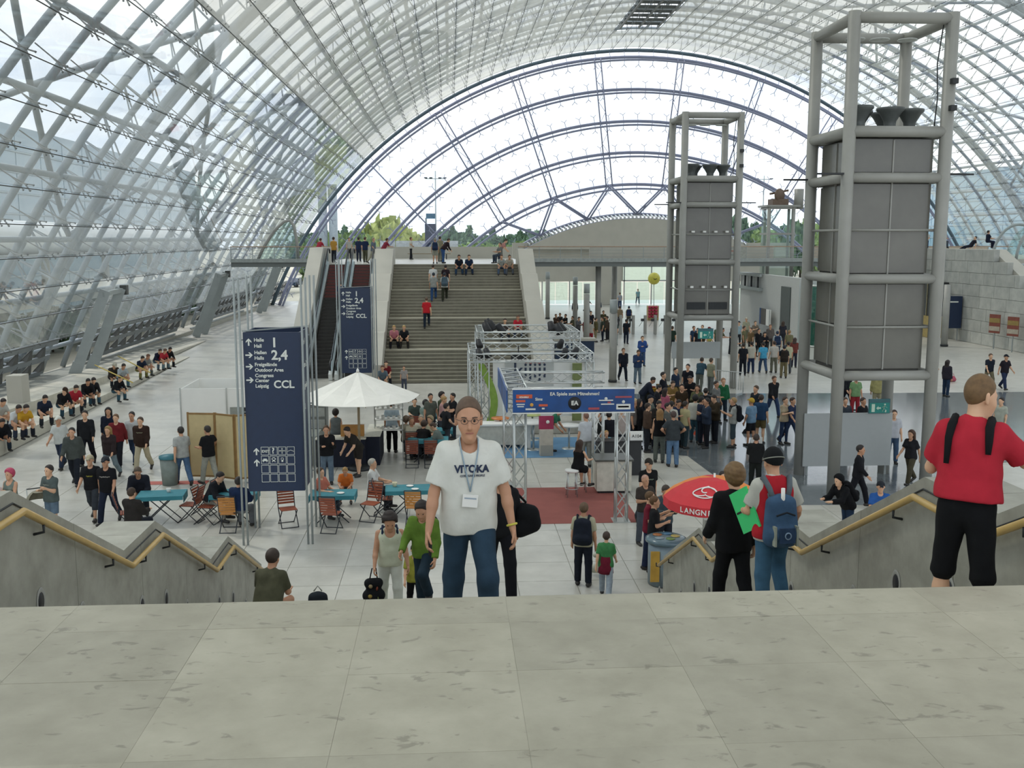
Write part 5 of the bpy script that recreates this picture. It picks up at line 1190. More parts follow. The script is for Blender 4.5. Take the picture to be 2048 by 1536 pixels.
def skel(p, fem=False, kid=False):
    J = {}; sh = .16 if fem else .178; hp = .088
    T = Matrix.Rotation(math.radians(p['turn']), 3, 'Z') @ Matrix.Rotation(math.radians(p['lean']), 3, 'X') @ Matrix.Rotation(math.radians(p['side']), 3, 'Y')
    def leg(sx, h, k, b):
        hip = Vector((sx * hp, 0, 0)); d = Vector((sx * math.sin(math.radians(b)), -math.sin(math.radians(h)), -math.cos(math.radians(h)))).normalized(); kn = hip + d * .43
        g = h - k; e = Vector((sx * math.sin(math.radians(b)) * .3, -math.sin(math.radians(g)), -math.cos(math.radians(g)))).normalized(); an = kn + e * .42
        fa = max(-35, min(15, g)) if p['seat'] is None else 0
        fd = Vector((sx * .12, -math.cos(math.radians(fa)), -.0 + math.sin(math.radians(fa)) * .9)).normalized()
        return hip, kn, an, fd
    def arm(sx, f, ab, e, inw):
        S_ = Vector((sx * sh, 0, .476)); a, b = math.radians(f), math.radians(ab)
        u = Vector((sx * math.sin(b), -math.sin(a) * math.cos(b), -math.cos(a) * math.cos(b))); E_ = S_ + u * .29
        g = math.radians(f + e); i_ = math.radians(inw); w_ = Vector((sx * (math.sin(b) * .6 - math.sin(i_)), -math.sin(g), -math.cos(g))).normalized(); W_ = E_ + w_ * .25
        return T @ S_, T @ E_, T @ W_, (T @ w_).normalized()
    for s, sx, h, k, b in (('l', 1, p['hl'], p['kl'], p['bl']), ('r', -1, p['hr'], p['kr'], p['br'])): J['hip' + s], J['kn' + s], J['an' + s], J['fd' + s] = leg(sx, h, k, b)
    for s, sx in (('l', 1), ('r', -1)): J['sh' + s], J['elb' + s], J['wr' + s], J['wd' + s] = arm(sx, p['a' + s], p['ab' + s], p['e' + s], p['i' + s])
    J['T'] = T; J['Hd'] = T @ Matrix.Rotation(math.radians(p['yaw']), 3, 'Z') @ Matrix.Rotation(math.radians(p['nod'] - p['lean'] * .6), 3, 'X')
    J['neck'] = T @ Vector((0, 0, .53)); J['head'] = J['neck'] + J['Hd'] @ Vector((0, -.015, .165))
    low = min(J['anl'].z, J['anr'].z) - .08; dz = -low if p['seat'] is None else p['seat'] + .09
    for q in J:
        if isinstance(J[q], Vector) and not q.startswith(('fd', 'wd')): J[q] = J[q] + Vector((0, 0, dz))
    J['root'] = Vector((0, 0, dz)); return J
def fingers(S_, W, wd, side, n, curl, sc=1.0):
    """palm and five fingers; wd forearm direction, n palm normal (towards which fingers curl), side = direction from little finger to thumb"""
    wd, n, side = Vector(wd).normalized(), Vector(n).normalized(), Vector(side).normalized()
    for q in (-.027, -.009, .009, .027): S_.cap(W, W + wd * .085 * sc + side * q * sc, .018 * sc, .013 * sc, .012)
    for q, L, in ((-.03, .058), (-.011, .074), (.009, .08), (.029, .07)):
        p = W + wd * .085 * sc + side * q * sc; a = 0.0; d = wd
        for s_, seg in enumerate((.46, .32, .26)):
            a += curl * (.7 if s_ == 0 else 1.0); d = wd * math.cos(a) + n * math.sin(a); e = p + d * L * seg * sc; S_.cap(p, e, (.0105 - .001 * s_) * sc, (.0098 - .001 * s_) * sc, .004); p = e
    b = W + wd * .03 * sc + side * .03 * sc; m_ = b + (wd * .7 + side * .75 + n * .25).normalized() * .045 * sc; e = m_ + (wd * .95 + side * .1 + n * .5).normalized() * .04 * sc
    S_.cap(b, m_, .014 * sc, .0115 * sc, .01); S_.cap(m_, e, .0115 * sc, .0095 * sc, .004)
_CACHE = {}
def figure(pz, top='tee', bottom='trousers', hair='short', res=.035, fem=False, heavy=0.0, key=None, hsc=1.07, curl=.5, loose=0.0, wob=0.0, hem=None):
    """all meshes of one posed and dressed figure, shared between people"""
    ck = (key or str(pz), top, bottom, hair, res, fem, heavy, hsc)
    if ck in _CACHE: return _CACHE[ck]
    hem0 = hem
    p = POSES[pz] if isinstance(pz, str) else pz; J = skel(p, fem); T = J['T']; o = J['root']; Hd = J['Hd']; hc = J['head']
    pts = [J[q] for q in J if isinstance(J[q], Vector) and not q.startswith(('fd', 'wd'))]
    lo = [min(v[i] for v in pts) - (.3 if i < 2 else .14) for i in range(3)]; hi = [max(v[i] for v in pts) + (.3 if i < 2 else .22) for i in range(3)]; lo[2] = max(lo[2], -.05 if p['seat'] is None else lo[2])
    def tp(x, y, z): return o + T @ Vector((x, y, z))
    def hd(x, y, z): return hc + Hd @ (Vector((x, y, z)) * hsc)
    fine = res < .02; wi = .012 if fem else 0
    def torso(S_, g, k=.05, belly=0.0):
        hv = heavy
        for sx in (-1, 1):
            S_.cap(tp(sx * (.078 - wi), -.005, .40), tp(sx * (.06 - wi), -.008 - hv * .5, .17), .105 + g - wi * .5, .098 + g + hv - wi, k)
            S_.cap(tp(sx * (.06 - wi), -.008 - hv * .5, .2), tp(sx * .062, 0, .03), .098 + g + hv - wi + belly, .108 + g + hv * .8 + belly, k)
            S_.cap(tp(0, .0, .455), tp(sx * (.13 - wi), .0, .445), .06 + g, .052 + g, .05); S_.cap(tp(sx * .03, .012, .525), tp(sx * .12, .004, .468), .046 + g * .6, .042 + g * .6, .04)
        if fem:
            for sx in (-1, 1): S_.cap(tp(sx * .065, -.08, .35), tp(sx * .065, -.1, .34), .058 + g, .055 + g, .03)
    R = {}
    # body
    B = Sdf(lo, hi, res); torso(B, -.004)
    B.cap(tp(-.06, 0, .0), tp(.06, 0, .0), .105, .105, .05)
    B.cap(tp(0, .012, .5), hd(0, .02, -.06), .056 if not fem else .048, .052 if not fem else .045, .03)
    Rm = np.array(Hd)
    B.ell(hd(0, .012, .035), np.array((.078, .098, .095)) * hsc, Rm, .02); B.cap(hd(0, -.03, -.005), hd(0, -.05, -.088), .066 * hsc, .045 * hsc, .03)
    if fine:
        B.cap(hd(0, -.088, .012), hd(0, -.106, -.028), .009 * hsc, .0135 * hsc, .012); B.cap(hd(-.013, -.094, -.034), hd(.013, -.094, -.034), .008 * hsc, .008 * hsc, .008)
        for sx in (-1, 1):
            B.cap(hd(sx * .078, .02, .02), hd(sx * .08, .012, -.028), .014 * hsc, .010 * hsc, .008); B.cap(hd(sx * .012, -.083, .028), hd(sx * .045, -.075, .03), .011 * hsc, .01 * hsc, .012)
            B.cap(hd(sx * .042, -.062, -.025), hd(sx * .03, -.07, -.05), .024 * hsc, .018 * hsc, .03)
        B.cap(hd(-.02, -.083, -.058), hd(.02, -.083, -.058), .0085 * hsc, .0085 * hsc, .008); B.cap(hd(0, -.08, -.09), hd(0, -.08, -.09), .016 * hsc, .016 * hsc, .02)
    else:
        B.cap(hd(0, -.095, .0), hd(0, -.1, -.025), .014, .018, .015)
        for sx in (-1, 1): B.cap(hd(sx * .082, .015, .01), hd(sx * .082, .012, -.02), .014, .012, .01)
    for s, sx in (('l', 1), ('r', -1)):
        S0, E0, W0, wd = J['sh' + s], J['elb' + s], J['wr' + s], J['wd' + s]; q = .92 if fem else 1.0
        B.cap(S0, E0, .05 * q, .041 * q, .04); B.cap(E0, E0 + (W0 - E0) * .35, .04 * q, .042 * q, .02); B.cap(E0 + (W0 - E0) * .3, W0, .041 * q, .027 * q, .02)
        n_ = Vector((-sx, 0, 0)); n_ = (n_ - wd * n_.dot(wd)).normalized(); sd_ = Vector((0, -1, 0)); sd_ = (sd_ - wd * sd_.dot(wd)); sd_ = sd_.normalized() if sd_.length > .2 else n_.cross(wd)
        if fine: fingers(B, W0 + wd * .01, wd, sd_, n_, curl, .98)
        else: B.cap(W0, W0 + wd * .085, .03, .032, .02); B.cap(W0 + wd * .085, W0 + wd * .15 + n_ * .025, .028, .016, .015); B.cap(W0 + wd * .02 + sd_ * .02, W0 + wd * .08 + sd_ * .05, .015, .012, .01)
        H0, K0, A0, fd = J['hip' + s], J['kn' + s], J['an' + s], J['fd' + s]
        B.cap(H0, K0, .082, .054, .05); B.cap(K0, K0 + (A0 - K0) * .3 + Vector((0, .012, 0)), .052, .054, .03); B.cap(K0 + (A0 - K0) * .28 + Vector((0, .01, 0)), A0, .053, .036, .03)
        B.cap(A0 + Vector((0, 0, -.03)), A0 + fd * .15 + Vector((0, 0, -.045)), .034, .026, .02)
    R['body'] = B.mesh('body')
    # upper garment
    if top:
        g = {'tee': .016, 'long': .018, 'jacket': .03, 'tank': .012, 'dress': .014, 'vest': .02}[top] + loose
        S_ = Sdf(lo, hi, res); torso(S_, g, .05, .012 + loose * .6)
        hem = {'tee': -.075, 'long': -.07, 'jacket': -.1, 'tank': -.06, 'dress': -.1, 'vest': -.05}[top]
        if hem0 is not None: hem = hem0
        if p['seat'] is not None: hem = max(hem, -.02)
        else: S_.cap(tp(-.07, 0, hem + .02), tp(.07, 0, hem + .02), .112 + g + heavy * .8, .112 + g + heavy * .8, .05)
        if top not in ('tank', 'vest', 'dress'):
            for s in 'lr':
                S0, E0, W0 = J['sh' + s], J['elb' + s], J['wr' + s]
                if top == 'tee':
                    e = S0 + (E0 - S0) * .78; d = (E0 - S0).normalized(); S_.cap(S0, E0, .05 + g * .8, .05 + g * 1.3, .05, [(e, d)])
                else:
                    S_.cap(S0, E0, .055 + g, .045 + g, .05); d = (W0 - E0).normalized(); S_.cap(E0, W0, .044 + g, .034 + g, .03, [(W0 - d * .015, d)])
        u = T @ Vector((0, 0, 1)); fwd = T @ Vector((0, -1, 0))
        dp = {'tank': .05, 'dress': .1, 'vest': .03}.get(top, 0); S_.cut(tp(0, 0, .585 - dp * .3), u)
        S_.sub(tp(0, -.05 - dp * .3, .545 - dp), tp(0, .0, .72), .068 + dp * .25, .085 + dp * .2)
        if top != 'dress': S_.cut(tp(0, 0, hem), -u)
        else:
            for s in 'lr': S_.cap(J['hip' + s], J['hip' + s] + (J['kn' + s] - J['hip' + s]) * .55, .11, .12, .08, [(J['hip' + s] + (J['kn' + s] - J['hip' + s]) * .6, (J['kn' + s] - J['hip' + s]).normalized())])
        if wob: S_.wob(wob, 17)
        R['shirt'] = S_.mesh('shirt')
    # lower garment
    if bottom and top != 'dress':
        S_ = Sdf(lo, hi, res); S_.cap(tp(-.06, 0, .0), tp(.06, 0, .0), .115 + heavy * .6, .115 + heavy * .6, .05); S_.cap(tp(-.058, 0, .07), tp(.058, 0, .07), .106 + heavy * .6, .106 + heavy * .6, .05)
        fr = {'trousers': 2, 'slim': 2, 'shorts': .85, 'capri': 1.45, 'knee': 1.02, 'skirt': .75}[bottom]; ex = .008 if bottom == 'slim' else .02
        for s in 'lr':
            H0, K0, A0 = J['hip' + s], J['kn' + s], J['an' + s]; d = (K0 - H0).normalized()
            if bottom == 'skirt': S_.cap(H0, K0, .1, .13, .09, [(H0 + (K0 - H0) * fr, d)]); continue
            if fr < 1: S_.cap(H0, K0, .086 + ex, .07 + ex, .04, [(H0 + (K0 - H0) * fr, d)])
            else:
                S_.cap(H0, K0, .086 + ex, .058 + ex, .04); d = (A0 - K0).normalized(); e = K0 + (A0 - K0) * min(1.02, (fr - 1) if fr < 2 else 1.0)
                S_.cap(K0, A0, .06 + ex, .05 + ex if bottom != 'slim' else .042, .03, [(e, d)])
        u = T @ Vector((0, 0, 1)); S_.cut(tp(0, 0, .105), u)
        if wob: S_.wob(wob * .9, 14)
        R['trousers'] = S_.mesh('trousers')
    # shoes
    for s in 'lr':
        A0, fd = J['an' + s], J['fd' + s]; l2 = [min(A0[i], (A0 + fd * .2)[i]) - .12 for i in range(3)]; h2 = [max(A0[i], (A0 + fd * .2)[i]) + .1 for i in range(3)]
        S_ = Sdf(l2, h2, min(res, .025)); up = fd.cross(Vector((1, 0, 0))); up = up if up.z > 0 else -up
        S_.cap(A0 - fd * .05 + Vector((0, 0, -.035)), A0 + fd * .16 + Vector((0, 0, -.045)), .046, .043, .03); S_.cap(A0, A0 + Vector((0, 0, -.04)), .045, .05, .03)
        S_.cut(A0 - Vector((0, 0, .08)), -up.normalized()); R['shoe_' + s] = S_.mesh('shoe')
    # hair
    hk = hair.split(':')[0]
    if hk != 'bald':
        l2 = [hc[i] - .32 for i in range(3)]; h2 = [hc[i] + .2 for i in range(3)]; S_ = Sdf(l2, h2, min(res, .026)); t_ = {'short': .012, 'crop': .006, 'long': .02, 'bushy': .035, 'cap': .016, 'hood': .035}[hk]
        S_.ell(hd(0, .012, .035), (np.array((.078, .098, .095)) + t_) * hsc, Rm, .02)
        if hk == 'hood': S_.cap(hd(0, .02, -.02), hd(0, .03, -.12), .085, .08, .05)
        a = Hd @ Vector(((0, -.8, -.6) if hk not in ('cap', 'crop') else (0, -.45, -.9) if hk == 'cap' else (0, -.72, -.69)))
        S_.cut(hd(0, -.035, .035) if hk not in ('crop',) else hd(0, -.085, .1), a.normalized())
        if hk == 'long':
            for sx in (-1, 0, 1): S_.cap(hd(sx * .06, .045, .03), hd(sx * .075, .07, -.2), .05, .04, .05)
        if hk == 'cap': S_.cap(hd(-.03, -.095, .06), hd(-.028, -.16, .048), .014, .012, .02); S_.cap(hd(.03, -.095, .06), hd(.028, -.16, .048), .014, .012, .02); S_.cap(hd(0, -.095, .062), hd(0, -.165, .05), .014, .012, .03)
        if wob and hk in ('short', 'bushy', 'long'): S_.wob(.004, 60)
        R['hair'] = S_.mesh('hair')
    R['_J'] = J; R['_hd'] = hd; R['_tp'] = tp; R['_hc'] = hc; R['_h'] = hd(0, 0, .13).z
    _CACHE[ck] = R; return R
eye_me = MB().lathe([(0, -.006), (.009, -.004), (.011, 0), (.009, .004), (0, .006)], n=8).mesh('eye')
SKIN = ['c99b7c', 'b98a6c', 'd3a888', 'a87a5c']
def skinm(i): return mat('skin_%d' % i, hexc(SKIN[i]), .55, 0, .05, 9)
def cloth(c): return mat('cloth_' + c, hexc(c), .9, 0, .06 if int(c[:2], 16) > 0xa0 else .16, 9, .3, .2)
def hairm(c): return mat('hair_' + c, hexc(c), .7, 0, .2, 30)
def person(loc, rz, label, pz='stand', top='tee', tc_='222426', bottom='trousers', bc='2b3038', hair='short', hc_='2b221c', h=1.74, fem=False, skin=0, shoe='2a2826', res=.035, heavy=0.0, grp=None, sx=1.0, **kw):
    R = figure(pz, top, bottom, hair, res, fem, heavy, **kw); s = h / 1.755
    o = put('person', R['body'], skinm(skin), loc=loc, rot=(0, 0, rz), scale=(s * sx, s * (1 + sx) / 2, s)); tag(o, label, 'person', grp)
    if 'shirt' in R: put({'dress': 'dress', 'jacket': 'jacket'}.get(top, 'shirt'), R['shirt'], cloth(tc_), o)
    if 'trousers' in R: put({'skirt': 'skirt', 'shorts': 'shorts'}.get(bottom, 'trousers'), R['trousers'], cloth(bc), o)
    for q in ('shoe_l', 'shoe_r'): put('shoe', R[q], mat('shoe_' + shoe, hexc(shoe), .6), o)
    if 'hair' in R: put({'cap': 'cap', 'hood': 'hood'}.get(hair.split(':')[0], 'hair'), R['hair'], hairm(hc_) if hair.split(':')[0] not in ('cap', 'hood') else cloth(hc_), o)
    if res < .03:
        for sx in (-1, 1): put('eye', eye_me, mat('eye_dark', hexc('1d1a18'), .3), o, loc=R['_hd'](sx * .03, -.089 if res < .02 else -.093, .012), rot=(PI / 2, 0, 0))
    return o, R
def _bp():
    S_ = Sdf((-.24, -.18, -.32), (.24, .22, .3), .02); 
    for sx in (-.11, .11): S_.cap((sx, .0, -.2), (sx * .85, -.01, .16), .1, .085, .06)
    S_.cap((0, 0, -.2), (0, -.01, .17), .11, .1, .06); S_.cap((-.08, .09, -.14), (.08, .09, -.14), .085, .085, .04); return S_.mesh('pack')
_BP = {}
def backpack(o, R, c, label, sc=1.0, c2=None, z=.29):
    if 'm' not in _BP:
        _BP['m'] = _bp(); _BP['s'] = [MB().tube([(sx * .11, -.02, .2), (sx * .12, -.12, .3), (sx * .13, -.28, .24), (sx * .13, -.315, .1), (sx * .14, -.28, -.06), (sx * .13, -.1, -.16)], .024, 6).mesh('strap') for sx in (-1, 1)]
    T = R['_J']['T']; p = R['_tp'](0, .19, z); M = o.matrix_basis if False else Matrix.LocRotScale(o.location, o.rotation_euler, o.scale)
    b = put('backpack', _BP['m'], cloth(c)); b.matrix_basis = M @ Matrix.Translation(p) @ T.to_4x4() @ Matrix.Scale(sc, 4); tag(b, label, 'backpack')
    for s in _BP['s']: put('strap', s, cloth(c2 or c), b)
    return b
# ================================================================== the people of the hall
def z_near(Y):
    for (ys, zs) in FL:
        if Y < ys: break
        b = zs - 1.375 / 9 * min(9, math.floor((Y - ys) / .3) + 1)
    else:
        return 0.0 if Y > 18.6 else b
    return b if Y >= 4.5 else P
def z_far(Y):
    f = Y - FY0
    if f < 0: return 0.0
    fl_ = min(3, int(f // 3.3)); k = min(9, int((f - 3.3 * fl_) / tread) + 1); return rise * (9 * fl_ + k) if Y < 63.9 else PF
def z_led(Y): return max(0, .76 * (63 - Y) / 45)
def z_led2(Y): return max(0, 1.33 * (73 - Y) / 55)
ZF = {'f': lambda Y: 0.0, 'n': z_near, 's': z_far, 'l': z_led, 'l2': z_led2, 'g': lambda Y: PF, 'u': lambda Y: 6.56}
NP = [0]
def Q(px, hy, label, pz='stand', fc=0, top='tee', tc_='222426', bottom='trousers', bc='2b3038', hair='short', hc_='2b221c', h=1.74, z='f', res=.035, pack=None, rng=None, heavy=0.0, fem=False, skin=None, xy=None, **kw):
    hk = {k: kw.pop(k) for k in list(kw) if k in ('hsc', 'curl', 'loose', 'wob', 'key', 'hem')}
    R = figure(pz, top, bottom, hair, res, fem, heavy, **hk); s = h / 1.755; top_ = R['_h'] * s; rz = math.radians(fc)
    d = ray(px, hy); best = None
    if xy is None:
        a, b = rng or {'f': (15, 113), 'n': (4.6, 19), 's': (48, 64), 'l': (25, 73), 'l2': (25, 73), 'g': (63.9, 83.5), 'u': (60, 90)}[z]
        for Y in np.arange(a, b, .04):
            t = Y / d.y; zz = EYE.z + d.z * t; e = abs(zz - (ZF[z](Y) + top_)) / Y
            if best is None or e < best[0]: best = (e, Y)
        Y = best[1]; pt = EYE + d * (Y / d.y)
    else: pt = Vector((*xy, 0)); Y = xy[1]
    off = Matrix.Rotation(rz, 3, 'Z') @ (Vector((R['_hc'].x, R['_hc'].y, 0)) * s)
    loc = Vector((pt.x - off.x, pt.y - off.y, ZF[z](Y)))
    NP[0] += 1
    o, R = person(loc, rz, label, pz, top, tc_, bottom, bc, hair, hc_, h, fem, NP[0] % 3 if skin is None else skin, res=res, heavy=heavy, **hk, **kw)
    if pack: backpack(o, R, pack, 'backpack worn by the ' + label.replace('person', 'one', 1) if len(label.split()) < 11 else 'backpack on the ' + ' '.join(label.split()[:10]).replace('person', 'one', 1))
    return o, R
M_ = .024
# ---- left aisle, walking towards the stairs
Q(116, 832, 'person in a white top and white cap with dark straps, left aisle', 'walk', -8, 'tee', 'b9bcb8', 'trousers', '2c3547', 'cap', 'c9c9c0', res=M_)
Q(169, 821, 'tall person in black long sleeves walking in the left aisle', 'walk2', 8, 'long', '1d1f22', 'trousers', '1b1e26', 'short', '2a241f', 1.84, res=M_)
Q(143, 855, 'person in an open grey-green jacket over black, left aisle', 'walk', 5, 'jacket', '454a47', 'trousers', '20242c', 'short', '2a2522', 1.78, res=M_)
Q(216, 815, 'person with long dark hair in a navy hooded top, left aisle', 'walk2', 10, 'long', '1b2130', 'trousers', '20242e', 'long', '1f1b1a', 1.76, res=M_)
Q(231, 828, 'person in a dark red top and dark jacket, left aisle', 'walk', 0, 'long', '6a2226', 'trousers', '1d1f26', 'short', '6d5138', 1.76, res=M_)
Q(215, 853, 'blonde person in a dark brown jacket and pale jeans, left aisle', 'walk2', -8, 'jacket', '2f2627', 'trousers', '6f7f86', 'long', '8d7346', 1.66, fem=True, res=M_)
Q(263, 823, 'person in a pale grey shirt and jeans behind the brown sweater', 'walk', -5, 'tee', 'b3b6b6', 'trousers', '2d3c55', 'short', '2b2725', 1.76, res=M_)
Q(280, 834, 'person in a dark brown sweater and beige trousers, left aisle', 'walk2', -5, 'jacket', '33251f', 'trousers', 'b1a88f', 'short', '4b3a2c', 1.78, res=M_)
Q(179, 910, 'person in a black printed T-shirt, tan cap and capri trousers', 'walk', 0, 'tee', '1c1d20', 'capri', '3a3f45', 'cap', 'a09880', 1.76, res=M_)
Q(210, 913, 'person in a black slogan T-shirt and dark jeans, front of aisle', 'walk2', -4, 'tee', '17181b', 'trousers', '1f2636', 'cap', '2b2e33', 1.8, res=M_)
Q(97, 930, 'person in a grey-green T-shirt and denim shorts pushing a pushchair', 'carry', -25, 'tee', '505a58', 'shorts', '5b6d7d', 'short', '2a2320', 1.76, res=M_)
Q(18, 938, 'person with pink hair carrying a baby by the left parapet', 'carry', -20, 'tank', '6f7a72', 'trousers', '4a4f52', 'bushy', 'b0405c', 1.7, fem=True, res=M_)
Q(275, 935, 'person in a dark suit jacket sitting behind the leftmost teal table', 'sitlean', 10, 'jacket', '20232c', 'trousers', '2a2e36', 'short', '574a3d', 1.78, res=M_)
Q(263, 975, 'person in a dark hooded top sitting with back turned, leftmost table', 'sit', 160, 'jacket', '2a2725', 'trousers', '23272f', 'short', '3a2a1d', 1.76, res=M_)
Q(361, 853, 'person in a white and navy raglan shirt with jeans, back turned', 'walk', -150, 'tee', '9fa19d', 'trousers', '48617e', 'short', '2b2724', 1.78, res=M_)
Q(414, 851, 'person in a black T-shirt touching the folding screen', 'point', -130, 'tee', '18191b', 'trousers', '8f9086', 'short', '2b2521', 1.78, res=M_)
Q(440, 945, 'person in a black jacket bending over the hidden cafe table', 'sitlean', 70, 'jacket', '1d1f24', 'trousers', '8d8a80', 'short', '221d1b', 1.76, res=M_)
Q(477, 953, 'person in a navy jacket on the orange-backed chair', 'sit', 170, 'jacket', '1d2c4a', 'trousers', '6a6d70', 'short', '2f2a28', 1.74, res=M_)
Q(652, 851, 'person in a black sweater and faded jeans at the food counter', 'carry', 5, 'long', '17181a', 'trousers', '5a6a78', 'short', '4a3524', 1.76, res=M_)
Q(694, 855, 'person in a dark shirt and shorts stooping at the food counter', 'bend', -45, 'tee', '2c2a26', 'shorts', '2a2623', 'short', '2a221d', 1.74, res=M_)
Q(671, 818, 'person in a grey waistcoat working behind the food counter', 'stand', 180, 'vest', '6c7373', 'skirt', '2f3336', 'bushy', '2a2220', 1.68, fem=True)
Q(690, 935, 'child in an orange shirt sitting behind the teal table', 'sitlean', 0, 'tee', 'c26a2e', 'shorts', '4a4540', 'short', '9a7a4a', 1.4, res=M_)
Q(641, 935, 'person in a salmon shirt beside the child in orange', 'sit', 60, 'tee', 'b06a58', 'trousers', '3f4550', 'short', '4a3a2c', 1.66, res=M_)
Q(745, 917, 'white-haired person in a white shirt sitting at a teal table', 'sit', 80, 'tee', 'c6c6c2', 'trousers', '2a2c30', 'short', 'a9a59a', 1.76, res=M_)
Q(783, 800, 'person in a pale shirt and black trousers behind the parasol', 'stand', 175, 'tee', '9aa8b0', 'trousers', '17181b', 'short', '3a2f26', 1.8)
# ---- crowded tables right of the parasol
for (px_, hy, lab, pz, fc, tc, hc2, hr, fm) in (
    (829, 796, 'person in dark green and red sitting right of the parasol tip', 'sit', 10, '3f4a44', '3a2d26', 'short', 0), (851, 800, 'dark-haired person in pale green at the rear tables', 'sit', 160, '7f9088', '221e1c', 'bushy', 0),
    (861, 787, 'dark-haired person standing at the back of the rear tables', 'stand', 20, '565a52', '26211e', 'short', 0), (884, 784, 'tall person in an olive shirt standing at the rear tables', 'stand2', 60, '4a5240', '231d1a', 'bushy', 0),
    (888, 793, 'blonde person in pink standing at the rear tables', 'phone', 80, 'a5807c', '9c7d4e', 'short', 1), (905, 786, 'dark-haired person in black behind the white T-shirt man\'s head', 'fold', -60, '1d1e21', '201c1a', 'short', 0),
    (893, 806, 'person in a black shirt beside the blonde in pink', 'hips', 120, '202125', '2c2522', 'short', 0), (812, 832, 'person in a cream top sitting at the left rear table', 'sit', 170, 'a8a290', '5a4a3a', 'bushy', 1),
    (823, 834, 'person in a white patterned top sitting at the middle rear table', 'sit', 20, 'b3ad98', '7a6a52', 'short', 1), (842, 830, 'grey-haired person in white sitting at the middle rear table', 'sit', -10, 'b9b6a8', '9a9486', 'short', 0),
    (860, 832, 'person in a pale floral top sitting at the right of the rear table', 'sit', -40, 'a9a690', '8a7a5c', 'bushy', 1), (848, 843, 'person in a black jacket hunched at the nearest rear table', 'sitlean', 165, '1b1a1b', '3a2a20', 'bushy', 0),
    (866, 846, 'person in grey-green sitting at the right end of the rear tables', 'sitlean', -100, '66706a', '4a3a2e', 'short', 0)):
    Q(px_, hy, lab, pz, fc, 'tee', tc, 'trousers', '33383f', hr, hc2, 1.7, fem=bool(fm))
# ---- the ledge along the left wall
for (px_, hy, lab, fc, tp_, tc, bc, hc2, hr, zz) in (
    (6, 798, 'person in a white top and dark waistcoat at the left edge of the ledge', 60, 'tee', 'a7a7a0', '2b3a4a', '2a2421', 'short', 'l'), (37, 811, 'person in a white shirt hunched on the upper ledge', 50, 'tee', 'c3c6c6', '2c3442', '2b211d', 'short', 'l'),
    (52, 810, 'person in a yellow shirt beside the white-shirted one on the ledge', 50, 'tee', 'b98f2c', '22262e', '2a2320', 'short', 'l'), (90, 791, 'person in a navy T-shirt looking down at a phone on the ledge', 40, 'tee', '1f2838', '262a2f', '251f1c', 'short', 'l'),
    (4, 838, 'person in dark clothes sitting low at the left photo edge', 40, 'jacket', '1c1f24', '24303c', '241f1d', 'short', 'f'), (130, 776, 'person in black with blue jeans in the middle of the ledge', 50, 'long', '191a1d', '2c4450', '3a2b22', 'cap', 'l'),
    (152, 771, 'person in a red top on the upper ledge', 45, 'tee', 'a02a36', '262a2f', '2a2522', 'short', 'l'), (176, 758, 'dark-haired person in black on the ledge, left of a pair', 35, 'long', '17181b', '2a3038', '201c1a', 'short', 'l'),
    (187, 756, 'dark-haired person in black on the ledge, right of a pair', 40, 'long', '1f1f22', '3a5664', '251f1c', 'short', 'l'), (229, 727, 'person in brown with a pale cap on the upper ledge', 40, 'jacket', '35302a', '23272c', 'a9a595', 'cap', 'l'),
    (247, 728, 'person in pale grey on the upper ledge beside the pale cap', 45, 'tee', '9fa8aa', '4a6670', '2b2522', 'short', 'l'), (241, 752, 'person in a black top and jeans on the lower ledge', 60, 'long', '17181b', '34505c', '2a2320', 'short', 'f'),
    (285, 713, 'person in navy on the far part of the ledge', 50, 'tee', '20283a', '6d6a3c', '2a2522', 'short', 'l'), (296, 709, 'person in grey behind the navy one on the far ledge', 60, 'tee', '7d7f7c', '5a5f5a', '6a4a36', 'short', 'l'),
    (320, 698, 'person in navy at the far end of the ledge', 55, 'long', '1f2436', '4a5a66', '3a2f28', 'short', 'l'), (330, 698, 'person in a red shirt at the far end of the ledge', 55, 'tee', 'a8323c', '5c7076', '5a4030', 'short', 'l'),
    (340, 695, 'person in black at the very far end of the ledge', 50, 'long', '1a1b1e', '20242a', '221d1b', 'short', 'l')):
    Q(px_, hy, lab, 'ledge', fc, tp_, tc, 'trousers', bc, hr, hc2, 1.74, z=zz)
# ---- far stairs and gallery
Q(853, 596, 'person in a red T-shirt walking up the far stairs', 'climb', 180, 'tee', 'b3242c', 'trousers', '1e2834', 'short', '5a4636', 1.72, 's')
Q(867, 545, 'person in a grey T-shirt and blue jeans climbing the far stairs', 'climb', 180, 'tee', '8b8d88', 'trousers', '2f4a70', 'short', '26303c', 1.7, 's')
Q(889, 543, 'person in a white shirt with a grey backpack climbing the far stairs', 'climb', 180, 'tee', 'b9bab4', 'trousers', '2f3226', 'short', '2a2a33', 1.7, 's', pack='4a5a64')
Q(866, 528, 'person in a wide white T-shirt near the top of the far stairs', 'walk', 180, 'tee', 'c6c7c4', 'trousers', '8a8c88', 'short', '3a3029', 1.7, 's', heavy=.02)
Q(891, 527, 'person in black with a red print near the top of the far stairs', 'walk2', 180, 'tee', '2a1f24', 'trousers', '2a2e38', 'short', '2a2420', 1.68, 's')
Q(870, 488, 'person in cream with a navy backpack on top of the far stairs', 'stand', 180, 'tee', '9a9a8a', 'shorts', '8d8d80', 'cap', '8a8a7c', 1.62, 'g', pack='23304a', rng=(64, 65))
Q(897, 480, 'person in black and blue jeans standing sideways on the gallery edge', 'bend', 120, 'long', '2a2024', 'trousers', '33507c', 'short', '3a2c24', 1.75, 'g', rng=(64, 66))
Q(880, 476, 'person in an olive shirt on the gallery behind the backpack', 'stand', 150, 'tee', '7a7560', 'trousers', '6a6a5c', 'short', '2a2522', 1.75, 'g', rng=(69, 71))
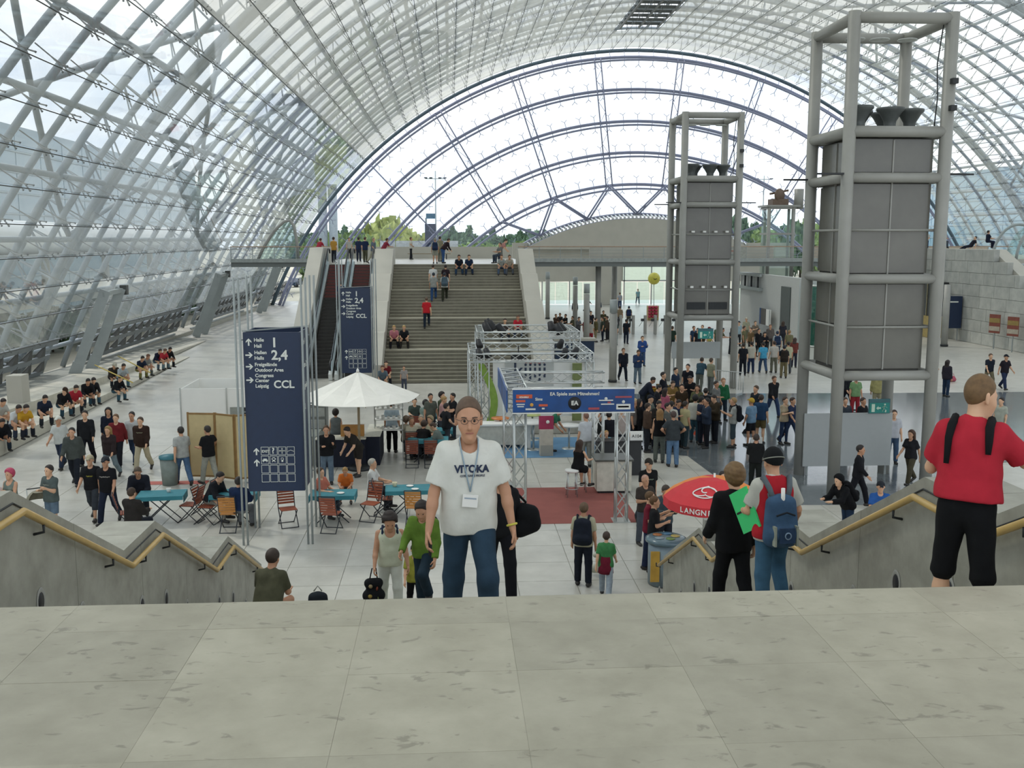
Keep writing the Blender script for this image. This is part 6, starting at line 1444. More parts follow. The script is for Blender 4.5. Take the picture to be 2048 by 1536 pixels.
Q(822, 480, 'person in a white shirt and black trousers alone on the gallery', 'hips', 100, 'tee', 'b5b3a9', 'trousers', '1d1f24', 'short', '5a4030', 1.72, 'g', rng=(77, 79))
for (px_, hy, lab, tc, bc, hc2) in ((788, 650, 'person in a pink top sitting on the far stairs', 'b5737c', '1d1f24', 'a98a52'), (808, 650, 'blonde person in black sitting on the far stairs', '1d2024', '2a2826', 'b0935c'), (918, 508, 'person in black sitting on the top step, left of a pair', '1f2430', '2a4058', '3a2a22'), (938, 507, 'person in navy sitting on the top step, right of a pair', '223048', '26344a', '4a3428'),
    (1003, 507, 'person in pale grey sitting at the top right of the far stairs', '8f9490', '4a5a70', '5a4434'), (1019, 507, 'person in a cream top at the right end of the top step', 'a09a8c', '5a6068', '4a3a2e'), (772, 722, 'person in dark red sitting at the bottom left of the far stairs', '6d2228', '23262c', '3a2a22'), (765, 738, 'person in grey-blue sitting at the foot of the cheek wall', '5a6a74', '2a2e34', '5a4234'),
    (1036, 632, 'person in a red T-shirt sitting behind the truss ring', 'b42a38', '2c3a50', '5a4232'), (1010, 637, 'person in dark grey sitting behind the truss ring', '4a4444', '2c3038', '3a2e28')):
    Q(px_, hy, lab, 'step', 5, 'tee', tc, 'trousers', bc, 'short', hc2, 1.72, 's')
Q(808, 752, 'child in a pale top standing at the foot of the far stairs', 'stand', 0, 'tee', '9a9490', 'trousers', '4a4f5c', 'short', '5a4232', 1.2, rng=(48, 50.4))
for (px_, hy, lab, pz, fc, tc, bc, hc2, rg) in ((641, 474, 'person in red on the left footbridge', 'lean', 150, '9a2f3c', '3a2a2e', '3a2a26', (72, 77)), (667, 474, 'person in a yellow top sitting on the escalator wall', 'stand', 160, 'a9803a', '22262e', '3a2c22', (66, 68)), (698, 478, 'person in white at the rear of the gallery by the escalators', 'stand', 30, 'a9a8a0', '3a3e44', '26211e', (80, 83)),
    (717, 474, 'person in navy on the gallery above the escalators, left of a pair', 'stand', 170, '25304a', '2a3040', '2a2420', (72, 75)), (730, 474, 'person in dark blue on the gallery above the escalators, right of a pair', 'stand2', 160, '202a44', '4a4a3a', '4a3026', (69, 72)), (747, 475, 'fair-haired person in grey-blue walking off the escalator', 'walk', 60, '5a6470', '9a9888', '8a7e6a', (65.5, 67.5)),
    (774, 479, 'person in dark red leaning at the escalator wall', 'lean', 120, '7a2a38', '4a3038', '3a2c28', (66, 69)), (1012, 482, 'person in pink bending over the gallery wall', 'bend', 80, 'a97a74', '2a3040', '33281f', (65, 67)), (1000, 487, 'person in grey sitting by the gallery wall on the right', 'sit', -60, '6a6c68', '3a4450', '4a3a30', (65, 67))):
    Q(px_, hy, lab, pz, fc, 'tee', tc, 'trousers', bc, 'short', hc2, 1.7, 'g', rng=rg)
Q(681, 562, 'person in dark blue riding the left escalator', 'stand', 180, 'tee', '232a44', 'trousers', '1b1e26', 'short', '2a2420', 1.72, 's', rng=(57, 60))
# ---- booths in the middle
Q(1160, 880, 'person in a black dress on a bar stool seen from behind', 'stool', 140, 'dress', '131416', None, '000000', 'long', '3a2a20', 1.68, fem=True, res=M_, rng=(27.5, 28.6))
Q(1172, 825, 'person in a plain white shirt standing behind the stool', 'stand', -160, 'tee', 'c0c4c8', 'trousers', '8d8f8a', 'crop', '7a5a4c', 1.76, heavy=.02, res=M_)
Q(1203, 823, 'person in a black T-shirt standing under the blue banner', 'stand', -90, 'tee', '1b1d1c', 'trousers', '3a3f3c', 'short', '2a221e', 1.76, res=M_)
Q(1218, 822, 'person in dark clothes hidden behind the right truss post', 'stand', 180, 'long', '1c1d24', 'trousers', '20242c', 'short', '241e1b', 1.76, res=M_)
Q(1213, 861, 'child in a pale blue top behind the black desk', 'stand', 10, 'tee', '6f97a4', 'trousers', '3a3f48', 'short', 'a07c4a', 1.32, res=M_)
Q(1120, 815, 'person in a green shirt stooping by the white round table', 'bend', 70, 'tee', '2f6a50', 'trousers', '6a2a38', 'short', '3a2c24', 1.74)
Q(1244, 815, 'grey-haired person in pale clothes right of the blue banner', 'stand', 20, 'tee', 'a59a94', 'trousers', '20242e', 'short', 'b0a68c', 1.7)
# ---- crowd around the second tower, near ring
CR = (
 (1279, 798, 'person in long black clothes with a red bag at the crowd edge', 'carry', 100, 'jacket', '151518', 'trousers', '14161c', 'long', '1f1a18', 1.74, 1), (1270, 797, 'fair-haired person in grey partly behind the black coat', 'stand', 60, 'tee', '6a6460', 'trousers', '23262c', 'short', 'b09a72', 1.76, 0),
 (1301, 790, 'person in a grey T-shirt and dark cap facing the crowd', 'fold', 60, 'tee', '5d6660', 'trousers', '22262c', 'cap', '23262e', 1.76, 0), (1320, 818, 'person with fair hair in a black sleeveless top, back turned', 'stand', 170, 'vest', '141416', 'trousers', '5f6560', 'long', '8a6a42', 1.76, 1),
 (1347, 822, 'heavy person in a charcoal T-shirt and light jeans, back turned', 'hips', 175, 'tee', '3a3f42', 'trousers', '5d7896', 'short', '4a3a36', 1.8, 2), (1343, 802, 'person in a white shirt inside the crowd', 'stand', 150, 'tee', 'b5b3a8', 'trousers', '23303a', 'short', '201b1a', 1.7, 0),
 (1318, 802, 'dark-haired person in dark clothes inside the crowd', 'phone', 20, 'long', '2a2826', 'trousers', '1f2430', 'short', '221c1a', 1.7, 0), (1371, 802, 'person in a yellow-white top inside the crowd', 'stand', 120, 'tee', 'a9a27c', 'trousers', '2a3a40', 'short', '2a231f', 1.66, 0),
 (1391, 790, 'dark-haired person in a white top, back to the camera', 'stand', 160, 'tee', 'bdbcb0', 'trousers', '33505c', 'bushy', '191818', 1.72, 0), (1404, 793, 'person in a dark blue top behind the white sleeves', 'stand', 100, 'long', '20283a', 'trousers', '1c222e', 'short', '1f1b1a', 1.72, 0),
 (1414, 796, 'person in a navy waistcoat with white sleeves and an orange bag', 'carry', -80, 'long', '2a3444', 'trousers', '181b22', 'short', '1c1a1a', 1.76, 0), (1428, 790, 'person in a brown jacket with a dark shoulder bag', 'phone', -70, 'jacket', '3a3226', 'trousers', '20242c', 'short', '26201c', 1.76, 0),
 (1467, 795, 'fair-haired person in a grey T-shirt and long shorts with backpack', 'carry', -100, 'tee', '959792', 'capri', '3a464c', 'short', '9a7e56', 1.76, 0), (1503, 796, 'person in a light blue shirt and yellow cap', 'stand', -150, 'tee', '6d8ba4', 'shorts', '1c1e22', 'cap', 'b9973c', 1.7, 0),
 (1523, 789, 'person in a dark blue T-shirt and brown shorts, back turned', 'stand', 150, 'tee', '284260', 'shorts', '5a5034', 'short', '3a2e28', 1.76, 0), (1512, 771, 'person with short hair and lanyard in a dark top', 'stand', -60, 'tee', '23282f', 'trousers', '2a2e36', 'short', '4a3a2c', 1.76, 0),
 (1549, 752, 'person in a black jacket and jeans walking with crossed arms', 'walk', 20, 'jacket', '1c1d20', 'trousers', '2c3c58', 'short', '4a3426', 1.74, 0), (1571, 794, 'person in a tan and white top with jeans, right of the crowd', 'fold', 30, 'tee', 'a0927a', 'slim', '26344c', 'short', '3a2a22', 1.7, 1),
 (1447, 756, 'person in a green sweatshirt beside the second tower', 'stand', 10, 'long', '1f5a3a', 'trousers', '22303c', 'short', '8a6a52', 1.72, 0), (1306, 755, 'person in navy bending over the sales table', 'bend', 80, 'jacket', '232836', 'trousers', '2a2e36', 'short', '2a2421', 1.74, 0),
 (1327, 744, 'large person in a black top by the tower post', 'stand', 60, 'long', '1a1c24', 'trousers', '1c1f26', 'short', '241f1d', 1.8, 2), (1331, 776, 'person in a pink top with dark hair at the sales table', 'carry', 120, 'tee', 'a3586a', 'trousers', '33363c', 'long', '2a1f1c', 1.64, 1),
 (1380, 752, 'person in a black T-shirt behind the sales table, right of a pair', 'phone', -20, 'tee', '17181b', 'trousers', '20232a', 'short', '2a2320', 1.74, 0), (1352, 735, 'person in dark blue behind the tower post', 'stand', 40, 'tee', '232e40', 'trousers', '20232a', 'short', '26201e', 1.72, 0),
 (1376, 728, 'person in a black top behind the barrier', 'stand', -30, 'tee', '191b22', 'trousers', '20232a', 'short', '241e1c', 1.78, 0), (1404, 715, 'person in a teal shirt leaning on the barrier', 'lean', 150, 'tee', '2f4652', 'trousers', '5f625a', 'short', '3a3028', 1.72, 0), (1423, 716, 'person in olive and white by the barrier', 'stand', 120, 'tee', '7d7d68', 'trousers', '5f625f', 'short', '4a3c30', 1.72, 0),
 (1586, 795, 'person in navy behind the left post of the nearest tower', 'walk', 40, 'tee', '26304a', 'trousers', '2c3a55', 'short', '3a2c26', 1.72, 0), (1513, 868, 'person in black holding a picture poster', 'carry', 160, 'long', '1a1b1c', 'trousers', '1c1f1d', 'short', '3a302a', 1.66, 0))
for (px_, hy, lab, pz, fc, tp_, tc, bt_, bc, hr, hc2, h_, m_) in CR:
    Q(px_, hy, lab, pz, fc, tp_, tc, bt_, bc, hr, hc2, h_, fem=(m_ == 1), heavy=.035 if m_ == 2 else 0, res=M_ if px_ in (1320, 1347, 1279, 1467, 1523, 1571, 1414) else .035, pack={1467: '16191f', 1570: '20242c'}.get(px_))
# ---- rear right group
CR2 = (
 (1487, 686, 'person in black, leftmost of the row with backs turned', 'stand', 170, 'tee', '1d2026', '1b1f28', 'short', '2a2522'), (1503, 683, 'person in a white top with a dark shoulder bag in the row', 'stand', 180, 'tee', 'b0ada0', '23304a', 'short', '2a2522'),
 (1527, 684, 'person in a bright light blue shirt in the row with backs turned', 'walk', 175, 'tee', '4a9cc0', '3a506c', 'short', '2a2421'), (1549, 682, 'person in a wide white shirt in the row with backs turned', 'stand', 180, 'tee', 'b5b0a8', '6a6a5c', 'short', '3a2c26'),
 (1569, 690, 'person with a black and orange backpack in the row', 'stand', 170, 'tee', '1c2028', '6a6248', 'short', '222632'), (1577, 683, 'person in cream at the right end of the row', 'stand', 180, 'tee', 'a9a78c', '4a4f52', 'short', '26211e'),
 (1478, 642, 'person in a pale blue top and cap behind the row', 'stand', 20, 'tee', '8ba0a8', '2a2e33', 'cap', '2a3038'), (1493, 632, 'person in cream with a white cap at the vestibule wall', 'stand', 0, 'tee', '9a9a84', '6a6a58', 'cap', 'b0aa9a'),
 (1489, 652, 'person in olive behind the row, left', 'stand', 60, 'tee', '6a684c', '4a4438', 'short', '3a2e28'), (1502, 655, 'person in tan and dark trousers behind the row', 'stand', -60, 'tee', '6d5a40', '26262a', 'short', '4a3428'),
 (1518, 657, 'person in black behind the light blue shirt', 'stand', 30, 'long', '191a1e', '1c1e22', 'short', '241f1d'), (1541, 649, 'person in grey standing before the dark door', 'stand', 0, 'jacket', '5a5450', '3a3a3a', 'short', '6a4a3a'),
 (1555, 662, 'person in white with a dark backpack behind the row', 'stand', 170, 'tee', 'a9b4ba', '2a3444', 'short', '232f44'), (1567, 630, 'dark-haired person with a navy bag by the glass drum', 'stand', 150, 'tee', '2a2c34', '2a2c34', 'long', '3a2c22'),
 (1579, 660, 'fair-haired person in olive near the tower post', 'stand', 160, 'tee', '6d6a50', '4a4f4c', 'short', '8a704a'), (1583, 608, 'person with a blue backpack walking by the glass drum', 'walk', 160, 'tee', '9fae9a', '4a5a7a', 'short', '3a3028'),
 (1345, 652, 'person in dark green left under the second tower', 'stand', 150, 'tee', '26352c', '20242a', 'short', '3a2c22'), (1388, 652, 'person in navy behind the exit sign', 'stand', 20, 'tee', '2a3c54', '3a3a38', 'short', '4a3a2c'), (1405, 650, 'person in tan beside the exit sign', 'stand', -30, 'tee', '8d7a58', '4a4438', 'short', '6a4c34'),
 (1419, 654, 'person in yellow-green behind the second tower post', 'stand', 40, 'tee', 'a3a058', '8a8a6c', 'cap', '6a3034'), (1446, 656, 'person in an olive shirt leaning forward by the tower post', 'lean', 60, 'tee', '565a40', '26344a', 'short', '221d1b'), (1436, 650, 'person in grey-green between the tower posts', 'stand', 0, 'tee', '5a6a58', '3a4a50', 'short', '2f2824'))
for (px_, hy, lab, pz, fc, tp_, tc, bc, hr, hc2) in CR2: Q(px_, hy, lab, pz, fc, tp_, tc, 'trousers', bc, hr, hc2, 1.74, rng=(66, 70) if px_ == 1493 else (63, 66.5) if px_ == 1567 else None, pack={1569: '2a2420', 1555: '26344c', 1583: '1f3470'}.get(px_))
# ---- exit area and queue
CR3 = (
 (1247, 696, 'person in a dark suit with a red tie walking to the camera', 'walk', 5, 'jacket', '20242e', '1f2632', 'short', '5a4636'), (1277, 700, 'person in a blue jacket holding a paper', 'phone', 10, 'jacket', '2c3d5c', '5f6f7c', 'short', '4a3a2c'), (1285, 672, 'person in a white shirt and blue jacket over the shoulder', 'carry', 5, 'jacket', '34508a', '3a4e70', 'short', '4a3628'),
 (1172, 636, 'person in dark red trousers and top in the queue', 'stand', 150, 'tee', '7a2a30', '8a2630', 'short', '4a3428'), (1181, 640, 'person in a white top and red trousers in the queue', 'stand', 170, 'tee', 'a9a59c', '8f2a34', 'short', '3a2c24'), (1192, 635, 'person in an olive coat in the queue', 'stand', 100, 'jacket', '5a5438', '8a8468', 'short', '33291f'),
 (1205, 634, 'person in dark green in the queue', 'stand', -80, 'tee', '3a443c', '1e2434', 'short', '2f2822'), (1214, 632, 'person in brown at the right of the queue', 'stand', -100, 'jacket', '4a4034', '26262a', 'short', '3a2e26'), (1182, 622, 'dark-haired person in black at the back of the queue', 'stand', 0, 'tee', '23242a', '26262c', 'short', '211c1a'),
 (1232, 640, 'person in dark green right of the nearest stele', 'stand', -60, 'tee', '3a4a46', '8a9490', 'short', '3a2c22'), (1253, 638, 'person in black at the turnstiles', 'stand', 150, 'tee', '1c2028', '1f2636', 'short', '2a221e'), (1258, 612, 'person with a navy backpack at the turnstiles', 'stand', 170, 'tee', '8a8668', '4a4a44', 'short', '26304a'), (1240, 612, 'person in a tan top at the turnstiles', 'stand', 160, 'tee', '8f7f68', '4a4a50', 'short', '3f3026'),
 (1150, 600, 'person in a dark coat near the third stele', 'stand', 180, 'jacket', '23262f', '1d2230', 'short', '2a221e'), (1197, 598, 'person in a dark blue jacket walking away under the footbridge', 'walk', 170, 'jacket', '23344a', '1f2732', 'short', '2a221e'), (1176, 590, 'person in black walking under the footbridge', 'walk', 90, 'jacket', '1c1e24', '2a3040', 'short', '221d1b'),
 (1228, 590, 'person with a navy pack near the doors, left of a pair', 'walk', 160, 'jacket', '232a44', '3a3f48', 'short', '2a2420'), (1240, 585, 'person in pale grey near the doors, right of a pair', 'walk', 170, 'tee', '8f949a', '2a3a5c', 'short', '4a3a2c'), (1276, 577, 'person in a pale blue top coming from the doors', 'walk', 0, 'tee', '8aa4b0', '3a5068', 'short', '4a3c30'),
 (1073, 562, 'person in dark red at the far entrance doors', 'stand', 90, 'jacket', '6a2a3c', '23262e', 'short', '2a221e'), (1112, 628, 'person in brown sitting group left of the stele', 'sit', 30, 'jacket', '4a3a30', '3a3530', 'short', '3a2a22'), (1120, 626, 'person in dark grey in the sitting group', 'sit', -20, 'tee', '3a3c3e', '2a2c30', 'short', '2a2320'), (1131, 628, 'person in black in the sitting group', 'sit', -60, 'tee', '1f2124', '23262c', 'short', '2a2421'), (1145, 632, 'person in olive in the sitting group on the right', 'sit', -80, 'tee', '4a4a38', '2a2c30', 'short', '4a3a2c'))
for (px_, hy, lab, pz, fc, tp_, tc, bc, hr, hc2) in CR3: Q(px_, hy, lab, pz, fc, tp_, tc, 'trousers', bc, hr, hc2, 1.74, pack={1258: '26365a', 1228: '20284a'}.get(px_))
# ---- right hand side
CR4 = (
 (1697, 742, 'person in black jeans behind the nearest tower, left', 'walk', 20, 'long', '1d1f24', 'trousers', '171a22', 'short', '2a2420', 1.74, .035), (1713, 750, 'person in a green top and red trousers behind the nearest tower', 'stand', 0, 'tee', '6f8f64', 'trousers', '8a2a30', 'short', '4a3a2c', 1.72, .035), (1757, 742, 'person in a cream coat behind the exit sign', 'stand', 160, 'jacket', '9a9464', 'trousers', '8f8a70', 'short', '3a2e26', 1.76, .035),
 (1691, 795, 'dark-haired person behind the pale board', 'stand', 0, 'tee', '3a4048', 'trousers', '2a2e34', 'short', '4a3a30', 1.72, .035), (1727, 795, 'person in black behind the exit sign, right of the board', 'stand', 30, 'tee', '1d1d20', 'trousers', '20222a', 'short', '3a2a24', 1.74, .035),
 (1789, 820, 'person in a white shirt with navy sleeve and jeans, right of the tower', 'stand', -15, 'tee', 'b7bac0', 'trousers', '3f536c', 'short', '3a2a24', 1.76, M_), (1823, 860, 'long-haired person in a black top and flared olive trousers', 'walk', -60, 'tee', '26262a', 'trousers', '4a4638', 'long', '4a3426', 1.68, M_),
 (1722, 890, 'person in black half hidden under the pale board', 'walk', 60, 'long', '18191d', 'trousers', '15171d', 'short', '241e1c', 1.74, M_), (1678, 950, 'person in a black hooded top bending forward with a backpack', 'lean', -70, 'jacket', '101114', 'trousers', '23344a', 'hood', '0f1013', 1.74, M_), (1762, 963, 'person in a bright blue T-shirt and dark cap', 'walk', -15, 'tee', '2a5596', 'trousers', '3a3f48', 'cap', '23262c', 1.7, M_),
 (1896, 720, 'long-haired person in dark clothes with a pink bag', 'stand', 120, 'jacket', '2a2830', 'trousers', '23344a', 'long', '2a2220', 1.7, .035), (1982, 707, 'person in a dark T-shirt and khaki trousers on the right', 'walk', 0, 'tee', '1f2630', 'trousers', '6a6450', 'short', '5a4434', 1.76, .035), (2013, 709, 'person in black with a cap on the far right', 'walk2', 10, 'tee', '231f26', 'trousers', '26304a', 'cap', '23262e', 1.76, .035),
 (1871, 700, 'person in navy half hidden by the tower post on the right', 'stand', 100, 'tee', '232c4a', 'trousers', '26304a', 'short', '2a2420', 1.74, .035), (2003, 795, 'person in a white top and jeans behind the red T-shirt man', 'stand', -60, 'tee', 'a7ab9e', 'trousers', '4a6480', 'short', '2a2320', 1.72, .035))
for (px_, hy, lab, pz, fc, tp_, tc, bt_, bc, hr, hc2, h_, r_) in CR4: Q(px_, hy, lab, pz, fc, tp_, tc, bt_, bc, hr, hc2, h_, res=r_, fem=hr == 'long', pack={1678: '0e0f12'}.get(px_))
for (px_, hy, lab, pz, fc, tc, bc, hc2, hr) in ((1852, 484, 'person in white and navy sitting on the upper stone wall', 'sit', -30, 'b0b0a8', '26304a', 'c0bca8', 'cap'), (1886, 484, 'person in cream sitting on the upper stone wall', 'sit', 0, 'a9a698', '4a4f58', '2a2421', 'short'), (1950, 488, 'person in black lying on the upper stone wall', 'lie', -90, '1c1f28', '1c1f2a', '2a2421', 'short'), (1976, 479, 'person in dark navy sitting upright on the upper stone wall', 'sit', 90, '1d2233', '1f2436', '241f1d', 'short')):
    Q(px_, hy, lab, pz, fc, 'tee', tc, 'trousers', bc, hr, hc2, 1.72, 'u', rng=(66.5, 74))
# ---- foot of the near stairs
Q(1168, 1005, 'person in a cream shirt with a black backpack near the stairs', 'stand', 165, 'tee', 'a8a48c', 'trousers', '1c202a', 'short', '5a4632', 1.78, res=M_, pack='1c212c', rng=(18.9, 25))
Q(1213, 1063, 'girl in a green top with a dark red jacket round the waist', 'walk', 165, 'tee', '3f7a4a', 'trousers', '8f9aa4', 'short', '3a2c26', 1.4, fem=True, res=M_, rng=(18.9, 25))
Q(1298, 917, 'person in a black printed T-shirt and dark cap near the stairs', 'walk', 10, 'tee', '161719', 'trousers', '3a3f45', 'cap', '2f2c28', 1.8, res=M_)
Q(1291, 950, 'fair person in a dark top stooping before the black T-shirt', 'carry', 20, 'tee', '3a3430', 'trousers', '4a4f58', 'crop', 'b08a78', 1.7, res=M_)
Q(1301, 983, 'person in a dark red top and dark jeans', 'carry', 70, 'tee', '6e2030', 'trousers', '26304a', 'short', '5a4228', 1.74, res=M_)
Q(1310, 992, 'person in a black T-shirt beside the dark red top', 'carry', 85, 'tee', '1c1d20', 'trousers', '2c3c50', 'short', '5a4026', 1.7, res=M_)
Q(1332, 971, 'person in a grey-blue shirt looking down by the freezer', 'phone', 10, 'long', '3f4c54', 'trousers', '20242c', 'short', '3a3028', 1.76, res=M_)
Q(1446, 943, 'dark-haired person behind the red parasol', 'stand', 0, 'tee', '3a3c40', 'trousers', '2c3038', 'short', '251f1c', 1.74, res=M_)

# ---- more of the dense crowd
EX = ((1336, 806, 'short dark-haired person in grey squeezed inside the crowd', 60, '5a5c58', '2a2e34', '221d1a'), (1358, 800, 'dark-haired person in navy behind the yellow-white top', 20, '26304a', '20242c', '201b19'),
 (1296, 806, 'person in brown behind the grey T-shirt and cap', 100, '4a3a30', '23262c', '33271f'), (1412, 776, 'person in black left of the green sweatshirt', 150, '1f2126', '1d2026', '241f1c'), (1395, 770, 'person in olive near the barrier end', -30, '56583e', '2a2c2a', '3a2e24'), (1346, 762, 'person in tan at the sales table, facing the camera', 10, '7a6238', '2a2a26', '3a2c22'),
 (1364, 768, 'person in dark brown at the sales table, facing the camera', -10, '3a2f22', '26241f', '2a211c'), (1433, 762, 'person in grey left of the tower post behind the crowd', 40, '6a6c6a', '30343a', '2a2420'), (1318, 770, 'person in a dark jacket beside the pink top', 80, '23242a', '1f2228', '241e1b'),
 (1465, 655, 'person in charcoal under the second tower, right', 30, '3a3d40', '2a2c30', '2a2420'), (1471, 668, 'person in dark brown at the left of the vestibule group', 60, '4a3c30', '2c2a28', '33281f'), (1511, 642, 'person in grey-brown before the vestibule wall', 10, '6a6054', '3a3834', '4a3a2c'), (1530, 664, 'person in black between the light blue and white shirts', 0, '1c1d22', '1d2026', '221d1b'),
 (1590, 676, 'person in red-brown at the tower post edge', 150, '6d3a34', '2a2c38', '3a2c26'), (1158, 634, 'person in grey at the left of the queue', 40, '55565a', '2c2e34', '2f2620'), (1207, 621, 'person in dark olive at the back of the queue', 10, '44452f', '2a2a28', '2a221d'), (1221, 637, 'person in dark brown beside the nearest stele', 120, '3f342c', '23252b', '3a2c24'), (1396, 656, 'person in black beside the navy one behind the exit sign', 0, '202126', '22242a', '241f1c'))
for (px_, hy, lab, fc, tc, bc, hc2) in EX: Q(px_, hy, lab, ('stand', 'stand2', 'phone', 'fold')[px_ % 4], fc, 'tee' if px_ % 3 else 'long', tc, 'trousers', bc, 'short' if px_ % 5 else 'long', hc2, 1.7)
# ================================================================== the nearest people, in detail
from mathutils.bvhtree import BVHTree
def world(o): return Matrix.LocRotScale(o.location, o.rotation_euler, o.scale)
def wear(name, o, label, cat):
    """a top-level thing worn or held by a person, modelled in the person's own frame"""
    e = empty(name); e.matrix_basis = world(o); return tag(e, label, cat)
def conform(me, R, lift=.004, part='shirt', back=False):
    src = R[part]; bv = BVHTree.FromPolygons([v.co.copy() for v in src.vertices], [tuple(p.vertices) for p in src.polygons])
    s = 1 if back else -1; y0 = None
    for v in me.vertices:
        q, n, i, d = bv.ray_cast(Vector((v.co.x, s * 1.0, v.co.z)), Vector((0, -s, 0)))
        if q is not None: v.co.y = q.y + s * (lift + (.002 if v.co.y * s > 0 else 0))
    me.update(); return me
def shirt_of(o): return [c for c in o.children if c.name.split('.')[0] in ('shirt', 'jacket')][0]
def chest_text(o, R, s, size, x, z, col, bold=.004, align='CENTER'):
    me = text_mesh(s, size, .003, align, bold); me.materials.clear()
    # long flat outlines are cut into small triangles first so they can follow the cloth
    bm = bmesh.new(); bm.from_mesh(me); bmesh.ops.triangulate(bm, faces=bm.faces[:])
    for _ in range(2): bmesh.ops.subdivide_edges(bm, edges=[e for e in bm.edges if e.calc_length() > .012], cuts=1)
    bm.to_mesh(me); bm.free()
    for v in me.vertices: v.co = Vector((v.co.x + x, -v.co.z, v.co.y + z))
    return put('print', conform(me, R), mat('print_' + col, hexc(col), .8), shirt_of(o))
def squiggle(o, R, w_, z, col, x=0.0):
    pts = [Vector((x - w_ / 2 + w_ * k / 28, -.3, z + .018 * math.sin(k * 1.9) + .006 * math.sin(k * .8))) for k in range(29)]; me = MB().tube(pts, .007, 5).mesh('print')
    return put('print', conform(me, R, .004), mat('print_' + col, hexc(col), .8), shirt_of(o))
HR = .0095
# --- man in the white T-shirt, coming up the stairs
h1 = pose(hl=34, hr=-6, kl=46, kr=4, al=6, ar=9, abl=19, abr=17, el=14, er=20, lean=4, nod=0, bl=5, br=4)
o, R = Q(937, 788, 'young person in a white T-shirt and jeans climbing towards the camera', h1, 2, 'tee', 'cfd0c8', 'trousers', '2b3f50', 'crop', '5a4738', 1.83, 'n', HR, rng=(6.3, 6.9), key='h1', sx=.9, hsc=1.17, curl=.55, loose=.012, wob=.0035, skin=1)
tp, hd, J = R['_tp'], R['_hd'], R['_J']
cz = tp(0, 0, .33).z
chest_text(o, R, 'VITOKA', .07, .015, cz + .03, '24304a', .003); chest_text(o, R, 'CORE GAME PEOPLE', .02, .02, cz - .0, '3a4458', .0005)
g = wear('glasses', o, 'thin-framed glasses on the white T-shirt person', 'glasses')
for sx in (-1, 1):
    MB().tube([hd(sx * .032 + .022 * math.cos(a), -.108, .012 + .015 * math.sin(a)) for a in [2 * PI * k / 16 for k in range(16)]], .0017, 5, closed=True).build('rim', M_DARK, g)
    MB().tube([hd(sx * .054, -.106, .016), hd(sx * .088, -.06, .018), hd(sx * .09, .02, .02)], .0016, 5).build('temple', M_DARK, g)
    MB().tube([hd(sx * .018, -.098, .03), hd(sx * .034, -.098, .034), hd(sx * .05, -.09, .031)], .0038, 5).build('brow', hairm('44352c'), o)
MB().tube([hd(-.011, -.109, .016), hd(.011, -.109, .016)], .0016, 5).build('bridge', M_DARK, g)
MB().tube([hd(-.024, -.094, -.058), hd(0, -.1, -.058), hd(.024, -.094, -.058)], .0042, 6).build('lips', mat('lips', hexc('9c6256'), .5), o)
lb = wear('name_badge', o, 'white name badge on a pale blue lanyard', 'badge')
bvm = BVHTree.FromPolygons([v.co.copy() for v in R['shirt'].vertices], [tuple(p.vertices) for p in R['shirt'].polygons])
def on_chest(x, z, lift=.008):
    q = bvm.ray_cast(Vector((x, -1, z)), Vector((0, 1, 0)))[0]; return Vector((x, (q.y if q else -.13) - lift, z))
zb = tp(0, 0, .17).z
for sx in (-1, 1): MB().tube([tp(sx * .062, .03, .575), tp(sx * .068, -.04, .565)] + [on_chest(sx * .062 * (1 - t) + .002, tp(0, 0, .5).z * (1 - t) + (zb + .06) * t) for t in (.0, .25, .5, .75, 1.0)], .0055, 6).build('lanyard', mat('lanyard_blue', hexc('8fa3b0'), .7), lb)
q = on_chest(0, zb, .014); MB().box((0, 0, 0), (.115, .004, .085)).build('card', M_WHITE, lb, loc=q, rot=(-.06, .12, .1))
MB().bx(-.045, .045, -.004, -.0025, .012, .022).build('card_print', mat('card_grey', hexc('9aa7b2'), .6), lb, loc=q, rot=(-.06, .12, .1))
wb_ = wear('wristband', o, 'yellow rubber wristband on the left wrist', 'wristband'); wl_, wdl = J['wrl'], J['wdl']; a_ = wdl.orthogonal().normalized(); b_ = wdl.cross(a_)
MB().tube([wl_ - wdl * .015 + (a_ * math.cos(2 * PI * k / 18) + b_ * math.sin(2 * PI * k / 18)) * .036 for k in range(18)], .008, 6, closed=True).build('band', mat('band_yellow', hexc('c9c04a'), .5), wb_)
ph = wear('mobile_phone', o, 'small dark phone in the right hand of the white T-shirt person', 'phone'); wr, wdr = J['wrr'], J['wdr']
MB().box((0, 0, 0), (.022, .045, .1)).build('phone_body', M_BLACK, ph, loc=wr + wdr * .12 + Vector((.028, -.01, 0)), rot=(.3, 0, 0)); MB().box((0, 0, 0), (.004, .03, .04)).build('phone_screen', mat('screen', hexc('4a5a66'), .2), ph, loc=wr + wdr * .12 + Vector((.04, -.012, .02)), rot=(.3, 0, 0))
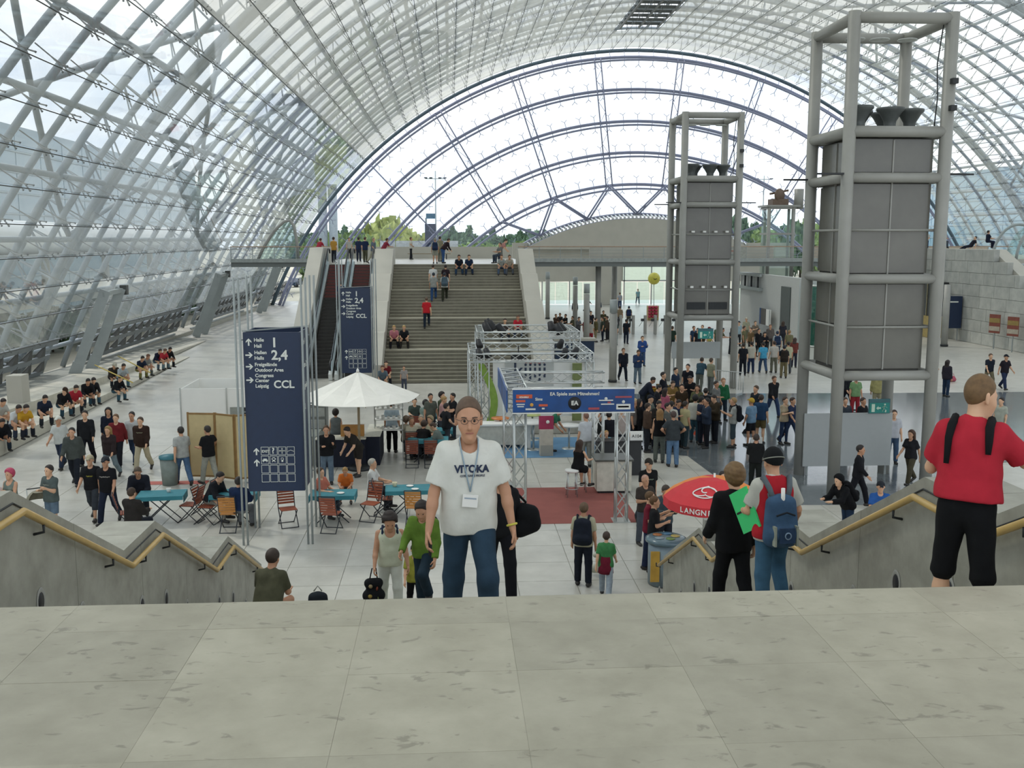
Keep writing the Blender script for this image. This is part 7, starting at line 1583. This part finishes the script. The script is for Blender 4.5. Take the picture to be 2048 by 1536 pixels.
# --- man in the red T-shirt leaning at the right parapet
h2 = pose(hl=4, hr=-6, kl=4, kr=10, al=20, ar=48, abl=20, abr=30, el=85, er=85, il=30, ir=-12, yaw=-38, nod=12, lean=5, bl=7, br=7)
o, R = Q(1965, 757, 'person in a red T-shirt and black three-quarter trousers, back turned', h2, 142, 'tee', 'b02a38', 'knee', '131416', 'crop', '6a5134', 1.78, 'n', .011, rng=(5.9, 6.5), key='h2', sx=.88, hem=.06, hsc=1.12, loose=.014, wob=.0035, skin=2)
tp = R['_tp']; st = wear('shoulder_straps', o, 'black padded bag straps over the red T-shirt', 'bag')
for sx in (-1, 1): MB().tube([tp(sx * .125, -.13, .36), tp(sx * .12, -.1, .5), tp(sx * .118, .02, .56), tp(sx * .122, .1, .52), tp(sx * .13, .135, .44), tp(sx * .132, .145, .36 if sx < 0 else .28)], [.02, .026, .03, .03, .026, .018], 8).build('strap', cloth('17181a'), st)
MB().lathe([(0, -.1), (.12, -.08), (.15, 0), (.12, .09), (0, .1)], n=14).build('front_bag', cloth('1c1d20'), st, loc=tp(0, -.24, .22), scale=(1.1, .7, 1.6))
# --- man with the blue backpack
h3 = pose(hl=-6, hr=26, kl=6, kr=52, al=14, ar=8, abl=16, abr=22, el=70, er=40, il=10, nod=10, lean=3, bl=5, br=7)
o, R = Q(1547, 897, 'person in a red vest over white with a black cap, going down', h3, 184, 'tee', 'b3b3aa', 'trousers', '3d5f78', 'cap', '16181a', 1.78, 'n', .012, rng=(9.3, 10.1), key='h3', sx=.93, hsc=1.1, wob=.003, skin=0, loose=.012, shoe='8a2a34')
vst = figure(h3, 'vest', None, 'bald', .012, key='h3v', loose=.014); put('vest', vst['shirt'], cloth('a8242e'), o)
tp, hd = R['_tp'], R['_hd']
MB().tube([hd(.1 * math.cos(a), .012 + .118 * math.sin(a), .03 + .02 * math.sin(a)) for a in [2 * PI * k / 20 for k in range(20)]], .006, 5, closed=True).build('cap_band', cloth('8d8f86'), o)
b = backpack(o, R, '3c5570', 'blue and grey backpack on the person in the red vest', .92, '5a6268', z=.17)
for sx in (-1, 1): MB().tube([(sx * .08, -.02, .2), (sx * .12, -.05, .32), (sx * .155, -.14, .42), (sx * .16, -.26, .36)], [.03, .034, .034, .026], 8).build('shoulder_strap', cloth('5a6268'), b)
MB().bx(-.09, .09, .17, .2, -.22, -.06).build('front_pocket', cloth('2c3f58'), b); MB().bx(-.14, -.115, .1, .17, -.26, -.05).build('grey_piping', cloth('8f9488'), b); MB().bx(.115, .14, .1, .17, -.26, -.05).build('grey_piping', cloth('8f9488'), b)
MB().tube([(-.11, .13, .06), (0, .16, .1), (.11, .13, .06)], .01, 6).build('zip', cloth('20252c'), b); MB().lathe([(.028, 0), (.04, 0), (.04, .006), (.028, .006)], n=16).build('round_mark', cloth('7f93a8'), b, loc=(0, .205, -.14), rot=(-PI / 2, 0, 0)); MB().tube([(0, .05, .1), (.01, .07, .34)], .024, 8).build('rolled_poster', M_WHITE, b)
gp = wear('green_folder', o, 'bright green paper folder under the arm of the backpack wearer', 'folder')
MB().box((0, 0, 0), (.02, .34, .42)).build('folder_cover', mat('green_paper', hexc('3fd07a'), .6, 0, .03), gp, loc=tp(.27, -.12, .2), rot=(.5, .15, .3)); MB().box((.012, 0, .0), (.004, .3, .02)).build('folder_print', M_BLACK, gp, loc=tp(.27, -.12, .2), rot=(.5, .15, .3))
# --- person in black with long hair
h4 = pose(hl=16, hr=-12, kl=8, kr=18, al=12, ar=-8, abl=8, abr=9, el=30, er=14, nod=6, bl=2, br=2)
o, R = Q(1470, 918, 'brown-haired person in a black suit going down the stairs', h4, 186, 'jacket', '121315', 'trousers', '131417', 'bushy', '6b5334', 1.76, 'n', .013, rng=(10.3, 10.9), key='h4', sx=.93, hsc=1.1, wob=.003, skin=2)
# --- two boys coming up
h5 = pose(hl=10, hr=-10, kl=8, kr=16, al=10, ar=14, abl=12, abr=10, el=20, er=26, nod=24, lean=4)
o, R = Q(779, 1013, 'boy in a white sleeveless top and pale trousers coming up', h5, 6, 'tank', 'c6cab4', 'trousers', 'cdd0c6', 'bushy', '241a16', 1.62, 'n', .013, rng=(14.0, 15.2), key='h5', hsc=1.15, skin=1, wob=.002)
backpack(o, R, '1f2a40', 'navy backpack worn by the boy in white', .9)
bg_ = wear('shoulder_bag', o, 'black bag with floral patches carried by the boy in white', 'bag'); q = R['_J']['wrr'] + Vector((-.02, -.02, -.34))
sb = Sdf((-.2, -.14, -.26), (.2, .14, .26), .02); sb.cap((-.08, 0, -.12), (.08, 0, -.12), .1, .1, .05); sb.cap((-.07, 0, .08), (.07, 0, .08), .08, .08, .08); put('bag_body', sb.mesh('bag_body'), cloth('17181b'), bg_, loc=q)
for k, (x, z, c) in enumerate(((-.06, -.1, 'a58f4a'), (.05, .02, '8a4a3a'), (.06, -.14, '6f7a4a'), (-.05, .06, '9a8a6a'))): MB().lathe([(0, .004), (.035, 0), (0, -.004)], n=7).build('flower_patch', cloth(c), bg_, loc=q + Vector((x, -.1, z)), rot=(PI / 2, 0, k))
MB().tube([q + Vector((-.06, 0, .14)), q + Vector((-.02, 0, .32)), q + Vector((.04, 0, .32)), q + Vector((.06, 0, .14))], .01, 6).build('handle', cloth('17181b'), bg_)
h6 = pose(hl=58, hr=-8, kl=88, kr=4, al=16, ar=26, abl=10, abr=14, el=24, er=40, ir=14, nod=22, lean=7, yaw=14)
o, R = Q(843, 990, 'boy in a green long-sleeved top stepping up', h6, -22, 'long', '5d7a30', 'trousers', '20303c', 'short', '1f1815', 1.66, 'n', .013, rng=(13.5, 14.4), key='h6', hsc=1.15, skin=1, wob=.003)
backpack(o, R, '23261f', 'dark backpack worn by the boy in green', .85)
Q(829, 1088, 'child in a yellow-green top and black trousers between the two boys', 'walk', 5, 'tee', '8f8f3c', 'trousers', '131417', 'short', '2a201b', 1.35, 'n', M_, rng=(15.2, 17.5))
o, R = Q(1000, 925, 'person in black hidden behind the white T-shirt person', 'walk', 4, 'tee', '17181b', 'trousers', '121318', 'short', '2a2320', 1.74, 'n', M_, rng=(11.2, 12.3))
bg_ = wear('shoulder_bag', o, 'large black shoulder bag sticking out behind the white T-shirt', 'bag'); sb = Sdf((-.26, -.2, -.3), (.26, .2, .3), .025); sb.cap((-.08, 0, -.12), (.08, .02, -.08), .13, .12, .06); sb.cap((-.05, 0, .08), (.06, 0, .06), .12, .11, .08); q = R['_tp'](.34, .05, .12); put('bag_body', sb.mesh('bag_body'), cloth('121316'), bg_, loc=q); MB().tube([q + Vector((0, 0, .2)), R['_tp'](.14, .0, .56), R['_tp'](.1, .05, .56), q + Vector((0, .05, .2))], .014, 6).build('strap', cloth('121316'), bg_)
# --- man sitting on the stairs
o, R = Q(545, 1112, 'person in an olive T-shirt sitting on the near stairs, back turned', 'step', 168, 'tee', '4d4d3c', 'trousers', '3a4a5c', 'short', '32261e', 1.8, 'n', .016, rng=(13.4, 15.2), hsc=1.1, heavy=.02, key='h8', skin=1)
bb = thing('rucksack', 'small dark rucksack beside the person sitting on the stairs', 'bag', (-2.0, 14.45, z_near(14.45))); put('bag_body', _BP['m'], cloth('23282f'), bb, loc=(0, 0, .28), scale=.8); MB().tube([(-.06, 0, .5), (0, 0, .58), (.06, 0, .5)], .01, 6).build('handle', cloth('9a9c94'), bb)
# ---- prints on shirts
for ob in [x for x in COL.objects if x.get('category') == 'person']:
    L = ob['label']
    spec = [('black slogan T-shirt', .26, .34, 'b9b4ac'), ('black printed T-shirt, tan', .16, .30, 'a9a03c'), ('brown sweater and beige', .2, .36, 'a09a80'), ('black printed T-shirt and dark cap', .2, .33, '8a9484'), ('grey-green T-shirt and denim', .2, .36, '98a096')]
    for s_, w_, zt_, c_ in spec:
        if s_ in L:
            R_ = [r for r in _CACHE.values() if r['body'] == ob.data][0]
            squiggle(ob, R_, w_, R_['_tp'](0, 0, zt_).z, c_)
# ---- hand luggage and odds held in the crowd
def handbag(px_, py_, Y, s, col, lab):
    p = gy(px_, py_, Y); t = thing('handbag', lab, 'bag', p); k = 'hb%.2f' % s
    if k not in _BP:
        sb = Sdf((-.3, -.2, -.3), (.3, .2, .3), .03); sb.cap((-.1, 0, -.06), (.1, 0, -.06), .12, .12, .05); sb.cap((-.06, 0, .06), (.06, 0, .06), .09, .09, .05); _BP[k] = sb.mesh('bag_body')
    put('bag_body', _BP[k], cloth(col), t, scale=s); MB().tube([(-.09 * s, 0, .12 * s), (-.05 * s, 0, .28 * s), (.05 * s, 0, .28 * s), (.09 * s, 0, .12 * s)], .012, 5).build('handle', cloth(col), t)
handbag(1402, 868, 36.3, 1.5, 'a8442e', 'orange bag held in front of the white-sleeved person'); handbag(1270, 843, 35.4, .9, 'a02a3a', 'small red bag beside the person in long black'); handbag(1905, 757, 49.5, .9, 'b05a6a', 'pink bag of the long-haired person on the right'); handbag(1497, 868, 36.4, 1.4, '17181b', 'black bag between the blue shirts')
pb = thing('paper_bag', 'grey paper carrier bag beside the person in the black suit', 'bag', gy(1428, 1080, 11.4)); MB().bx(-.13, .13, -.05, .05, 0, .26).build('bag_body', mat('paper_grey', hexc('8f8f88'), .7), pb)
for sx in (-.07, .03): MB().lathe([(0, 0), (.025, 0), (.025, .004), (0, .004)], n=12).build('bag_print', cloth('4a4a48'), pb, loc=(sx, -.055, .12), rot=(PI / 2, 0, 0))
MB().tube([(-.06, 0, .26), (-.04, 0, .4), (.04, 0, .4), (.06, 0, .26)], .006, 5).build('handle', cloth('5a5a56'), pb)
cbg = thing('carrier_bag', 'white plastic carrier bag between the cream shirt and the girl', 'bag', gz(1193, 1150)); sb = Sdf((-.2, -.15, -.05), (.2, .15, .7), .03); sb.cap((-.06, 0, .15), (.06, 0, .15), .1, .1, .05); sb.cap((-.03, 0, .45), (.03, 0, .45), .06, .06, .1); put('bag_body', sb.mesh('bag_body'), mat('plastic_white', hexc('b9b8a8'), .5), cbg)
sk = thing('tied_jacket', 'dark red jacket tied round the waist of the girl in green', 'jacket', (0, 0, 0)); gl = [x for x in COL.objects if x.get('label', '').startswith('girl in a green')][0]; sk.matrix_basis = world(gl)
MB().lathe([(.14, .12), (.165, .0), (.19, -.2), (.2, -.32), (.18, -.32), (.15, -.1), (.13, .1)], n=18).build('jacket_body', cloth('6a1f30'), sk, loc=(0, 0, .98)); MB().tube([(-.05, -.15, 1.06), (-.1, -.2, .9), (-.12, -.22, .74)], .03, 6).build('jacket_sleeve', cloth('6a1f30'), sk)
pst = thing('held_poster', 'square white poster with a pale face picture', 'poster', gy(1513, 888, 32.0), .1); MB().bx(-.2, .2, -.01, .01, -.18, .22).build('poster_sheet', M_WHITE, pst); MB().lathe([(0, 0), (.1, 0), (.1, .004), (0, .004)], n=16).build('poster_print', cloth('b08a84'), pst, loc=(-.02, -.012, .04), rot=(PI / 2, 0, 0))
# sales table under the second tower
p = gz(1362, 850); stb = thing('sales_table', 'sales table heaped with dark and yellow wares inside the crowd', 'table', (p.x, 41.5, 0)); MB().bx(-.9, .9, -.45, .45, .7, .76).build('table_top', cloth('2a2c26'), stb); MB().bx(-.88, .88, -.44, -.42, .05, .7).build('table_cloth', cloth('20221e'), stb)
for sx in (-.8, .8):
    for sy in (-.38, .38): MB().bx(sx - .02, sx + .02, sy - .02, sy + .02, 0, .7).build('leg', M_STEEL, stb)
rg = random.Random(11); wm = [cloth(c) for c in ('2a2a1f', 'a07c2f', '4a4636', '6a5a2c', '1d1f1c', '7a6a44', '8a4a2c')]
wb0 = MB().box((0, 0, .09), (.24, .18, .18)).mesh('ware_box')
for k in range(18):
    x, y, z = -.7 + .28 * (k % 6), -.28 + .28 * ((k // 6) % 3), .76; o_ = put('ware_box', wb0, wm[k % 7], loc=(p.x + x, 41.5 + y, z), rot=(0, 0, rg.uniform(-.15, .15)), scale=(1, 1, rg.uniform(.8, 2.2))); tag(o_, 'boxed ware on the sales table in the crowd', 'box', 'wares on the sales table')
# pushchair and baby by the left parapet
pc = thing('pushchair', 'cream hooded pushchair in front of the grey-green T-shirt', 'pushchair', gz(82, 1062), .5); bm = bmesh.new(); bmesh.ops.create_uvsphere(bm, u_segments=18, v_segments=12, radius=.3); bmesh.ops.delete(bm, geom=[v for v in bm.verts if v.co.z < -.02 or v.co.y < -.16], context='VERTS'); me = bpy.data.meshes.new('hood'); bm.to_mesh(me); bm.free()
put('hood', me, cloth('8f8c7c'), pc, loc=(0, 0, .75)); MB().bx(-.2, .2, -.35, .2, .4, .5).build('seat', cloth('4a4a44'), pc); MB().tube([(-.22, .45, 1.0), (.22, .45, 1.0)], .015, 6).build('push_bar', M_DARK, pc)
for sx in (-.22, .22):
    MB().tube([(sx, .45, 1.0), (sx, -.35, .15)], .013, 6).build('frame', M_STEEL, pc); MB().tube([(sx, .35, .12), (sx, -.1, .6)], .013, 6).build('frame', M_STEEL, pc)
    for yy in (-.35, .35): MB().tube([(sx, yy + .1 * math.cos(2 * PI * k / 14), .11 + .1 * math.sin(2 * PI * k / 14)) for k in range(14)], .02, 6, closed=True).build('wheel', M_RUBBER, pc)
pk = [x for x in COL.objects if x.get('label', '').startswith('person with pink hair')][0]; wp = world(pk) @ Vector((-.1, -.3, .9))
person(wp, math.radians(-20), 'baby in pale clothes held by the person with pink hair', 'sit', 'long', 'c0a8a4', 'trousers', '9a9a90', 'crop', 'b99a78', .72, res=.045)
# parked car outside the left glass wall
cr_ = thing('parked_car', 'dark blue car outside beyond the left footbridge', 'car', (gz(592, 570).x, gz(592, 570).y, -.3), 1.3); prof_ = [(-2.1, .3), (-2.1, .8), (-1.3, .9), (-.7, 1.42), (.7, 1.42), (1.3, .95), (2.0, .85), (2.1, .3)]
MB().prism(prof_, 'y', -.8, .8).build('body', mat('car_blue', hexc('2a3c52'), .25), cr_); MB().prism([(-1.2, .92), (-.66, 1.36), (.64, 1.36), (1.15, .95)], 'y', -.82, .82).build('windows', mat('car_glass', hexc('1b2126'), .1), cr_)
for sx in (-1.3, 1.3):
    for sy in (-.78, .78): MB().lathe([(0, -.1), (.32, -.1), (.32, .1), (0, .1)], n=16).build('wheel', M_RUBBER, cr_, loc=(sx, sy, .32), rot=(PI / 2, 0, 0))
